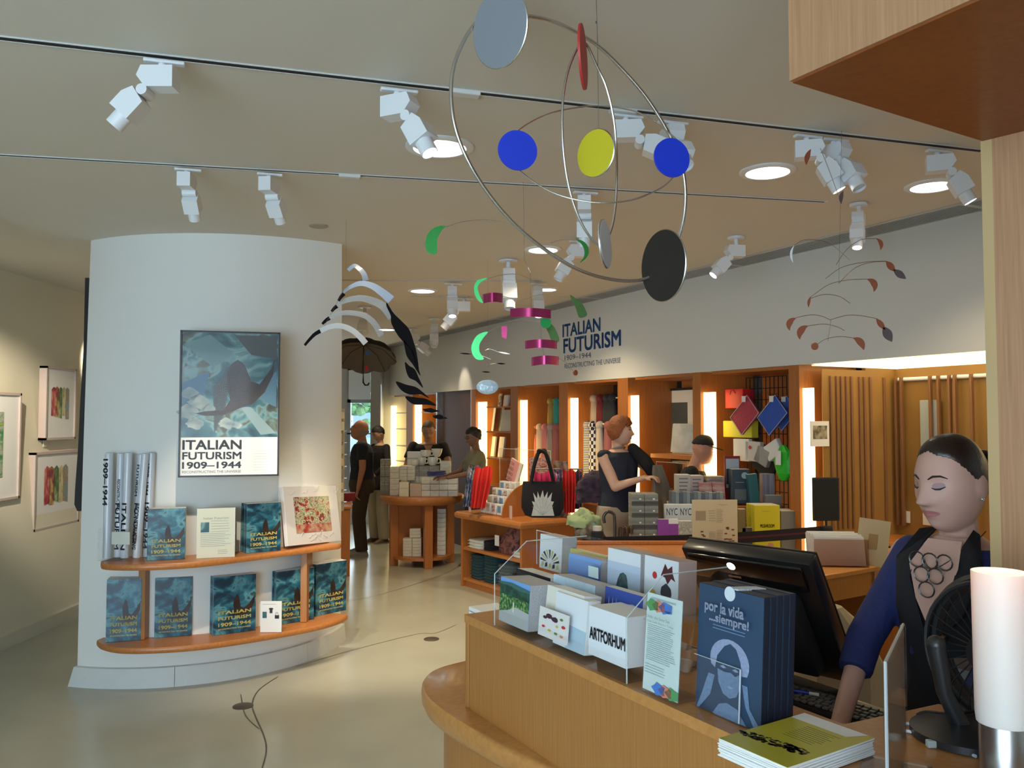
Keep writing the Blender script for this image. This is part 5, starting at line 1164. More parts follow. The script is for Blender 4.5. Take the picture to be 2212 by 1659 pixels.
fan = [(-.52, -.5), (-.42, -.1), (-.5, .1), (-.36, .06), (-.44, .45), (-.26, .2), (-.24, .5), (-.13, .22), (-.03, .5), (.0, .55), (.06, .24), (.22, .5), (.2, .2), (.42, .46), (.36, .1), (.5, .08), (.42, -.1), (.52, -.5)]
flatpoly(t, fan, mat('crystal_print', (.62, .64, .60), .6, var=.25, vscale=25), -.0770, name='print', sc_=(.19, .21), off=(0, (z0+z1)/2-.03))
for k in range(7):
    a = math.radians(30+k*20); MB().tube([(0, -.0775, (z0+z1)/2-.13), (.105*math.cos(a), -.0775, (z0+z1)/2-.13+.15*math.sin(a))], .0015, 4).build('print_line', mat('print_grey', (.35, .38, .38), .7), t)
# draped scarves and garments on the desk
def drape(px, py0, py1, wpx, Y, m, lb, fold=4, sk=0):
    p = at(px, py0, Y); q = at(px+sk, py1, Y); w = wpx/F*Y; t = thing('draped_scarf', lb, 'scarf', p)
    n = 10; mm = 14; vs = []; fs = []
    for j in range(n+1):
        k = j/n
        for i in range(mm+1):
            u = i/mm-.5; vs.append((u*w*(1+.1*math.sin(k*5))+(q.x-p.x)*k, -.02*math.cos(fold*pi*u*2)-.05*math.sin(min(1, k*3)*pi/2)+.06, (q.z-p.z)*k+.012*math.sin(u*9)*(1-k)))
    b = len(vs); vs += [(v[0], v[1]+.012, v[2]) for v in vs]
    for j in range(n):
        for i in range(mm): a = j*(mm+1)+i; fs += [(a, a+1, a+mm+2, a+mm+1), (b+a, b+a+mm+1, b+a+mm+2, b+a+1)]
    edge = [i for i in range(mm+1)]+[(j)*(mm+1)+mm for j in range(1, n+1)]+[n*(mm+1)+i for i in range(mm-1, -1, -1)]+[j*(mm+1) for j in range(n-1, 0, -1)]
    for i in range(len(edge)): a, c2 = edge[i], edge[(i+1) % len(edge)]; fs.append((a, b+a, b+c2, c2))
    MB().add(vs, fs).build('cloth', m, t, True); return t
drape(1026, 1008, 1095, 26, 8.0, ramp_mat('scarf_blue_floral', [(.35, (.05, .05, .07)), (.5, (.12, .18, .32)), (.6, (.45, .45, .5)), (.75, (.03, .03, .04))], (14, 14, 14), .8, 2, 1), 'blue floral scarf draped off the round-table end of the desk', sk=-14)
drape(1046, 1010, 1098, 36, 7.9, mat('cloth_red', (.62, .025, .02), .85), 'bright red scarf draped at the round-table end of the desk', sk=-14)
drape(1178, 1022, 1072, 44, 7.7, mat('cloth_magenta', (.38, .01, .09), .85), 'magenta cloth glimpsed behind the tote bag handles')
drape(1209, 1016, 1075, 24, 7.72, ramp_mat('scarf_purple', [(.4, (.05, .03, .10)), (.55, (.14, .10, .22)), (.66, (.45, .4, .5))], (16, 16, 16), .8, 2, 1), 'purple floral scarf between the tote bag and the red scarf')
drape(1230, 1016, 1108, 26, 7.70, mat('cloth_red2', (.50, .015, .015), .85), 'long red scarf hanging beside the tote bag')
drape(1247, 1018, 1100, 20, 7.74, ramp_mat('scarf_dots', [(.45, (.05, .02, .05)), (.6, (.12, .06, .12))], (60, 60, 60), .8), 'dark purple dotted scarf at the end of the scarf row')
MB_ = thing('scarf_rail', 'low metal rail carrying the scarves behind the tote bag', 'rail', at(1205, 1014, 7.78)); MB().tube([(-.2, .05, 0), (.24, .05, 0)], .008, 8).build('rod', STEEL, MB_, True)
for x in (-.19, .23): MB().tube([(x, .05, 0), (x, .05, -MB_.location.z+DZ)], .007, 8).build('post', STEEL, MB_, True)
# ================================================================= UMBRELLA STAND TABLE AND BOOK GONDOLA
GY = 5.75
def gx(px, Y=GY): return at(px, 900, Y).x
def gz(py, Y=GY): return at(1500, py, Y).z
GT = .66
t = thing('book_gondola', 'broad cherry display table crowded with books and boxes behind the belt barrier', 'display table', (gx(1520), GY, 0))
xa, xb = gx(1297)-gx(1520), gx(1735)-gx(1520)
MB().bbox(xa, xb, -.10, .62, GT-.05, GT, .014).build('top', WOODH, t)
MB().box(xa+.06, xb-.06, -.03, .6, 0, GT-.05).build('body', WOODR, t)
MB().bbox(gx(1490, GY+.2)-gx(1520), gx(1700, GY+.2)-gx(1520), .22, .62, GT, GT+.20, .006).build('upper_step', WOODR, t)
MB().bbox(gx(1500, GY+.35)-gx(1520), gx(1690, GY+.35)-gx(1520), .34, .60, GT+.20, GT+.36, .006).build('top_step', WOODR, t)
archm = Matrix.Translation((gx(1422)-gx(1520), -.02, GT)) @ Matrix(((0, 0, 1, 0), (1, 0, 0, 0), (0, 1, 0, 0), (0, 0, 0, 1)))
pts = [(0, 0), (.34, 0), (.34, .34)]+[(.34-.34*math.sin(a), .34*math.cos(a)) for a in [k*pi/2/12 for k in range(1, 12)]]
MB().prism(pts, .018, archm).build('arch_side', WOODR, t)
def item(px0, px1, pyb, pyt, Y, m, lb, d=.03, nm='display_book', cat='book', yaw=0, grp=None, lean=0, pages=True):
    a = at(px0, pyb, Y); b = at(px1, pyb, Y); c = (a+b)/2; w = (b.x-a.x); h = at(px0, pyt, Y).z-a.z
    t = thing(nm, lb, cat, (c.x, Y, a.z), yaw, grp); R = Matrix.Rotation(-lean, 4, 'X')
    MB().bbox(-w/2, w/2, 0, d, 0, h, .002, R).build('cover', m, t)
    if pages: MB().box(-w/2+.003, w/2-.001, .003, d-.003, h-.002, h+.0012, R).build('pages', PAPERE, t)
    t['w'] = w; t['h'] = h; return t, w, h, R
def base_py(z, Y): return 905+(EYE-z)/Y*F
# umbrella boxes: two columns of grey lidded boxes
UB = ramp_mat('slate_box', [(.4, (.20, .20, .18)), (.6, (.30, .30, .27))], (8, 8, 30), .6, 2); UBD = mat('slate_box_dark', (.07, .065, .06), .6)
for q, (xa_, xb_) in enumerate(((1363, 1391), (1391, 1421))):
    for k in range(6 if q else 6):
        yb = base_py(GT+.001, GY-.05); hpx = (yb-1066)/6.0
        p0 = at(xa_, 900, GY-.05); p1 = at(xb_, 900, GY-.05); hh = hpx/F*(GY-.05); zb = GT+.001+k*hh
        t = thing('boxed_set', 'grey boxed set, %s from the bottom in the %s column' % (ORD[k+1], ['umbrella-side', 'arch-side']['umbrella-side' != ['umbrella-side', 'arch-side'][q]]), 'box', ((p0.x+p1.x)/2, GY-.05, zb), 0, 'grey boxes stacked beside the cane umbrella')
        w = p1.x-p0.x-.002; MB().bbox(-w/2, w/2, 0, .16, 0, hh*.98, .002).build('carton', UB, t); MB().box(-w/2+.001, w/2-.001, -.001, 0, hh*.05, hh*.38).build('picture_band', UBD, t)
        MB().box(w*.1, w*.25, -.002, 0, hh*.5, hh*.62).build('sticker', PAPER, t)
# books and boxes on the gondola
yb0 = base_py(GT, GY)
NYCM = mat('nyc_white', (.66, .70, .72), .5)
for k, (a_, b_) in enumerate(((1437, 1467), (1467, 1497))):
    t, w, h, R = item(a_, b_, base_py(GT+.16, GY+.1), 1090, GY+.1, NYCM, ['white book with large black city lettering, arch side', 'white book with large black city lettering, beside the cream sign'][k], .05)
    text(t, 'NYC', 0, h*.78, w*.8, h*.22, INK, -.001, .0); flatpoly(t, [(-.5, .2), (-.2, 0), (.2, 0), (.5, .2), (.3, .5), (-.3, .5)], INK, -.001, sc_=(w*.6, h*.3), off=(0, h*.30))
MB().bbox(-.17, .05, 0, .14, GT+.001, GT+.158).build('riser_box', WOODR, None, loc=(gx(1480, GY+.1), GY+.1, 0)); tag(bpy.data.objects['riser_box'], 'small wooden riser under the white city books', 'riser')
t, w, h, R = item(1421, 1445, base_py(GT+.001, GY-.06), 1122, GY-.06, mat('violet_book', (.32, .07, .40), .4), 'violet box set in front of the arch-shaped side', .04)
t, w, h, R = item(1445, 1466, base_py(GT+.001, GY-.06), 1122, GY-.06, MATS['violet_book'], 'second violet box set beside the first', .04)
MB().box(-w/2, w/2, -.001, 0, h*.9, h).build('label', PAPER, t)
t, w, h, R = item(1466, 1495, base_py(GT+.001, GY-.06), 1126, GY-.06, ramp_mat('floral_box', [(.4, (.6, .6, .56)), (.5, (.35, .3, .2)), (.58, (.5, .52, .5))], (40, 40, 40), .5), 'white box with fine floral print beside the violet ones', .05)
CDM = ramp_mat('spine_rows', [(.3, (.12, .16, .19)), (.5, (.28, .33, .36)), (.7, (.08, .10, .13))], (90, 2, 2), .35, 1, coat=.4)
for k in range(14):
    x0_ = 1452+k*8
    t, w, h, R = item(x0_, x0_+7.6, base_py(GT+.21, GY+.22), 1062+(k % 3), GY+.22, [mat('cd_a', (.16, .20, .23), .25, coat=.4), mat('cd_b', (.25, .30, .33), .25, coat=.4), mat('cd_c', (.10, .13, .17), .25, coat=.4)][k % 3], 'blue-grey cased disc, %s in the row behind the city books' % (ORD[k+1] if k < 12 else ['thirteenth', 'fourteenth'][k-12]), .12, 'cased_disc', 'disc', grp='row of blue-grey cased discs', pages=False)
for k, (a_, b_, yt, m, lb) in enumerate([(1463, 1492, 1026, mat('bk_ivory', (.42, .40, .37), .5), 'ivory boxed book at the end of the upper book row'), (1492, 1520, 1028, mat('bk_mauve', (.42, .33, .32), .5), 'mauve-lettered book, second in the upper book row'), (1527, 1566, 1030, ramp_mat('bk_stripes', [(.35, (.40, .34, .26)), (.5, (.25, .16, .14)), (.65, (.30, .32, .28))], (8, 8, 24), .5), 'landscape-patterned book in the upper row behind the sign')]):
    t, w, h, R = item(a_, b_, base_py(GT+.37, GY+.38), yt, GY+.38, m, lb, .12)
    face_lines(t, 6, 0, h*.2, h*.85, w*.7, mat('ink_mauve', (.16, .12, .14), .6), h=.008)
for k, (a_, b_) in enumerate(((1512, 1540), (1541, 1568))):
    t, w, h, R = item(a_, b_, base_py(GT+.37, GY+.30), 1042, GY+.30, ramp_mat('pink_booklet', [(.4, (.35, .12, .12)), (.6, (.42, .30, .28))], (10, 10, 30), .5), ['slanting pink booklet before the upper row', 'pink booklet standing before the striped book'][k], .02, lean=.2)
t, w, h, R = item(1566, 1600, base_py(GT+.37, GY+.5), 985, GY+.50, mat('frame_red', (.28, .02, .03), .4), 'red-edged small sign with skyline picture standing above the books', .02, 'small_sign', 'sign', pages=False)
MB().box(-w*.42, w*.42, -.001, 0, h*.3, h*.94).build('sheet', mat('sign_blue', (.42, .50, .58), .5), t); MB().box(-w*.40, -w*.05, -.002, 0, h*.38, h*.72).build('print', INK, t); face_lines(t, 3, .1, h*.5, h*.7, w*.3, INK)
t, w, h, R = item(1582, 1620, base_py(GT+.37, GY+.36), 1014, GY+.36, mat('navy_book', (.03, .06, .09), .45), 'dark navy book with pale round moon on the cover', .10)
MB().lathe([(.024, 0), (.024, .001)], 24, Matrix.Translation((w*.22, -.001, h*.82)) @ Matrix.Rotation(pi/2, 4, 'X')).build('print', mat('moon', (.40, .52, .58), .5), t, True)
MB().box(-w*.35, w*.3, -.001, 0, h*.1, h*.42).build('label', mat('label_grey', (.13, .15, .16), .5), t); face_lines(t, 1, 0, h*.62, h*.62, w*.6, PAPER)
t, w, h, R = item(1624, 1645, base_py(GT+.30, GY+.30), 1024, GY+.30, mat('teal_book2', (.03, .14, .17), .4), 'teal book leaning beside the moon book', .05, yaw=.0); t.rotation_euler = (0, -.12, 0)
t.rotation_euler = (0, -.10, 0)
t, w, h, R = item(1648, 1674, base_py(GT+.37, GY+.42), 1024, GY+.42, ramp_mat('lilac_stripe', [(.4, (.25, .25, .32)), (.6, (.42, .42, .5))], (120, 2, 2), .5), 'lilac-grey striped book at the end of the upper row', .08)
for k in range(4):
    yb = base_py(GT+.205+k*.025, GY+.2); p = at(1606, 900, GY+.2)
    o = thing('small_notebook', 'striped brown notebook, %s from the bottom of the little pile' % ORD[k+1], 'book', (p.x, GY+.14, GT+.201+k*.025), 0, 'little pile of brown notebooks'); MB().bbox(-.07, .07, 0, .12, 0, .023, .002).build('cover', mat('nb_brown', (.12, .07, .04), .5), o); MB().box(-.068, .068, -.001, 0, .006, .016).build('pages', mat('nb_edge', (.45, .35, .2), .7), o)
for k in range(5):
    Yk = GY-.09+k*.032; p0 = at(1627, 900, Yk); p1 = at(1682, 900, Yk); w = (p1.x-p0.x); h = .405
    t = thing('yellow_book', 'bright yellow tall book, %s from the front of its stack' % ORD[k+1], 'book', ((p0.x+p1.x)/2-.012*k, Yk, GT+.001), 0, 'yellow books behind the belt'); MB().bbox(-w/2, w/2, 0, .03, 0, h, .002).build('cover', mat('cover_yellow', (.62, .52, .015), .4), t); MB().box(-w/2+.003, w/2-.001, .003, .027, h-.002, h+.001).build('pages', PAPERE, t)
    if k == 0:
        for i_, (s, zz) in enumerate((('MUSHROOM', .66), ('COLOR', .52))): text(t, s, 0, h*zz, w*.55*(1 if not i_ else .5), h*.055, mat('ink_brown', (.14, .05, .02), .5), -.001, .01)
        MB().lathe([(.022, 0), (.022, .001)], 18, Matrix.Translation((.02, -.001, h*.33)) @ Matrix.Rotation(pi/2, 4, 'X')).build('print', mat('peach', (.6, .25, .18), .5), t, True); face_lines(t, 1, 0, h*.9, h*.9, w*.4, MATS['ink_brown'])
t, w, h, R = item(1688, 1720, base_py(GT+.001, GY-.02), 1104, GY-.02, mat('grey_box_books', (.16, .15, .14), .35, coat=.4), 'grey cased book at the niche end of the gondola', .16)
t, w, h, R = item(1655, 1690, base_py(GT+.21, GY+.25), 1070, GY+.25, mat('grey_pale_book', (.25, .25, .25), .5), 'pale grey book on the step behind the yellow stack', .04)
for k, (a_, b_, yt, m) in enumerate([(1500, 1520, 1150, mat('dk1', (.05, .04, .04), .5)), (1596, 1612, 1100, mat('dk2', (.20, .14, .05), .5)), (1604, 1626, 1140, mat('dk3', (.10, .08, .08), .5))]):
    item(a_, b_, base_py(GT+.001, GY-.04), yt, GY-.04, m, ['dark book half hidden by the cream sign', 'brown book spine beside the yellow stack', 'dark grey booklet leaning before the yellow stack'][k], .04)
# cane umbrella and small umbrella holder
cp = at(1316, 900, GY-.08)
t = thing('cane_umbrella', 'umbrella with dark hooked cane handle standing beside the grey boxes', 'umbrella', (cp.x, cp.y, GT+.001))
HH = at(1316, 1106, GY-.08).z-GT
MB().tube(bezpts([(-.036, 0, HH-.075), (-.04, 0, HH-.03), (-.015, 0, HH), (.02, 0, HH-.01), (.033, 0, HH-.05), (.034, 0, .1), (.034, 0, .0)], 6), .011, 10).build('handle', mat('cane_dark', (.035, .025, .022), .25, coat=.6), t, True)
MB().lathe([(.012, 0), (.030, .02), (.026, .10), (.012, .16)], 12, Matrix.Translation((.034, 0, 0))).build('furled_canopy', BLACKF, t, True)
cp = at(1345, 900, GY-.06)
t = thing('umbrella_holder', 'short clear holder bristling with brown folding-umbrella handles', 'holder', (cp.x, cp.y, GT+.001))
MB().lathe([(.055, 0), (.055, .16)], 20, caps=False).build('cylinder', ACR, t, True)
for k in range(7):
    a = 2*pi*k/7; x, y = .034*math.cos(a), .034*math.sin(a); MB().tube(bezpts([(x, y, .01), (x, y, .22), (x+.01, y, .26), (x+.026, y, .25), (x+.028, y, .21)], 4), .006, 7).build('handle', mat('cane_brown', (.10, .06, .04), .25, coat=.5), t, True)
MB().bbox(-.06, .05, -.062, -.058, 0, .11, .002).build('label', ramp_mat('umb_label', [(.42, (.30, .42, .5)), (.5, (.6, .55, .12)), (.6, (.6, .6, .55))], (14, 14, 14), .5), t)
# clothes heaped between the desk and the gondola
def heap(px, py, Y, r, m, lb, nm='folded_clothes', cat='clothes'):
    p = at(px, py, Y); t = thing(nm, lb, cat, p); rnd = random.Random(int(px)); mb = MB(); vs = []
    mb.loft([((0, 0, -r[2]+2*r[2]*k/14), r[0]*(1-(k/14)**3*.8), r[1]*(1-(k/14)**3*.8), .8) for k in range(15)], 48)
    mb.v = [tuple(Vector(v)+Vector(v).normalized()*(.035*noise.noise(Vector((v[0]*9, v[1]*9, v[2]*26))+p)+.02*noise.noise(Vector(v)*30+p))) for v in mb.v]; mb.build('cloth', m, t, True); return t
t = thing('clothes_stand', 'low cherry stand beneath the heap of clothes', 'display table', (at(1268, 900, 6.1).x, 6.1, 0)); MB().bbox(-.14, .12, -.1, .2, 0, .62, .01).build('body', WOODR, t)
heap(1262, 1118, 6.1, (.12, .1, .05), mat('cl_green', (.30, .38, .20), .9), 'pale green cloth lying over the end of the gondola')
heap(1272, 1140, 6.05, (.10, .1, .06), ramp_mat('cl_mix', [(.35, (.05, .04, .03)), (.5, (.18, .12, .08)), (.62, (.12, .25, .22))], (14, 14, 14), .9), 'teal and brown cloth heaped under the green one')
heap(1283, 1165, 6.0, (.09, .09, .08), mat('cl_brown', (.06, .04, .03), .9, bump=.4), 'dark brown cloth sagging near the barrier post')
heap(1285, 1050, 6.9, (.16, .1, .13), ramp_mat('cl_plum', [(.4, (.02, .015, .03)), (.6, (.06, .03, .06))], (14, 14, 14), .9), 'dark plum garment hanging behind the red-haired woman', 'hanging_garment')
t = thing('paper_tube', 'short pale cardboard tube upright beside the barrier post', 'tube', (at(1251, 900, 5.6).x, 5.6, .0)); MB().lathe([(.018, .42), (.018, .72)], 14).build('tube', mat('tube_tan', (.50, .38, .28), .6), t, True); MB().lathe([(.03, 0), (.02, .02), (.012, .42)], 14).build('foot', WOODR, t, True); MB().lathe([(.03, .72), (.03, .74)], 14).build('cap', mat('tan_cap', (.5, .3, .17), .5), t, True)
# ================================================================= BELT BARRIER
def bpost(px, Y, ztop, label):
    p = at(px, 900, Y); t = thing('barrier_post', label, 'barrier post', (p.x, p.y, 0))
    MB().lathe([(.17, 0), (.17, .012), (.16, .02), (.05, .035)], 32).build('base', MATTEB, t, True); MB().lathe([(.032, .03), (.032, ztop-.09)], 20).build('pole', BLACK, t, True)
    MB().lathe([(.037, ztop-.09), (.037, ztop-.006), (.03, ztop)], 20).build('head', MATTEB, t, True); return p
pA = bpost(1289, 4.85, 1.005, 'black belt barrier post with pale cap beside the heap of clothes'); pB = bpost(1781, 5.1, 1.0, 'black belt barrier post carrying the dark sign')
o = bpy.data.objects['barrier_post']; MB().lathe([(.026, 1.005), (.026, 1.03)], 18).build('cap', mat('cap_pale', (.62, .56, .5), .4), o, True)
d = pB-pA; t = thing('barrier_belt', 'black retractable belt with dark red edge stretched between the two posts', 'belt', (pA.x, pA.y, 0), math.atan2(d.y, d.x)); L = d.length
vs = []; fs = []; n = 20; zc = lambda k: .935-.012*math.sin(pi*k)+ .03*k
for i in range(n+1):
    k = i/n; z = zc(k); x = .036+(L-.072)*k; vs += [(x, -.001, z-.033), (x, -.001, z+.033), (x, .001, z+.033), (x, .001, z-.033)]
for i in range(n):
    for k in range(4): l = (k+1) % 4; fs.append((i*4+k, i*4+l, i*4+4+l, i*4+4+k))
MB().add(vs, fs).build('webbing', mat('webbing_black', (.010, .006, .010), .85), t)
vs = [(.036+(L-.072)*i/n, -.0018, zc(i/n)-.006+(.012 if j else 0)) for i in range(n+1) for j in (0, 1)]; MB().add(vs, [(i*2, i*2+2, i*2+3, i*2+1) for i in range(n)]).build('stripe', mat('webbing_red', (.08, .01, .02), .85), t)
t = thing('sign_holder', 'upright black sign frame mounted on the barrier post', 'sign', (pB.x, pB.y, 1.0), .12)
MB().tube([(0, 0, .003), (0, 0, .10)], .007, 8).build('stem', BLACK, t, True)
za, zb_2 = at(1776, 1125, 5.1).z-1.0, at(1776, 1031, 5.1).z-1.0
MB().bbox(-.085, .085, -.009, .009, za, zb_2, .006).build('frame', MATTEB, t); MB().box(-.075, .075, -.0105, -.009, za+.012, zb_2-.012).build('sheet', mat('sign_back', (.008, .008, .008), .9), t)
# ================================================================= BACK COUNTER OF THE CASH DESK
BZ = .95
p0 = onz(1235, 1200, BZ); 
t = thing('back_counter', 'long oak back counter of the cash desk, holding the paper bags', 'counter', (at(1500, 900, 4.25).x, 4.25, 0))
xl = at(1235, 900, 4.5).x-t.location.x
MB().bbox(xl, .27, .0, .45, BZ-.04, BZ, .006).build('top', WOODH, t); MB().box(xl+.03, .25, .03, .43, 0, BZ-.04).build('body', WOODR, t)
MB().bbox(xl, .27, .42, .45, BZ, BZ+.02, .004).build('back_lip', WOODR, t)
c1 = onz(1762, 1246, BZ); c2 = onz(1905, 1222, BZ); c3 = onz(1650, 1197, BZ); c4 = onz(1790, 1180, BZ)
dd = (c2-c1).normalized(); t = thing('side_counter', 'short oak return counter with thick apron behind the cashier', 'counter', (c1.x, c1.y, 0), math.atan2(dd.y, dd.x)); LL = (c2-c1).length
MB().bbox(-.5, LL, 0, .50, BZ-.022, BZ, .004).build('top', WOODT, t); MB().box(-.5, LL-.03, .02, .045, BZ-.13, BZ-.022).build('apron', WOODO, t); MB().box(LL-.06, LL-.03, .02, .48, 0, BZ-.022).build('leg_panel', WOODO, t); MB().box(-.5, LL, .46, .48, 0, BZ-.022).build('back_panel', WOODR, t)
MB().box(-.47, -.44, .02, .48, 0, BZ-.022).build('leg_panel', WOODO, t)
o = slab(onz(1868, 1222, BZ+.0), Vector((1, .1, 0)).normalized(), .8, Vector((-.1, 1, 0)).normalized(), .5, BZ-.12, BZ+.001).build('end_counter', WOODT, None); tag(o, 'pale oak counter end behind the cashier’s shoulder', 'counter')
bp = onz(1820, 1225, BZ+.001)
t = thing('bag_holder', 'holder packed with white paper bags on the back counter', 'holder', bp, -.1)
MB().bbox(-.13, .12, -.006, 0, 0, .13, .001).build('front_panel', acrylic('pinkish_acrylic', (.85, .72, .68)), t); MB().bbox(-.13, .12, 0, .2, -.0, .004, .001).build('base', ACR, t)
for k in range(10):
    R = Matrix.Translation((0, .004+k*.018, .005)) @ Matrix.Rotation(-.22, 4, 'X')
    MB().bbox(-.12, .11, 0, .008, 0, .135+.004*(k % 3), .002, R).build('paper_bag', mat('bag_paper', (.58, .57, .56), .7), t)
t = thing('menu_sign', 'cream sign with small pictograms standing on the back counter beside the bag holder', 'sign', onz(1880, 1222, BZ+.001), -.55); R = Matrix.Rotation(-.10, 4, 'X') @ Matrix.Rotation(.1, 4, 'Y')
SGN = mat('sign_cream', (.52, .40, .22), .5); MB().box(-.07, .07, 0, .003, 0, .22, R).build('sheet', SGN, t); MB().box(-.02, .02, -.002, 0, .08, .15, R).build('print', mat('sign_ochre', (.35, .2, .06), .5), t)
sp = at(1545, 1200, 4.30)
t = thing('menu_sign', 'large cream sign printed with columns and small dark marks, standing behind the till screen', 'sign', (sp.x, 4.30, BZ+.001), .02); wS = 98/F*4.3; hS = at(1545, 1080, 4.3).z-BZ
MB().bbox(-wS/2, wS/2, 0, .004, 0, hS, .001).build('sheet', mat('sign_cream2', (.58, .46, .28), .45), t)
MB().box(-wS*.42, -wS*.20, -.001, 0, hS*.63, hS*.80).build('print', mat('sign_pic', (.34, .25, .15), .6), t)
BRI = mat('ink_brown2', (.14, .04, .02), .6); OLI = mat('ink_olive', (.30, .23, .13), .6)
for cx, n_, z0_, z1_ in ((-.06, 5, .62, .80), (.11, 8, .60, .82), (-.06, 5, .32, .42), (.11, 6, .30, .45)): face_lines(t, n_, wS*cx, hS*z0_, hS*z1_, wS*.15, OLI, h=.002)
text(t, 'Magnets', wS*.18, hS*.91, wS*.2, hS*.03, OLI, -.001)
rnd = random.Random(4)
for k in range(16):
    sx = rnd.choice((-1, 1)); x = sx*wS*rnd.uniform(.22, .44); z = hS*rnd.uniform(.2, .52); MB().bbox(x-.007, x+.007, -.002, 0, z-.003, z+.003, .001, None).build('print', BRI, t)
p = at(1818, 1360, 2.9)
t = thing('waste_bag', 'crumpled pale waste bag in the dark space under the side counter', 'bag', (p.x, 2.95, 0)); MB().loft([((0, 0, 0), .14, .12), ((0, 0, .2), .17, .14), ((.0, 0, p.z-.12), .16, .13), ((-.02, 0, p.z), .12, .10), ((-.03, 0, p.z+.07), .05, .05)], 11).build('bag', mat('bag_beige', (.36, .28, .18), .6, bump=.8, bscale=12), t)
# ================================================================= FRONT COUNTER
CP0 = Vector((-.134, 2.374, 0))
def CF(s, t, z=0): return CP0+A*s+C_*t+Vector((0, 0, z))
CT = 1.10; LED = .843
def cpx(px, py, t):
    p = onplane(px, py, CP0+C_*t, C_); return (p-CP0).dot(A), p.z
t = thing('cash_counter', 'long oak cash counter with raised top and rounded lower ledge in front of the viewer', 'counter', CP0, CROT)
# local x = A (toward viewer), local y = C_ (behind the counter)
MB().prism([(0, 0), (2.6, 0), (2.6, .46), (1.12, .46), (1.10, .21), (.70, .21), (.66, .335), (0, .335)], .022, Matrix.Translation((0, 0, CT-.022))).build('top', WOODT, t)
MB().box(.022, 2.6, .006, .20, LED, CT-.022).build('front_panel', WOODO, t)
MB().bbox(.0, .019, .002, .33, LED, CT-.002, .003).build('end_panel', WOODO, t)
MB().box(.35, 2.6, .20, .78, .90, .93).build('work_surface', WOODT, t); MB().box(.38, 2.6, .38, .75, 0, .90).build('cabinet', WOODR, t)
# rounded ledge
outer = [onz(a, b, LED) for a, b in [(1300, 1712), (1183, 1659), (1095, 1619), (1035, 1587), (981, 1553), (940, 1524), (916, 1500), (910, 1480), (917, 1461), (940, 1443), (1001, 1426), (1080, 1414)]]
oc = bezpts(outer, 5)
loc_ = lambda p: Vector(((p-CP0).dot(A), (p-CP0).dot(C_), 0))
O2 = [loc_(p) for p in oc]
O2 = [Vector((2.6, O2[0].y, 0))]+O2+[Vector((-.30, .50, 0)), Vector((-.1, .62, 0)), Vector((.30, .62, 0)), Vector((.35, .36, 0)), Vector((2.6, .36, 0))]
n = len(O2); cen = Vector((.4, .2, 0))
def inset(p, d):
    q = cen-p
    if p.x > .3: q = Vector((0, 1, 0)) if p.y < .2 else Vector((0, 0, 0))
    return p+q.normalized()*d if q.length else p.copy()
prof = [(.012, 0), (.003, -.006), (0, -.018), (.002, -.040), (.018, -.062), (.04, -.070)]
vs = []
for dd_, dz in prof:
    for i, p in enumerate(O2):
        q = inset(p, dd_) if i < n-3 else p; vs.append((q.x, q.y, LED+dz))
fs = [tuple(range(n)), tuple(reversed(range((len(prof)-1)*n, len(prof)*n)))]
for j in range(len(prof)-1):
    for i in range(n): k = (i+1) % n; fs.append((j*n+i, j*n+k, (j+1)*n+k, (j+1)*n+i))
MB().add(vs, fs).build('ledge', WOODT, t, True)
vs = []
for z in (LED-.068, .1, .1, 0):
    for i, p in enumerate(O2):
        q = inset(p, .10 if z > .05 or True else .1) if i < n-3 else p; vs.append((q.x, q.y, z))
fs = [tuple(reversed(range(3*n, 4*n)))]
for j in (0, 2):
    for i in range(n): k = (i+1) % n; fs.append((j*n+i, j*n+k, (j+1)*n+k, (j+1)*n+i))
MB().add(vs, fs).build('base_panel', WOODO, t, True)
MB().bbox(-.10, -.02, .012, .10, LED-.07, LED-.068, .0).build('shadow_gap', MATTEB, t)
sp_ = onz(1035, 1308, .95); o = MB().bbox(-.07, .06, -.05, .05, 0, .012, .002).build('white_pad', PAPER, None, loc=CF(-.09, .12, LED+.001)); tag(o, 'white pad of paper lying beyond the end of the raised counter', 'paper pad')
o.location = CF(-.12, .16, LED+.001); o.rotation_euler = (0, 0, CROT)
for k in range(16):
    o2 = o.copy() if k else None
    if o2: o2.data = o.data; COL.objects.link(o2); o2.location = CF(-.12, .16, LED+.001+k*.0145); o2['label'] = 'white pad of paper, %s from the bottom beyond the end of the raised counter' % (ORD+['thirteenth', 'fourteenth', 'fifteenth', 'sixteenth'])[k+1]; o2['group'] = 'pile of white pads'
o['group'] = 'pile of white pads'; o['label'] = 'lowest white pad of paper in the pile beyond the end of the raised counter'
# ---- postcard rack
sL, _ = cpx(1069, 1335, .012); sR, _ = cpx(1353, 1452, .012)
t = thing('card_rack', 'tiered clear acrylic rack of postcards and note cards on the cash counter', 'display rack', CF(sL, .012, CT+.001), CROT); W_ = sR-sL
prf = [(0, 0), (.30, 0), (.30, .215), (.10, .215), (0, .135)]
XM = lambda x: Matrix.Translation((x, 0, 0)) @ Matrix(((0, 0, 1, 0), (1, 0, 0, 0), (0, 1, 0, 0), (0, 0, 0, 1)))
for x in (-.003, W_):
    MB().prism(prf, .003, XM(x)).build('side_panel', ACR, t)
    e = MB(); q = [Vector((x+.0015, a, b)) for a, b in prf]; e.tube(q[2:]+[q[0]], .0016, 5); e.build('side_edge', ACRE, t)
for y, z0_, z1_ in ((-.002, 0, .045), (.10, .03, .11), (.20, .09, .17), (.298, 0, .215)): MB().box(0, W_, y, y+.0025, z0_, z1_).build('tier_front', ACR, t)
for y, z in ((.0, .0), (.10, .045), (.20, .10)): MB().box(0, W_, y, y+.10, z, z+.003).build('tier_floor', ACR, t)
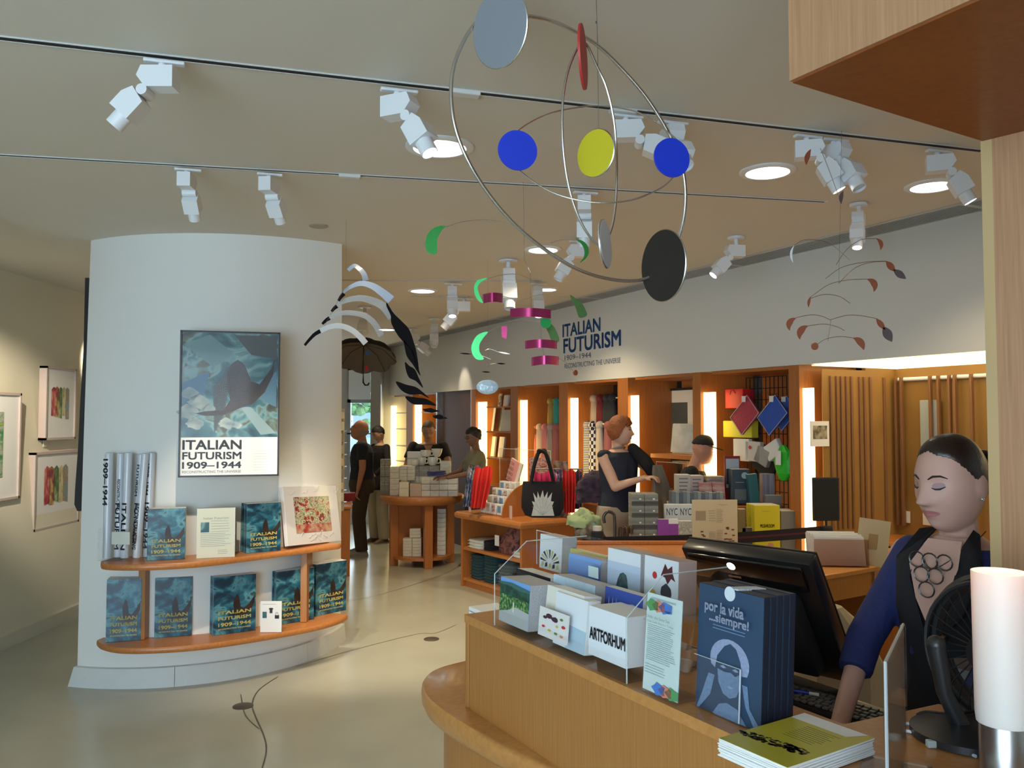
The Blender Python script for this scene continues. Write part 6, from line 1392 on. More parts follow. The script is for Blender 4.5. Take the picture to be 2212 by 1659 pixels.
sa, za = cpx(1160, 1146, .30); sb, zb = cpx(1239, 1141, .30)
MB().box(sa-sL, sb-sL, .286, .289, .10, za-CT).build('back_plate', ACR, t); e = MB(); e.tube([(sa-sL, .287, .1), (sa-sL, .287, za-CT), (sb-sL, .287, za-CT), (sb-sL, .287, .1)], .0016, 5); e.build('side_edge', ACRE, t)
def card(tl, tr, pyb, tt, thick, m, lb, n=1, nm='postcard', lean=.10, print_fn=None, cat='card', side=None):
    s0, z1 = cpx(*tl, tt); s1, z2 = cpx(*tr, tt); _, z0 = cpx((tl[0]+tr[0])/2, pyb, tt); z1 = (z1+z2)/2; h = z1-z0; w = s1-s0
    T = thing(nm, lb, cat, CF((s0+s1)/2, tt+.0, z0), CROT); R = Matrix.Rotation(-lean, 4, 'X')
    MB().bbox(-w/2, w/2, 0.0002, thick, 0, h, .0008, R).build('card_block' if thick > .01 else 'card', side or PAPERE, T)
    MB().box(-w/2, w/2, -.0006, 0, 0, h, R).build('face', m, T)
    if print_fn: print_fn(T, w, h, R)
    return T, w, h, R
def flatR(par, pts, m, R, w, h, y=-.0010, off=(0, 0)):
    n = len(pts); MB().add([tuple(R @ Vector((off[0]*w+p[0]*w, y, off[1]*h+p[1]*h))) for p in pts], [tuple(range(n))]).build('print', m, par)
CWH = mat('card_white', (.72, .76, .80), .35, coat=.2); CEDG = mat('card_edge_grey', (.46, .45, .45), .7, bump=.3, bscale=300)
def ldsc(T, w, h, R):
    flatR(T, [(-.5, 0), (.5, 0), (.5, .38), (.05, .42), (-.2, .30), (-.5, .22)], mat('road_grey', (.42, .45, .45), .5), R, w, h)
    flatR(T, [(-.5, .22), (-.2, .30), (.05, .42), (.5, .38), (.5, .72), (-.5, .66)], ramp_mat('foliage_print', [(.35, (.01, .05, .02)), (.5, (.05, .16, .05)), (.62, (.25, .38, .12))], (110, 110, 110), .5), R, w, h, -.0012)
    flatR(T, [(-.5, .64), (.5, .62), (.5, .82), (.2, .80), (-.2, .86), (-.5, .84)], ramp_mat('hedge_print', [(.4, (.008, .04, .03)), (.6, (.02, .10, .06))], (60, 60, 60), .5), R, w, h, -.0013)
    flatR(T, [(-.5, .84), (-.2, .86), (.2, .80), (.5, .82), (.5, .88), (-.1, .94), (-.5, .90)], mat('far_hill', (.04, .13, .13), .5), R, w, h, -.0014)
    MB().tube([R @ Vector((0, -.002, h*.30)), R @ Vector((0, -.002, h*.52))], .0022, 6).build('print', mat('pale_fig', (.6, .55, .4), .5), T)
card((1078, 1245), (1141, 1266), 1358-6, .026, .088, mat('sky_print', (.16, .36, .72), .4), 'block of landscape postcards with hedge and road, front end of the rack', print_fn=ldsc, lean=.06, side=CEDG)
def fruit(T, w, h, R, s=1.):
    rnd = random.Random(int(w*1e4))
    FR = [mat('fruit_plum', (.05, .02, .04), .5), mat('fruit_red', (.50, .03, .04), .5), mat('fruit_yellow', (.62, .42, .06), .5), mat('fruit_green', (.12, .20, .05), .5), mat('fruit_orange', (.62, .25, .10), .5)]
    for k in range(10):
        cx, cz, r = [(-.15, .75, .10), (.05, .70, .10), (.28, .78, .05), (.36, .55, .06), (-.32, .35, .05), (-.1, .28, .05), (.12, .25, .05), (.32, .22, .05), (-.28, .68, .06), (.15, .5, .04)][k]
        flatR(T, [(cx+r*math.cos(2*pi*q/9)*(1+.3*rnd.random()), cz+r*.8*math.sin(2*pi*q/9)*(1+.3*rnd.random())) for q in range(9)], FR[[0, 0, 3, 1, 1, 2, 3, 4, 0, 2][k]], R, w, h, -.0011-.0001*k)
card((1172, 1262), (1250, 1290), 1385, .036, .05, mat('letter_paper', (.72, .70, .62), .5), 'clear-sleeved block of blank note paper behind the small fruit card', lean=.14, side=PAPER)
card((1194, 1276), (1262, 1302), 1402, .030, .035, CWH, 'second sleeved note set with a blue view at its foot, beside the fruit card', lean=.10, print_fn=lambda T, w, h, R: flatR(T, [(-.1, 0), (.5, 0), (.5, .42), (-.1, .46)], mat('view_blue', (.42, .56, .66), .4), R, w, h), side=PAPER)
card((1162, 1307), (1224, 1333), 1382, .012, .003, mat('card_cream', (.70, .68, .66), .4), 'small leaning card printed with fruit, in front of the note paper', print_fn=fruit, lean=.10)
def artf(T, w, h, R): text(T, 'ARTFORHUM', 0.003, h*.42, w*.92, h*.235, INK, -.0016, .012, M=R)
T, w, h, R = card((1271, 1307), (1352, 1335), 1428, .026, .088, CWH, 'thick block of white cards with bold black title ARTFORHUM, counter end of the rack', lean=.03, side=PAPER)
o = text(T, 'ARTFORHUM', 0.002, h*.46, w*.94, h*.24, INK, -.0016, .02)
card((1113, 1227), (1185, 1250), 1302, .126, .05, mat('card_black', (.015, .015, .03), .3), 'black note cards with gold script in the middle tier of the rack', lean=.08, print_fn=lambda T, w, h, R: MB().tube([R @ Vector((w*.1+w*.4*k/12, -.0015, h*.62+h*.10*math.sin(k*2.2))) for k in range(13)], .0012, 5).build('print', mat('gold', (.62, .50, .15), .4), T))
card((1192, 1242), (1281, 1264), 1330, .126, .06, mat('card_ice', (.52, .66, .76), .35, var=.2, vscale=40), 'icy blue-grey postcard block in the middle tier of the rack', lean=.08, side=CEDG)
def dome(T, w, h, R):
    flatR(T, [(-.5, .0), (.5, 0), (.5, .15), (-.5, .2)], mat('white_roof', (.7, .74, .8), .4), R, w, h)
    flatR(T, [(.0, .1)]+[(.25+.28*math.cos(a), .12+.5*math.sin(a)) for a in [pi-k*pi/10 for k in range(11)]]+[(.5, .1)], MATS['white_roof'], R, w, h, -.0012)
    for x in (-.38, -.28, -.18): flatR(T, [(x-.02, .1), (x+.02, .1), (x, .7)], MATS['white_roof'], R, w, h, -.0013)
card((1305, 1274), (1386, 1281), 1338, .120, .03, mat('night_blue', (.03, .07, .34), .35), 'deep blue postcard with white domed roof in the middle tier of the rack', lean=.08, print_fn=dome)
def spiral(T, w, h, R):
    cols = [INK, mat('lime_print', (.50, .52, .18), .5)]
    for k in range(9):
        a0 = math.radians(10+k*19); a1 = a0+math.radians(11)
        for r0, r1 in (((.16, .44)),):
            flatR(T, [(-.02+r0*math.cos(a0), .20+r0*.9*math.sin(a0)), (-.02+r1*math.cos(a0), .2+r1*.9*math.sin(a0)), (-.02+r1*math.cos(a1), .2+r1*.9*math.sin(a1)), (-.02+r0*math.cos(a1-.1), .2+r0*.9*math.sin(a1-.1))], cols[k % 2 if k != 4 else 0], R, w, h, -.0011-k*.00005)
    for k in range(5): flatR(T, [(-.4+k*.17, .06), (-.28+k*.17, .10), (-.3+k*.17, .22), (-.38+k*.17, .18)], cols[(k+1) % 2], R, w, h, -.0018)
card((1165, 1154), (1212, 1162), 1232, .236, .05, CWH, 'white card block with black and lime fan emblem, topmost in the rack', lean=.05, print_fn=spiral, side=CEDG)
card((1226, 1193), (1295, 1212), 1262, .214, .04, ramp_mat('blue_fade', [(.4, (.10, .22, .62)), (.6, (.30, .50, .78))], (1, 1, 7), .4, 1), 'postcards fading from pale to deep blue in the back tier of the rack', lean=.08, side=CEDG)
card((1228, 1186), (1306, 1200), 1262, .262, .02, mat('note_yellow', (.66, .58, .16), .5), 'yellow-edged note cards behind the blue postcards', lean=.08)
def archp(T, w, h, R):
    flatR(T, [(-.5, 0), (.5, 0), (.5, .74), (-.5, .74)], mat('arch_sky', (.48, .58, .72), .4), R, w, h)
    flatR(T, [(-.30, 0), (-.16, .42), (-.10, .52), (.0, .56), (.09, .52), (.13, .42), (.18, 0)], ramp_mat('arch_dark', [(.4, (.02, .05, .06)), (.6, (.05, .13, .14))], (60, 60, 60), .4), R, w, h, -.0012)
card((1311, 1183), (1381, 1198), 1296, .214, .05, CWH, 'white card block with a dark rounded archway, back tier of the rack', lean=.04, print_fn=archp, side=CEDG)
def flo(T, w, h, R):
    LF = mat('leaf_maroon', (.09, .015, .02), .5); BK = mat('grape_black', (.03, .03, .045), .5)
    flatR(T, [(.05, .78), (.12, .92), (.2, .82), (.32, .90), (.34, .76), (.42, .62), (.30, .66), (.2, .54), (.12, .66), (.0, .68)], LF, R, w, h)
    flatR(T, [(.16+.16*math.cos(2*pi*k/12), .38+.15*math.sin(2*pi*k/12)*(1+.2*(k % 2))) for k in range(12)], BK, R, w, h, -.0012)
    flatR(T, [(-.18+.07*math.cos(2*pi*k/10), .66+.07*math.sin(2*pi*k/10)) for k in range(10)], MATS['fruit_red'], R, w, h, -.0013)
    flatR(T, [(-.22+.09*math.cos(2*pi*k/10), .30+.09*math.sin(2*pi*k/10)) for k in range(10)], MATS['fruit_yellow'], R, w, h, -.0014)
    flatR(T, [(.1+.05*math.cos(2*pi*k/8), .08+.05*math.sin(2*pi*k/8)) for k in range(8)], mat('petal', (.62, .3, .25), .5), R, w, h, -.0015)
card((1390, 1200), (1463, 1213), 1322, .214, .055, CWH, 'white card block with grapes and red berry, back tier of the rack', lean=.04, print_fn=flo, side=mat('card_edge_pink', (.50, .36, .32), .6))
s0, z0 = cpx(1282, 1240, .195); o = MB().box(-.022, .022, -.001, 0, 0, .028).build('price_card', mat('tag_aqua', (.55, .68, .68), .5), bpy.data.objects['card_rack.001']); o.location = (s0-sL, .183, z0-CT-.01)
# ---- upright information sheet beside the rack
s0, _ = cpx(1386, 1470, .012); s1, z_ = cpx(1461, 1487, .012); sm = (s0+s1)/2; w = s1-s0
t = thing('info_sign', 'narrow white information sheet with bright leaf ornaments in an upright acrylic holder', 'sign', CF(sm, .014, CT+.002), CROT); _, zt = cpx(1386, 1276, .03); h = zt-CT; R = Matrix.Rotation(-.08, 4, 'X')
MB().box(-w/2, w/2, 0, .0015, .004, h, R).build('sheet', mat('sheet_mint', (.60, .72, .70), .4), t); MB().box(-w/2-.002, w/2+.002, -.0022, -.001, 0, h+.002, R).build('holder_front', ACR, t); MB().box(-w/2-.002, w/2+.002, .002, .003, 0, h+.002, R).build('holder_back', ACR, t); MB().box(-w/2, w/2, 0, .07, 0, .002).build('holder_foot', ACR, t)
R2 = R
def orn(cx, cz, s, flip):
    C3 = [mat('orn_green', (.08, .28, .10), .5), mat('orn_coral', (.62, .20, .14), .5), mat('orn_blue', (.06, .18, .55), .5)]
    for k in range(3):
        x = cx+(k-1)*.19*flip; flatR(t, [(x+s*.16*math.cos(a)*(1+.35*(q % 2)), cz+s*.05*math.sin(a)*(1+.35*(q % 2))) for q, a in enumerate([2*pi*q/10 for q in range(10)])], C3[k], R2, w, h, -.0026)
orn(-.12, .885, 1, 1); orn(.18, .075, 1, -1)
IK = mat('ink_slate', (.12, .18, .2), .6)
for s, zz, ww in (('Under the Same Sun', .785, .66), ('Art from Latin America Today', .735, .86)): text(t, s, .0, h*zz, w*ww, h*.028, IK, -.0024, 0, M=R)
text(t, 'MAP', w*.28, h*.875, w*.14, h*.022, INK, -.0024, .01, M=R)
o = face_lines(t, 18, 0, h*.33, h*.68, w*.84, mat('ink_lines', (.38, .46, .48), .6), -.0024, h=.0010); o.rotation_euler = (-.08, 0, 0)
o = face_lines(t, 4, -.01, h*.20, h*.28, w*.7, MATS['ink_lines'], -.0024, h=.0010); o.rotation_euler = (-.08, 0, 0)
o = face_lines(t, 2, 0, h*.945, h*.955, w*.7, MATS['ink_lines'], -.0024, h=.0010); o.rotation_euler = (-.08, 0, 0)
s0, _ = cpx(1490, 1430, .2); t = thing('sign_holder', 'empty clear angled holder behind the information sheet', 'sign', CF(s0, .16, CT+.002), CROT+.3); MB().box(-.07, .03, 0, .002, .0, .14, Matrix.Rotation(-.3, 4, 'X')).build('panel', ACR, t); MB().box(-.07, .03, .0, .09, 0, .002).build('panel', ACR, t)
# ---- dark blue books in front of the till
DBL = mat('cover_navy', (.020, .055, .115), .4, coat=.15); HT = mat('halftone_blue', (.14, .22, .36), .5, var=.35, vscale=220); HT2 = mat('print_lilac', (.42, .47, .62), .5)
s0, _ = cpx(1503, 1503, .045); s1, _ = cpx(1643, 1548, .045); _, zt = cpx(1585, 1273, .07); w = s1-s0; h = zt-CT
SIDE = mat('cover_navy_shaded', (.008, .014, .03), .5)  # darker copy of the navy puts shade on the book sides
for k in range(5):
    R = Matrix.Rotation(-.055, 4, 'X')
    t = thing('navy_book', 'dark blue book with pale title por la vida, front of its stack' if k == 0 else 'dark blue book, %s from the front of the stack before the till' % ORD[k+1], 'book', CF((s0+s1)/2, .045+k*.0163, CT+.002), CROT, 'dark blue books standing before the till')
    MB().bbox(-w/2, w/2, 0, .0155, 0, h-.001*(k % 2), .0012, R).build('book_block', SIDE, t); MB().box(-w/2, w/2, -.0004, .0001, 0.0005, h-.001, R).build('cover', DBL, t); MB().box(-w/2+.003, w/2+.0006, .002, .0135, .004, h-.004, R).build('pages', SIDE, t)
    if k: continue
    text(t, 'por la vida', -.004, h*.835, w*.60, h*.105, HT2, -.0012, .02, M=R); text(t, '...siempre!', .008, h*.755, w*.60, h*.085, HT2, -.0012, .02, M=R)
    o = face_lines(t, 2, 0, h*.665, h*.69, w*.5, HT, -.0012, h=.0016); o.rotation_euler = (-.055, 0, 0)
    # generic braided head drawn in halftone
    hair = [(.02+.30*math.cos(a), .44+.17*math.sin(a)) for a in [math.radians(d) for d in range(-25, 206, 15)]]+[(-.20+.0, .36), (-.17, .46), (-.06, .55), (.03, .58), (.12, .55), (.19, .46), (.21, .36)]
    flatR(t, hair, mat('halftone_pale', (.26, .31, .46), .5, var=.3, vscale=200), R, w, h, -.0012)
    flatR(t, [(-.16, .36), (-.14, .26), (-.06, .18), (.04, .16), (.14, .19), (.20, .28), (.21, .38), (.12, .34), (.05, .36), (-.05, .35)], HT, R, w, h, -.0013)
    flatR(t, [(-.30, .30), (-.20, .30), (-.26, .14), (-.44, .0), (-.48, .0), (-.40, .12)], HT, R, w, h, -.0014); flatR(t, [(.22, .3), (.30, .3), (.34, .14), (.5, .02), (.42, .0), (.28, .14)], HT, R, w, h, -.0014)
    flatR(t, [(-.22, .0), (-.12, .09), (.0, .12), (.16, .10), (.3, .0)], HT, R, w, h, -.0015)
    for ex in (-.07, .12): flatR(t, [(ex-.05, .385), (ex, .40), (ex+.05, .385), (ex, .375)], MATS['halftone_pale'], R, w, h, -.0016)
    flatR(t, [(-.01, .245), (.04, .255), (.09, .245), (.04, .235)], MATS['halftone_pale'], R, w, h, -.0016)
    MB().lathe([(.0135, 0), (.0135, .0008)], 20, R @ Matrix.Translation((0, -.001, h-.008)) @ Matrix.Rotation(pi/2, 4, 'X')).build('tab', mat('tab_white', (.62, .68, .74), .4), t, True)
    bzz = MB()
    for q in range(9): bzz.bbox(-.012+q*.0012, .016+q*.0012, .002+q*.0075, .0085+q*.0075, h-.001, h+.003, .0008, R)
    bzz.build('tab_strip', MATS['tab_white'], t)
    for sx in (.0,): MB().box(-w/2-.002, w*.23, -.009, -.0065, .002, h*.42, R).build('acrylic_pocket', ACR, t)
    MB().tube([R @ Vector((w*.23, -.0078, .003)), R @ Vector((w*.23, -.0078, h*.42))], .0018, 5).build('pocket_edge', mat('edge_bright', (.45, .52, .58), .3), t); MB().tube([R @ Vector((-w/2, -.0078, h*.42)), R @ Vector((w*.23, -.0078, h*.42))], .0008, 5).build('pocket_edge', ACRE, t)
# ---- yellow brochures
cs = [onz(a, b, CT+.03) for a, b in ((1536, 1588), (1752, 1545), (1898, 1598), (1692, 1652))]
cc = sum(cs, Vector())/4; ax = ((cs[3]-cs[0])+(cs[2]-cs[1])); ax.normalize(); yw = math.atan2(ax.y, ax.x); wB = ((cs[3]-cs[0]).length+(cs[2]-cs[1]).length)/2; hB = ((cs[1]-cs[0]).length+(cs[2]-cs[3]).length)/2
rnd = random.Random(8)
for k in range(12):
    t = thing('brochure', ('top yellow brochure of the pile at the counter front' if k == 11 else 'white-edged brochure, %s from the bottom of the yellow pile' % ORD[k+1]), 'brochure', Vector((cc.x+rnd.uniform(-.002, .002), cc.y+rnd.uniform(-.002, .002), CT+.0012+k*.0024)), yw+rnd.uniform(-.012, .012), 'pile of yellow brochures on the counter')
    mb = MB(); n = 6
    MB().bbox(-wB/2, wB/2, -hB/2, hB/2, 0, .0022, .0006).build('leaves', PAPER, t)
    if k == 11:
        YB = mat('brochure_yellow', (.50, .44, .03), .35, coat=.2)
        MB().box(-wB/2, wB/2, -hB/2, hB/2, .0022, .0026).build('cover', YB, t)
        M9 = Matrix.Rotation(-pi/2, 4, 'X')
        MB().add([(-wB*.5, hB*.33, .0029), (wB*.30, hB*.33, .0029), (wB*.42, hB*.5, .0029), (-wB*.5, hB*.5, .0029)], [(0, 1, 2, 3)]).build('print', PAPER, t)
        def blot(cx, cy, rx, ry, nn, sd):
            r_ = random.Random(sd); q = MB()
            for i in range(nn):
                a = r_.uniform(0, 2*pi); rr = r_.random()**.5; x = cx+rx*rr*math.cos(a); y = cy+ry*rr*math.sin(a)+.15*(x-cx); s = r_.uniform(.002, .005)
                q.add([(x+s*math.cos(2*pi*j/6)*r_.uniform(.6, 1.3), y+s*.7*math.sin(2*pi*j/6), .0029) for j in range(6)], [tuple(range(6))])
            o_ = q.build('ink_blots', mat('ink_olive2', (.06, .055, .02), .6), t); o_['kind'] = 'stuff'
        blot(-wB*.12, -hB*.22, .055, .014, 130, 1); blot(wB*.22, -hB*.20, .022, .014, 60, 2)
        q = MB()
        for i in range(9): q.box(-wB*.18, wB*(.20+.1*rnd.random()), hB*(.26-.035*i), hB*(.26-.035*i)+.0012, .0027, .0030)
        q.build('small_print', mat('ink_olive3', (.16, .14, .03), .6), t)
# ---- till screen seen from behind
TL = at(1470, 1183, 2.30); TR3 = at(1748, 1221, 2.03); BR3 = at(1866, 1484, 2.16)
xa_ = (TR3-TL); Wm = xa_.length; xa_.normalize(); dn = BR3-TR3; dn = dn-xa_*dn.dot(xa_); Hm = dn.length; dn.normalize(); nb = xa_.cross(dn)  # out of the back
if nb.dot(Vector((0, -1, 0))) < 0: nb = -nb
ORG = TL
MM = Matrix((( xa_.x, nb.x, dn.x, 0), (xa_.y, nb.y, dn.y, 0), (xa_.z, nb.z, dn.z, 0), (0, 0, 0, 1)))
t = thing('till_screen', 'large black touch-screen till seen from behind, tilted back toward the cashier', 'monitor', TL)
def mm(mb_, nm, m, sm=True): 
    o = mb_.build(nm, m, t, sm); return o
GLB = mat('gloss_black', (.006, .006, .007), .12, coat=.6)
mm(MB().bbox(0, Wm, -.045, .0, 0, Hm, .006, MM), 'housing', mat('till_black', (.010, .010, .011), .35, coat=.2))
mm(MB().bbox(.02, Wm-.02, .0, .012, .008, .085, .005, MM), 'top_bulge', GLB)
mm(MB().bbox(.05, Wm-.05, .0, .05, .10, Hm-.05, .012, MM), 'back_cover', MATTEB)
mm(MB().bbox(.0, Wm, -.05, -.045, 0, Hm, .003, MM), 'bezel', mat('till_bezel', (.02, .016, .012), .4))
mm(MB().box(.02, Wm-.02, -.0512, -.050, .02, Hm-.03, MM), 'screen', mat('till_glass', (.02, .03, .05), .05, emis=(.55, .7, 1), es=.5), False)
o = MB().box(Wm*.36, Wm*.46, .0122, .013, .062, .068, MM).build('badge', STEEL, t)
R5 = MM @ Matrix.Translation((Wm*.40, .0125, .045)) 
o = text(t, 'dialtone'[:0] or 'oliver'[:0] or 'till', 0, 0, .03, .010, STEEL, 0, 0); o.matrix_local = MM @ Matrix.Translation((Wm*.41, .0130, .050)) @ Matrix.Rotation(pi, 4, 'Z') @ Matrix.Rotation(pi, 4, 'Y') @ Matrix.Scale(-1, 4, (1, 0, 0)); bpy.data.objects.remove(o)
MB().lathe([(.012, 0), (.010, .002)], 16, MM @ Matrix.Translation((Wm*.41, .012, .030)) @ Matrix.Rotation(-pi/2, 4, 'X')).build('lamp_glint', LAMPW, t, True)  # glowing disc stands in for a lamp's bright reflection
c = (TL+TR3)/2+dn*(Hm*.62)-nb*-.02; g = Vector((c.x, c.y, .935))
MB().tube([c-TL, Vector((c.x, c.y, .95))-TL], .035, 12).build('stand', MATTEB, t, True); MB().bbox(-.14, .14, -.10, .12, 0, .02, .006, Matrix.Translation(g-TL-Vector((0, 0, .004))) @ Matrix.Rotation(CROT, 4, 'Z')).build('base', MATTEB, t)
# ---- keyboard
kp = onz(1812, 1518, .965); t = thing('keyboard', 'black keyboard with pale keys on the work surface beside the till', 'keyboard', (kp.x, kp.y, .931), CROT+.12)
MB().bbox(-.17, .17, -.07, .07, 0, .028, .006).build('body', BLACK, t)
km = MB().bbox(-.0075, .0075, -.0065, .0065, 0, .006, .002).mesh('key'); km.materials.append(mat('key_grey', (.13, .12, .11), .5))
for r_ in range(5):
    for q in range(17):
        o = bpy.data.objects.new('key', km); COL.objects.link(o); o.parent = t; o.location = (-.155+q*.0192+(r_ % 2)*.004, -.052+r_*.021, .0282)
p1 = CF(.0, 0); t = thing('pen', 'blue pen lying along the back of the keyboard', 'pen', (kp.x-.10, kp.y+.09, .968)); MB().tube([(-.05, .03, 0), (.05, -.03, 0)], .005, 8).build('barrel', mat('pen_blue', (.02, .05, .5), .3), t, True); MB().tube([(.05, -.03, 0), (.07, -.042, 0)], .004, 8).build('cap', PAPER, t, True)
# ---- edge-on acrylic stand
a = at(1912, 1432, 1.15); b = at(1952, 1392, 1.36); d = Vector((b.x-a.x, b.y-a.y, 0)); 
t = thing('leaflet_stand', 'clear upright leaflet stand with tan insert, seen edge-on near the lamp', 'sign', (a.x, a.y, CT+.001), math.atan2(d.y, d.x)); L = d.length; H_ = a.z-CT
MB().bbox(0, L, -.0035, -.0015, 0, H_, .0008).build('front_sheet', ACR, t); MB().box(.004, L-.004, -.001, .001, .02, H_-.004).build('insert', mat('insert_tan', (.50, .33, .20), .5), t); MB().bbox(0, L, .0015, .0035, 0, H_, .0008).build('back_sheet', ACR, t)
MB().tube([(0, 0, 0), (0, 0, H_), (L, 0, H_)], .0022, 5).build('edge', mat('edge_grey', (.42, .45, .47), .3), t); MB().bbox(0, L, -.04, .06, 0, .003, .001).build('foot', ACR, t)
# ---- lamp
lp = at(2152, 900, 1.30); t = thing('table_lamp', 'cylindrical frosted glass lamp on a brushed steel base at the counter edge', 'lamp', (lp.x, lp.y, CT+.001))
zs0 = at(2152, 1545, 1.30).z-CT; zs1 = at(2152, 1236, 1.30).z-CT; r = 56/F*1.30
MB().lathe([(r*.86, 0), (r*.86, zs0-.004), (r*.80, zs0)], 40).build('base', mat('brushed_steel', (.50, .50, .52), .28, metal=1), t, True)
fr = bpy.data.materials.new('frosted_glass'); fr.use_nodes = True; b_ = fr.node_tree.nodes['Principled BSDF']; b_.inputs['Base Color'].default_value = (.74, .68, .63, 1); b_.inputs['Roughness'].default_value = .45; b_.inputs['Subsurface Weight'].default_value = .3; b_.inputs['Emission Color'].default_value = (1, .83, .70, 1); b_.inputs['Emission Strength'].default_value = .05
MB().lathe([(r*.93, zs0-.012), (r*.97, zs0+.002), (r, zs1), (r*.94, zs1), (r*.91, zs0+.01)], 48, caps=False).build('glass_shade', fr, t, True)
MB().lathe([(r*.4, zs0-.01), (r*.4, zs1*.8), (r*.2, zs1*.84)], 20).build('bulb', mat('bulb_glow', (1, .9, .8), emis=(1, .78, .55), es=.4), t, True)
l = bpy.data.lights.new('lamp', 'POINT'); l.energy = .3; l.color = (1, .72, .5); l.shadow_soft_size = .04; o = bpy.data.objects.new('lamp_light', l); COL.objects.link(o); o.parent = t; o.location = (0, 0, zs1+.03)
# ---- fan
fc = at(2160, 1408, 1.52); t = thing('desk_fan', 'black desk fan behind the frosted lamp', 'fan', fc)
FR_ = Matrix.Rotation(math.radians(-62), 4, 'Z') @ Matrix.Rotation(pi/2, 4, 'X'); rf = .125; SATB = mat('satin_black', (.018, .018, .02), .35)
for zz, rr in ((-.03, rf), (.03, rf), (0, rf+.004)): MB().tube([FR_ @ Vector((rr*math.cos(2*pi*k/40), rr*math.sin(2*pi*k/40), zz)) for k in range(40)], .0045 if zz else .012, 6, closed=True).build('cage_ring', SATB, t, True)
MB().lathe([(rf, -.03), (rf+.004, .03)], 40, FR_, caps=False).build('shroud', SATB, t, True)
wm = MB()
for k in range(30):
    a = 2*pi*k/30; o = MB().tube([FR_ @ Vector((.03*math.cos(a), .03*math.sin(a), .045)), FR_ @ Vector((rf*.7*math.cos(a+.15), rf*.7*math.sin(a+.15), .042)), FR_ @ Vector((rf*math.cos(a+.2), rf*math.sin(a+.2), .028))], .0013, 4).build('cage_wire', SATB, t)
MB().lathe([(.03, .03), (.032, .05), (.01, .055)], 20, FR_).build('hub', SATB, t, True); MB().lathe([(.04, -.09), (.045, -.03)], 20, FR_).build('motor', SATB, t, True)
for k in range(4):
    a = 2*pi*k/4; MB().add([tuple(FR_ @ Vector(p)) for p in [(.02*math.cos(a), .02*math.sin(a), .0), (.11*math.cos(a-.25), .11*math.sin(a-.25), .012), (.115*math.cos(a+.35), .115*math.sin(a+.35), -.012), (.02*math.cos(a+.9), .02*math.sin(a+.9), -.008)]], [(0, 1, 2, 3)]).build('blade', SATB, t)
sb_ = FR_ @ Vector((-rf*.97, 0, 0)); fl_ = CT-fc.z+.002
yk = at(2022, 1392, 1.46)-fc
MB().tube([yk, yk+Vector((.012, .0, -.08)), Vector((yk.x+.04, yk.y, fl_+.02))], [.016, .013, .015], 10).build('bracket_arm', SATB, t, True); MB().ell(yk, (.016, .016, .016), 12, 8).build('knob', SATB, t, True); MB().tube([yk, sb_*.9], .008, 8).build('pivot', SATB, t, True)
MB().lathe([(.09, fl_), (.09, fl_+.012), (.02, fl_+.025)], 28, Matrix.Translation((yk.x+.05, yk.y, 0))).build('base', SATB, t, True)
# ---- cables
def cable(pts, r, m, lb):
    P = [onz(a, b, z) for a, b, z in pts]; t = thing('cable', lb, 'cable', P[0]); MB().tube([p-P[0] for p in bezpts(P, 6)], r, 8).build('cord', m, t, True)
cable([(1930, 1570, CT+.004), (1960, 1563, CT+.004), (2010, 1580, CT+.004), (2060, 1592, CT+.004), (2110, 1602, CT+.004)], .0028, mat('cord_white', (.60, .64, .68), .4), 'white cord lying across the counter toward the lamp, upper of two')
cable([(1932, 1580, CT+.004), (1965, 1580, CT+.004), (2010, 1600, CT+.004), (2060, 1612, CT+.004), (2108, 1634, CT+.004)], .0028, MATS['cord_white'], 'second white cord across the counter, nearer the viewer')
cable([(1980, 1545, CT+.004), (2000, 1538, CT+.012), (2050, 1542, CT+.02), (2110, 1536, CT+.02)], .003, BLACK, 'thin black cord curling behind the leaflet stand')
t = thing('cable_clip', 'small clear clip on the white cord', 'clip', onz(2012, 1614, CT+.001)); MB().bbox(-.008, .008, -.006, .006, 0, .012, .002).build('clip', ACRE, t)
# ================================================================= PEOPLE
def gau(x, s): return math.exp(-(x/s)**2/2)
def head_point(u, v, fem=False):
    sv, cv = math.sin(v), math.cos(v); sv2 = max(0, sv)**.82
    dx, dy, dz = sv2*math.sin(u), -sv2*math.cos(u), cv
    x = .074*dx; y = .093*dy; z = .118*dz
    if z < 0:
        t = -z/.118; x *= 1-(.25 if fem else .20)*t**1.8
        if y > 0: y *= 1-.50*t
        else: y = y*(1+.02*t)-.006*t
    else:
        if y > 0: y *= 1.04
        y -= .004*(z/.118)**2*0
    f = max(0, -dy)**.6 if dy < 0 else 0
    if f > 0:
        ax = abs(x); d = 0
        pz = 0
        if -.045 < z < .04:
            k = (.034-z)/.062; pz = max(0, min(1, k)) if z > -.030 else max(0, 1-(-.030-z)/.012)
        d += .0265*pz**1.2*gau(x, .009+.004*pz)
        d += .006*gau(ax-.011, .006)*gau(z+.029, .007)
        d -= .0085*gau(ax-.031, .014)*gau(z-.012, .012); d += .0055*gau(ax-.031, .011)*gau(z-.009, .007)
        d += .0045*gau(ax-.028, .017)*gau(z-.031, .007)
        d += .0065*gau(x, .016)*gau(z+.051, .005)+.0070*gau(x, .014)*gau(z+.063, .005)-.0035*gau(x, .02)*gau(z+.057, .0022)
        d -= .003*gau(x, .014)*gau(z+.076, .006); d += .0125*gau(x, .019)*gau(z+.094, .014)
        d += .004*gau(ax-.043, .018)*gau(z+.018, .018)
        y -= d*f
    return Vector((x, y, z))
NU, NV = 84, 72
_H = {}
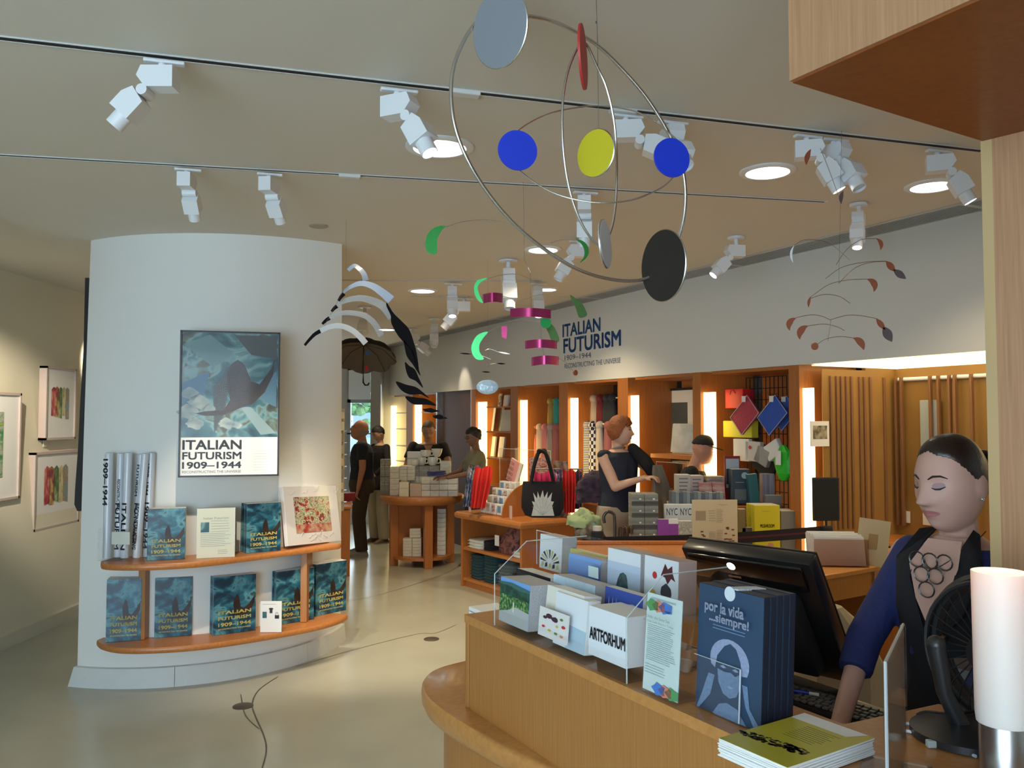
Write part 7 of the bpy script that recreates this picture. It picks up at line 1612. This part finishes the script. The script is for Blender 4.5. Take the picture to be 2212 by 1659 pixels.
def head_grid(fem=False):
    if fem in _H: return _H[fem]
    us = []
    for i in range(NU):   # denser columns at the face
        a = -pi+2*pi*i/NU; us.append(a-.45*math.sin(a)*1.0)
    vs = [head_point(0, .001, fem)]
    for j in range(1, NV):
        v = pi*j/NV
        for u in us: vs.append(head_point(u, v, fem))
    vs.append(head_point(0, pi-.001, fem)); fs = []
    for i in range(NU): k = (i+1) % NU; fs.append((0, 1+i, 1+k)); b = 1+(NV-2)*NU; fs.append((len(vs)-1, b+k, b+i))
    for j in range(NV-2):
        for i in range(NU): k = (i+1) % NU; a = 1+j*NU; fs.append((a+i, a+NU+i, a+NU+k, a+k))
    _H[fem] = (vs, fs, BVHTree.FromPolygons([tuple(v) for v in vs], fs)); return _H[fem]
HAIRF = {
 'short': lambda p: p.z > (.062 if p.y < -.05 else .062+(p.y+.05)*(-1.15) if p.y < .0 else .0045-(p.y)*.9),
 'crop': lambda p: p.z > (.070 if p.y < -.05 else .070+(p.y+.05)*(-1.0) if p.y < .0 else .02-(p.y)*.9),
 'bald': lambda p: p.y > .015 and -.055 < p.z < .030,
 'pulled': lambda p: p.z > (.088-abs(p.x)*.38 if p.y < -.05 else .088-abs(p.x)*.38+(p.y+.05)*(-1.25) if p.y < .0 else .0-(p.y)*.8),
 'bob': lambda p: p.z > (.050+.3*p.x if p.y < -.05 else .050+(p.y+.05)*(-1.9) if p.y < .0 else -.045-(p.y)*.5),
 'cap': lambda p: p.z > .045-(p.y)*.12,
}
def ik(a, b, l1, l2, hint):
    a = Vector(a); b = Vector(b); d = b-a; L = min(d.length, (l1+l2)*.995); dn = d.normalized()
    b = a+dn*L; x = (l1*l1-l2*l2+L*L)/(2*L); h = math.sqrt(max(0, l1*l1-x*x)); hv = Vector(hint)-dn*Vector(hint).dot(dn)
    return a+dn*x+hv.normalized()*h, b
SKINB = dict(rough=.5, spec=.35)
def skin(nm, c): return mat('skin_'+nm, c, .5, spec=.35, var=.08, vscale=14)
def person(label, loc, face, H, sk, hairs, hairm, shirt, trous, shoes, hands, sleeve='short', lean=0, hyaw=0, hpitch=0, fem=False, collar='crew', hem=.90, voxel=.0075, feet=((-.10, 0), (.10, 0)), fitw=1., eyes='down', hroll=0, extra=None, hairthick=.010, bun=None, detail=True, shoe_h=.09, hd=1.0, drop=0, deep=1.0, armw=1.0):
    """figure standing at loc; face = heading of the chest in degrees (0 looks at the viewer, negative turns to the viewer's left)"""
    k = H/1.72; T = thing('person', label, 'person', loc, math.radians(face)); LR = Matrix.Translation((0, 0, .93)) @ Matrix.Rotation(math.radians(lean), 4, 'X') @ Matrix.Translation((0, 0, -.93))
    up = lambda p: LR @ Vector(p)
    SC = Matrix.Scale(k, 4)
    sw = (.165 if fem else .188)*fitw
    sh = {s: up((s*sw, 0, 1.405)) for s in (-1, 1)}; B = MB(); C = MB(); D = MB()
    neck0 = up((0, .005, 1.43)); neck1 = up((0, -.012, 1.525)); hc = up((0, -.032, 1.605-drop))
    # torso
    hipw = (.165 if fem else .158)*fitw
    tor = [(.84, hipw*.9, .10), (.92, hipw, .115), (1.02, .140*fitw, .105), (1.10, (.125 if fem else .140)*fitw, .098), (1.22, (.138 if fem else .155)*fitw, .108), (1.32, (.148 if fem else .168)*fitw, .112), (1.39, .150*fitw, .095), (1.43, .10*fitw, .072), (1.455, .055, .055)]
    tor = [(z, rx, ry*(1+(deep-1)*gau(z-1.05, .25))) for z, rx, ry in tor]
    def torso(mb, off, z0=-1, z1=9, sg=28):
        R = []
        for z, rx, ry in tor:
            if z0 <= z <= z1: R.append((z, rx+off, ry+off))
        if R[0][0] > z0 > 0: R.insert(0, (z0, R[0][1], R[0][2]))
        st = len(mb.v); mb.loft([((0, (.0 if z < 1.1 else -.004), z), a, b, .9) for z, a, b in R], sg)
        for i in range(st, len(mb.v)):
            v = Vector(mb.v[i])
            if fem and 1.15 < v.z < 1.38 and v.y < 0: v.y -= .028*gau(abs(v.x)-.068, .038)*gau(v.z-1.27, .045)
            mb.v[i] = tuple(up(v))
    torso(B, 0); B.cap(neck0, neck1+Vector((0, 0, .03)), .060 if not fem else .050, .052 if not fem else .044)
    # legs
    for s, (fx_, fy_) in zip((-1, 1), feet):
        hip = Vector((s*.085, 0, .88)); ank = Vector((fx_, fy_, .085)); kn, ank = ik(hip, ank, .402, .396, (0, -1, 0))
        B.cap(hip, kn, .085, .055); B.cap(kn, ank, .055, .036)
        D.cap(hip, kn, .112 if not fem else .106, .088); D.cap(kn, ank+Vector((0, 0, -.02)), .088, .082, flatb=True)
        S = MB(); q = [(-.30*0, 0)]
        S.loft([((ank.x, ank.y-.055, .0), .045, .135, .75), ((ank.x, ank.y-.055, .022), .048, .14, .75), ((ank.x, ank.y-.050, .045), .043, .125, .8), ((ank.x, ank.y-.025, .07), .036, .075), ((ank.x, ank.y-.0, shoe_h), .034, .042)], 20)
        S.v = [tuple(SC @ Vector(v)) for v in S.v]; S.build('shoe', shoes, T, True)
        MB().loft([(SC @ Vector((ank.x, ank.y-.055, 0)), .047*k, .14*k, .75), (SC @ Vector((ank.x, ank.y-.055, .016)), .050*k, .143*k, .75)], 20).build('sole', mat('sole_grey', (.42, .42, .40), .6), T, True)
    D.loft([((0, 0, .80), hipw*1.0, .11*deep, .8), ((0, 0, .90), hipw+.018, .128*deep, .9), ((0, 0, .985), hipw+.004, .118*deep, .9)], 28)
    # arms and hands
    for s in (-1, 1):
        hx = hands[0 if s == -1 else 1]; wr = Vector(hx[:3]) ; hint = hx[3] if len(hx) > 3 else (s*.6, .5, -.4); pd_ = Vector(hx[4]).normalized() if len(hx) > 4 else None
        el, wr = ik(sh[s], wr, .285, .255, hint); fd = (wr-el).normalized(); pd_ = pd_ or fd
        B.cap(sh[s]+Vector((-s*.02, 0, -.01)), el, (.050 if not fem else .042)*armw, (.040 if not fem else .033)*armw); B.cap(el, wr, (.040 if not fem else .033)*armw, .026 if not fem else .022)
        pr = pd_.cross(Vector((0, 0, 1)));  pr = pr.normalized() if pr.length > .2 else Vector((1, 0, 0)); nrm = pr.cross(pd_).normalized()
        hs = .92 if fem else 1.0; pc_ = wr+pd_*.045*hs
        for q in (-.5, -.17, .17, .5): B.cap(wr+pd_*.01+pr*.028*q, wr+pd_*.085*hs+pr*.064*q*hs, .016, .0125)
        for q, ln in ((-.5, .058), (-.17, .072), (.17, .078), (.5, .068)):
            b0 = wr+pd_*.088*hs+pr*.068*q*hs; b1 = b0+(pd_*.8-nrm*.45+pr*.08*q).normalized()*ln*.5*hs; b2 = b1+(pd_*.45-nrm*.85).normalized()*ln*.5*hs
            B.cap(b0, b1, .0100, .0090, 8); B.cap(b1, b2, .0088, .0072, 8)
        thd = (pd_*.6+pr*.75*(-s)-nrm*.3).normalized(); t0 = wr+pd_*.025*hs+pr*.026*(-s); t1 = t0+thd*.042*hs; t2 = t1+(pd_*.9-nrm*.3).normalized()*.032*hs
        B.cap(t0, t1, .0135, .011, 8); B.cap(t1, t2, .0108, .0085, 8)
        if sleeve == 'short': C.cap(sh[s]+Vector((-s*.035, 0, -.005)), sh[s].lerp(el, .62), (.066 if not fem else .055)*armw, (.062 if not fem else .050)*armw, flatb=True)
        elif sleeve == 'long': C.cap(sh[s]+Vector((-s*.03, 0, -.005)), el, .062 if not fem else .056, .053 if not fem else .046); C.cap(el, el.lerp(wr, .93), .053 if not fem else .046, .038, flatb=True)
        elif sleeve == 'three': C.cap(sh[s]+Vector((-s*.04, 0, -.012)), el, .052, .046); C.cap(el, el.lerp(wr, .38), .046, .043, flatb=True)
        else: C.cap(sh[s]+Vector((-s*.055, 0, -.002)), sh[s]+Vector((-s*.012, 0, 0)), .050, .048)
    torso(C, .014, hem-.02, 1.435)
    if hem < .88: 
        st = len(C.v); C.loft([((0, 0, hem-.02), hipw+.045, .15), ((0, 0, .95), hipw+.018, .13), ((0, 0, 1.05), .145*fitw, .11)], 28)
        for i in range(st, len(C.v)): C.v[i] = tuple(up(C.v[i]))
    # head merged into the body surface
    hv, hf, bvh = head_grid(fem)
    HM = Matrix.Translation(hc) @ Matrix.Rotation(math.radians(hyaw), 4, 'Z') @ Matrix.Rotation(math.radians(hpitch), 4, 'X') @ Matrix.Rotation(math.radians(hroll), 4, 'Y') @ Matrix.Scale(hd*(.96 if fem else 1.0), 4)
    B.add(hv, hf, HM)
    for s in (-1, 1): B.ell((s*.074, .012, -.005), (.008, .019, .030), 10, 8, HM @ Matrix.Translation((0, 0, 0)))
    for mb_, nm, m, vx, it in ((B, 'body', sk, voxel, 1), (D, 'trousers', trous, .012, 3), (C, 'shirt', shirt, .011 if voxel > .006 else .008, 3)):
        mb_.v = [tuple(SC @ Vector(v)) for v in mb_.v]
        o = mb_.build(nm, m, T, True); md = o.modifiers.new('r', 'REMESH'); md.mode = 'VOXEL'; md.voxel_size = vx; md.use_smooth_shade = True
        s_ = o.modifiers.new('s', 'SMOOTH'); s_.factor = .5; s_.iterations = it
    HS = SC @ HM
    def surf(x, z, off=.0006):
        h = bvh.ray_cast(Vector((x, -.3, z)), Vector((0, 1, 0)))
        return (h[0]+Vector((0, -off, 0))) if h[0] is not None else Vector((x, -.08, z))
    def fline(pts, r, nm, m): MB().tube([HS @ surf(x, z, .0008) for x, z in pts], [q*k for q in r] if isinstance(r, list) else r*k, 6).build(nm, m, T, True)
    LASH = mat('lash_dark', (.02, .012, .01), .6); 
    for s in (-1, 1):
        fline([(s*.013, .027), (s*.024, .034), (s*.038, .034), (s*.049, .027)], [.0016, .0030, .0026, .0010], 'eyebrow', hairm if hairs not in ('bald',) else mat('brow_grey', (.12, .10, .08), .8))
        zc_ = .006 if eyes == 'down' else .011
        fline([(s*.019, zc_+.001), (s*.026, zc_-.003 if eyes == 'down' else zc_+.004), (s*.035, zc_-.003 if eyes == 'down' else zc_+.005), (s*.045, zc_+.002)], [.0010, .0022, .0024, .0012], 'eyelash', LASH)
        if eyes != 'down':
            MB().add([HS @ surf(s*.032+.010*math.cos(a), zc_+.0045*math.sin(a), .0006) for a in [2*pi*q/12 for q in range(12)]], [tuple(range(12))]).build('eye', mat('eye_white', (.7, .68, .64), .3), T)
            MB().add([HS @ surf(s*.032+.0045*math.cos(a), zc_+.0045*math.sin(a), .0010) for a in [2*pi*q/12 for q in range(12)]], [tuple(range(12))]).build('iris', LASH, T)
    if fem and voxel < .006:
        for s in (-1, 1): MB().add([HS @ surf(s*.032+.0125*math.cos(a), .0115+.0075*math.sin(a), .0004) for a in [2*pi*q/14 for q in range(14)]], [tuple(range(14))]).build('eyelid', mat('eyelid_makeup', (.30, .17, .17), .5), T, True)  # eye make-up tint on the lids
    LIP = mat('lip_'+('f' if fem else 'm'), (.42, .16, .15) if fem else (.34, .15, .12), .35)
    for z0_, z1_, nm in ((-.0570, -.0490, 'upper_lip'), (-.0660, -.0575, 'lower_lip')):
        n = 10; vs = []; 
        for i in range(n+1):
            x = (-1+2*i/n)*.0255; c = math.sqrt(max(0, 1-(x/.026)**2)); zm = -.0572
            for j in range(4): zz = zm+((z1_-zm if nm == 'upper_lip' else z0_-zm)*c)*j/3; vs.append(HS @ surf(x, zz, .0008))
        MB().add(vs, [(i*4+j, i*4+4+j, i*4+5+j, i*4+1+j) for i in range(n) for j in range(3)]).build(nm, LIP, T, True)
    # hair shell
    fn = HAIRF[hairs]; th = hairthick; idx = {}; vo = []; vi = []
    keep = [f for f in hf if all(fn(hv[i]) for i in f)]
    for f in keep:
        for i in f:
            if i not in idx: idx[i] = len(vo); d_ = hv[i].normalized(); w_ = noise.noise(hv[i]*26)*.35+noise.noise(hv[i]*70)*.2 if hairs in ('bob', 'short', 'curly') else 0; vo.append(hv[i]+d_*(th*(1+w_))); vi.append(hv[i]-d_*.004)
    fo = [tuple(idx[i] for i in f) for f in keep]; n = len(vo); ed = {}
    for f in fo:
        for a in range(len(f)):
            e = (f[a], f[(a+1) % len(f)]); 
            if (e[1], e[0]) in ed: ed.pop((e[1], e[0]))
            else: ed[e] = 1
    mb_ = MB(); mb_.v = [tuple(HS @ v) for v in vo+vi]; mb_.f = fo+[tuple(n+i for i in reversed(f)) for f in fo]+[(b, a, n+a, n+b) for a, b in ed]
    hm = hairm if hairs != 'cap' else mat('cap_black', (.012, .01, .012), .8)
    o = mb_.build('hair' if hairs != 'cap' else 'cap', hm, T, True)
    if hairs not in ('bald',): s_ = o.modifiers.new('s', 'SMOOTH'); s_.iterations = 9 if hairs == 'pulled' else 3
    if bun: MB().ell(bun[:3], (bun[3],)*3, 18, 12, HS).build('hair_bun', hairm, T, True)
    if extra: extra(T, HS, SC, up, surf, k)
    return T
SKL = skin('light', (.56, .33, .24)); SKF = skin('fair', (.62, .38, .28)); SKB = skin('brown', (.20, .10, .06)); SKT = skin('tan', (.42, .23, .15)); SKR = skin('ruddy', (.50, .24, .16))
NAVY = mat('cloth_navy', (.012, .017, .035), .85, bump=.2, bscale=60); BLKC = mat('cloth_black', (.010, .009, .011), .9, bump=.2, bscale=60)
KHK = mat('cloth_khaki', (.36, .31, .23), .85, bump=.2, bscale=50); BRN = mat('cloth_brown', (.050, .036, .024), .85, bump=.25, bscale=50); BGE = mat('cloth_beige', (.36, .31, .26), .85, bump=.2, bscale=50)
HB = mat('hair_black', (.012, .009, .008), .5, bump=.6, bscale=120); HDB = mat('hair_darkbrown', (.020, .011, .008), .32, bump=.12, bscale=90); HRD = mat('hair_red', (.30, .085, .02), .5, bump=.8, bscale=140, var=.3, vscale=60); HGR = mat('hair_grey', (.34, .30, .26), .7, bump=.6, bscale=140); HBR = mat('hair_brown', (.12, .07, .035), .6, bump=.6, bscale=140)
SNK = mat('sneaker', (.30, .29, .28), .6); SHB = mat('shoe_brown', (.10, .06, .04), .5)
def gl(px, Y): p = at(px, 900, Y); return Vector((p.x, p.y, 0))
def glasses(T, HS, SC, up, surf, k):
    G = mat('glasses_black', (.01, .01, .01), .3)
    for s in (-1, 1): MB().tube([HS @ Vector((s*.031+.020*math.cos(a), -.102, .010+.014*math.sin(a))) for a in [2*pi*q/16 for q in range(16)]], .0014*k, 5, closed=True).build('glasses_rim', G, T, True)
    MB().tube([HS @ Vector((-.011, -.103, .014)), HS @ Vector((.011, -.103, .014))], .0014, 5).build('glasses_bridge', G, T)
    for s in (-1, 1): MB().tube([HS @ Vector((s*.052, -.100, .014)), HS @ Vector((s*.076, .01, .012))], .0013, 5).build('glasses_arm', G, T)
# man in navy polo, looking up
person('bald man in navy polo shirt and brown trousers looking up, seen from his side', gl(783, 10.2), -78, 1.62, SKR, 'bald', HGR, NAVY, BRN, SNK, ((-.17, -.02, .80, (0, 1, 0)), (.20, -.06, .80, (.3, 1, 0))), hyaw=-8, hpitch=-20, lean=0, hem=.93, fitw=1.15, deep=1.35, armw=1.1, eyes='open', extra=glasses, hd=1.12)
# woman behind him
person('person in black cardigan and khaki trousers with bowed dark head, behind the man in navy', gl(822, 11.2), -40, 1.56, SKL, 'short', HB, BLKC, KHK, SHB, ((-.15, -.20, 1.02, (-1, 0, -.5)), (.13, -.22, 1.0, (1, 0, -.5))), sleeve='long', hyaw=-20, hpitch=32, fem=True, hem=.80,
       extra=lambda T, HS, SC, up, surf, k: MB().tube([SC @ up((.10, .10, 1.20)), SC @ up((.095, .02, 1.44)), SC @ up((.02, -.12, 1.32)), SC @ up((-.10, -.13, 1.10))], .012, 8).build('bag_strap', mat('strap_cream', (.55, .48, .33), .7), T, True))
# man in black V-neck
def vneck(m):
    def f(T, HS, SC, up, surf, k):
        MB().add([SC @ up(p) for p in ((-.055, -.098, 1.425), (.055, -.098, 1.425), (.03, -.122, 1.37), (.0, -.132, 1.335), (-.03, -.122, 1.37), )], [(0, 1, 2, 3, 4)]).build('neckline_skin', m, T); glasses(T, HS, SC, up, surf, k)
    return f
person('man in black V-neck T-shirt and glasses leaning over the far side of the round table', gl(926, 10.25), 4, 1.62, SKT, 'crop', HBR, BLKC, BRN, SHB, ((-.20, -.28, .94, (-1, .3, -.3)), (.17, -.34, .98, (1, .3, -.3))), hyaw=2, hpitch=22, lean=5, fitw=1.22, extra=vneck(SKT), hd=1.08)
# woman in grey-green tee
def held(T, HS, SC, up, surf, k):
    for i in range(3): MB().bbox(-.06, .06, -.10, .10, 0, .018, .003, SC @ Matrix.Translation((0.02, -.50, 1.14+i*.022)) @ Matrix.Rotation(.3*i, 4, 'Z')).build('held_box', mat('held_blue', (.06, .07, .22), .5), T)
    glasses(T, HS, SC, up, surf, k)
    MB().tube([SC @ up((.08, .10, 1.15)), SC @ up((.07, -.01, 1.445)), SC @ up((-.04, -.13, 1.25)), SC @ up((-.13, -.08, 1.0))], .018, 8).build('bag_strap', mat('strap_blue', (.12, .16, .22), .7), T, True)
person('woman with dark curly pinned-up hair and glasses in grey-green T-shirt, holding small blue boxes', gl(1028, 9.3), -72, 1.55, SKB, 'short', HB, mat('cloth_sage', (.16, .15, .09), .85, bump=.2), mat('cloth_dark', (.02, .02, .03), .9), SHB, ((-.08, -.38, 1.12, (-.6, 0, -1), (0, -1, .1)), (.10, -.38, 1.12, (.6, 0, -1), (0, -1, .1))), hyaw=4, hpitch=16, fem=True, bun=(0, .085, .045, .040), extra=held, hairthick=.018)
# red-haired woman with jacket
def jacket(T, HS, SC, up, surf, k):
    GJ = mat('cloth_jacket', (.17, .155, .125), .85, bump=.35, bscale=30)
    mb = MB(); n = 22; m = 30; vs = []; fs = []
    for j in range(n+1):
        q = j/n
        for i in range(m):
            a = 2*pi*i/m; w_ = .05+.13*q**.8; z = 1.33-.58*q; fold = 1+.16*math.sin(4*a+q*2)+.08*math.sin(9*a)
            vs.append(SC @ Vector((.10+.10*q+w_*math.cos(a)*fold, -.36-.04*q+w_*.50*math.sin(a)*fold, z-.05*math.cos(a)*q)))
    for j in range(n):
        for i in range(m): l = (i+1) % m; fs.append((j*m+i, j*m+l, (j+1)*m+l, (j+1)*m+i))
    fs += [tuple(range(m)), tuple(reversed([n*m+i for i in range(m)]))]; mb.add(vs, fs).build('held_jacket', GJ, T, True)
    MB().bbox(.06, .085, -.50, -.49, 1.01, 1.05, .002, SC).build('jacket_tag', PAPER, T)
    mb = MB()
    for q in range(5): mb.cap(SC @ Vector((.08+.01*q, -.10-.03*q, 1.46-.035*q)), SC @ Vector((.13+.015*q, -.20-.01*q, 1.36-.03*q)), .045, .05)
    o = mb.build('held_scarf', BLKC, T, True); r_ = o.modifiers.new('r', 'REMESH'); r_.mode = 'VOXEL'; r_.voxel_size = .012; r_.use_smooth_shade = True
    MB().bbox(-.035, .04, -.187, -.179, .91, 1.05, .004, SC).build('phone', BLACK, T); MB().box(-.03, .035, -.19, -.187, .92, 1.01, SC).build('phone_screen', mat('screen_blue', (.2, .4, .9), .3, emis=(.35, .6, 1), es=1.2), T)
    MB().tube([SC @ up((.055*math.cos(a), -.002+.062*math.sin(a), 1.46-.012*math.sin(a))) for a in [2*pi*q/24 for q in range(24)]], .008*k, 8, closed=True).build('collar', mat('lace_collar', (.22, .18, .16), .7), T, True)
person('red-haired woman in sleeveless navy top holding a grey jacket and looking away', gl(1334, 6.85), 38, 1.66, SKF, 'bob', HRD, NAVY, BGE, SHB, ((.0, -.31, 1.23, (-.5, .5, -1), (.3, -1, .1)), (.26, -.26, 1.15, (1, 0, -.6))), sleeve='none', armw=1.25, hyaw=40, hpitch=0, fem=True, hem=.93, hairthick=.020, extra=jacket, eyes='open', fitw=1.16, deep=1.15, hd=1.05)
def capx(T, HS, SC, up, surf, k):
    n = 14; vs = []; 
    for i in range(n+1):
        a = -1.15+2.3*i/n; vs += [HS @ Vector((.072*math.sin(a), -.085*math.cos(a), .052)), HS @ Vector((.085*math.sin(a), -.088-.080*math.cos(a)**1.0, .040)), HS @ Vector((.085*math.sin(a), -.088-.080*math.cos(a), .036)), HS @ Vector((.072*math.sin(a), -.085*math.cos(a), .047))]
    fs = []
    for i in range(n):
        for q in range(4): l = (q+1) % 4; fs.append((i*4+q, i*4+l, i*4+4+l, i*4+4+q))
    fs += [(3, 2, 1, 0), (n*4, n*4+1, n*4+2, n*4+3)]
    MB().add(vs, fs).build('cap_brim', MATS['cap_black'], T, True)
person('boy in black cap and black T-shirt bending over the books by the niche', gl(1470, 6.62), 70, 1.53, SKR, 'cap', HB, BLKC, BRN, SHB, ((-.10, -.36, .95, (-.6, 0, -1)), (.12, -.36, .95, (.6, 0, -1))), hyaw=12, hpitch=12, lean=14, extra=capx, hairthick=.016, hd=1.03, fitw=1.0)
# cashier
def cashier(T, HS, SC, up, surf, k):
    n = 16; mm_ = 12; vs = []; fs = []
    RR = [(1.43, .10, .080), (1.39, .150, .100), (1.32, .148, .113), (1.22, .138, .109), (1.10, .125, .098), (1.02, .148, .106), (.92, .175, .116), (.80, .185, .13)]
    for j in range(n+1):
        z = 1.42-(.60*j/n)
        for q in range(len(RR)-1):
            if RR[q][0] >= z >= RR[q+1][0]:
                f = (RR[q][0]-z)/(RR[q][0]-RR[q+1][0]); rx = RR[q][1]*(1-f)+RR[q+1][1]*f; ry = RR[q][2]*(1-f)+RR[q+1][2]*f
        for i in range(mm_+1):
            a = math.radians(-90+(-38+76*i/mm_)); x = (rx+.020)*1.03*math.cos(a); y = (ry+.020)*math.sin(a)-.004
            if 1.15 < z < 1.38: y -= .030*gau(abs(x)-.068, .038)*gau(z-1.27, .045)
            vs.append(SC @ up((x, y, z)))
    for j in range(n):
        for i in range(mm_): a = j*(mm_+1)+i; fs.append((a, a+1, a+mm_+2, a+mm_+1))
    o = MB().add(vs, fs).build('black_top_front', BLKC, T, True); sd = o.modifiers.new('s', 'SOLIDIFY'); sd.thickness = .008
    # V neckline skin and black lapels
    MB().add([SC @ up(p) for p in ((-.042, -.078, 1.45), (.042, -.078, 1.45), (.06, -.143, 1.39), (.035, -.164, 1.31), (.0, -.168, 1.235), (-.035, -.164, 1.31), (-.06, -.143, 1.39))], [(0, 1, 2, 3, 4, 5, 6)]).build('neckline_skin', SKC, T, True)
    for s in (-1, 1):
        o = MB().add([SC @ up(p) for p in ((s*.045, -.02, 1.475), (s*.075, -.055, 1.47), (s*.105, -.12, 1.40), (s*.080, -.176, 1.28), (s*.0, -.178, 1.20), (s*.054, -.158, 1.36), (s*.050, -.095, 1.44))], [(0, 1, 2, 6), (2, 3, 5, 6), (3, 4, 5)]).build('lapel', BLKC, T, True); sd = o.modifiers.new('s', 'SOLIDIFY'); sd.thickness = .006
    CRD = mat('necklace_cord', (.015, .012, .012), .4, coat=.4)
    for r_ in range(3):
        for q in range(3-r_):
            x = (-.034+.034*q)+.017*r_; z = 1.405-.034*r_; y = -.146-.010*r_
            MB().tube([SC @ up((x+.019*math.cos(a), y-.010*gau(x, .04)-.003, z+.019*math.sin(a))) for a in [2*pi*w/14 for w in range(14)]], .0019, 5, closed=True).build('necklace_link', CRD, T, True)
    MB().tube(bezpts([SC @ up(p) for p in ((-.062, .01, 1.47), (-.056, -.080, 1.435), (0, -.152, 1.385), (.056, -.080, 1.435), (.062, .01, 1.47))], 6), .0016, 5).build('necklace_chain', CRD, T, True)
    MB().ell((.075, .005, -.034), (.0052, .0052, .0052), 12, 8, HS).build('earring', mat('pearl', (.62, .55, .5), .1, spec=1, metal=.6), T, True)
    MB().ell((-.075, .005, -.034), (.0052, .0052, .0052), 12, 8, HS).build('earring', MATS['pearl'], T, True)
    MB().bbox(.045, .105, -.172, -.166, 1.13, 1.205, .002, SC @ LRm).build('badge', mat('badge_grey', (.22, .24, .26), .3, coat=.4), T)
    MB().bbox(.052, .098, -.174, -.172, 1.16, 1.19, .001, SC @ LRm).build('badge_print', mat('badge_brown', (.12, .08, .07), .4), T)
    MB().bbox(.058, .09, -.176, -.168, 1.208, 1.228, .003, SC @ LRm).build('badge_clip', mat('clip_silver', (.55, .6, .62), .2, metal=.6), T)
LRm = Matrix.Identity(4)
BLU = mat('cardigan_blue', (.011, .020, .11), .75, bump=.25, bscale=80)
SKC = skin('cashier', (.53, .31, .245))
cpos = at(2052, 900, 1.98)
person('cashier with pulled-back dark hair, blue cardigan over black top, looking down', (cpos.x+.052, cpos.y+.07, .0), -52, 1.615, SKC, 'pulled', HDB, BLU, BLKC, SHB, ((-.13, -.40, .96, (-.7, .3, -.6), (.2, -1, -.1)), (.10, -.34, .97, (1, .2, -.4))), sleeve='three', hyaw=-16, hpitch=9, drop=.014, fem=True, voxel=.0042, extra=cashier, fitw=.98, hairthick=.005, armw=.92, bun=(0, .115, .03, .034), hd=1.09, hem=.86)
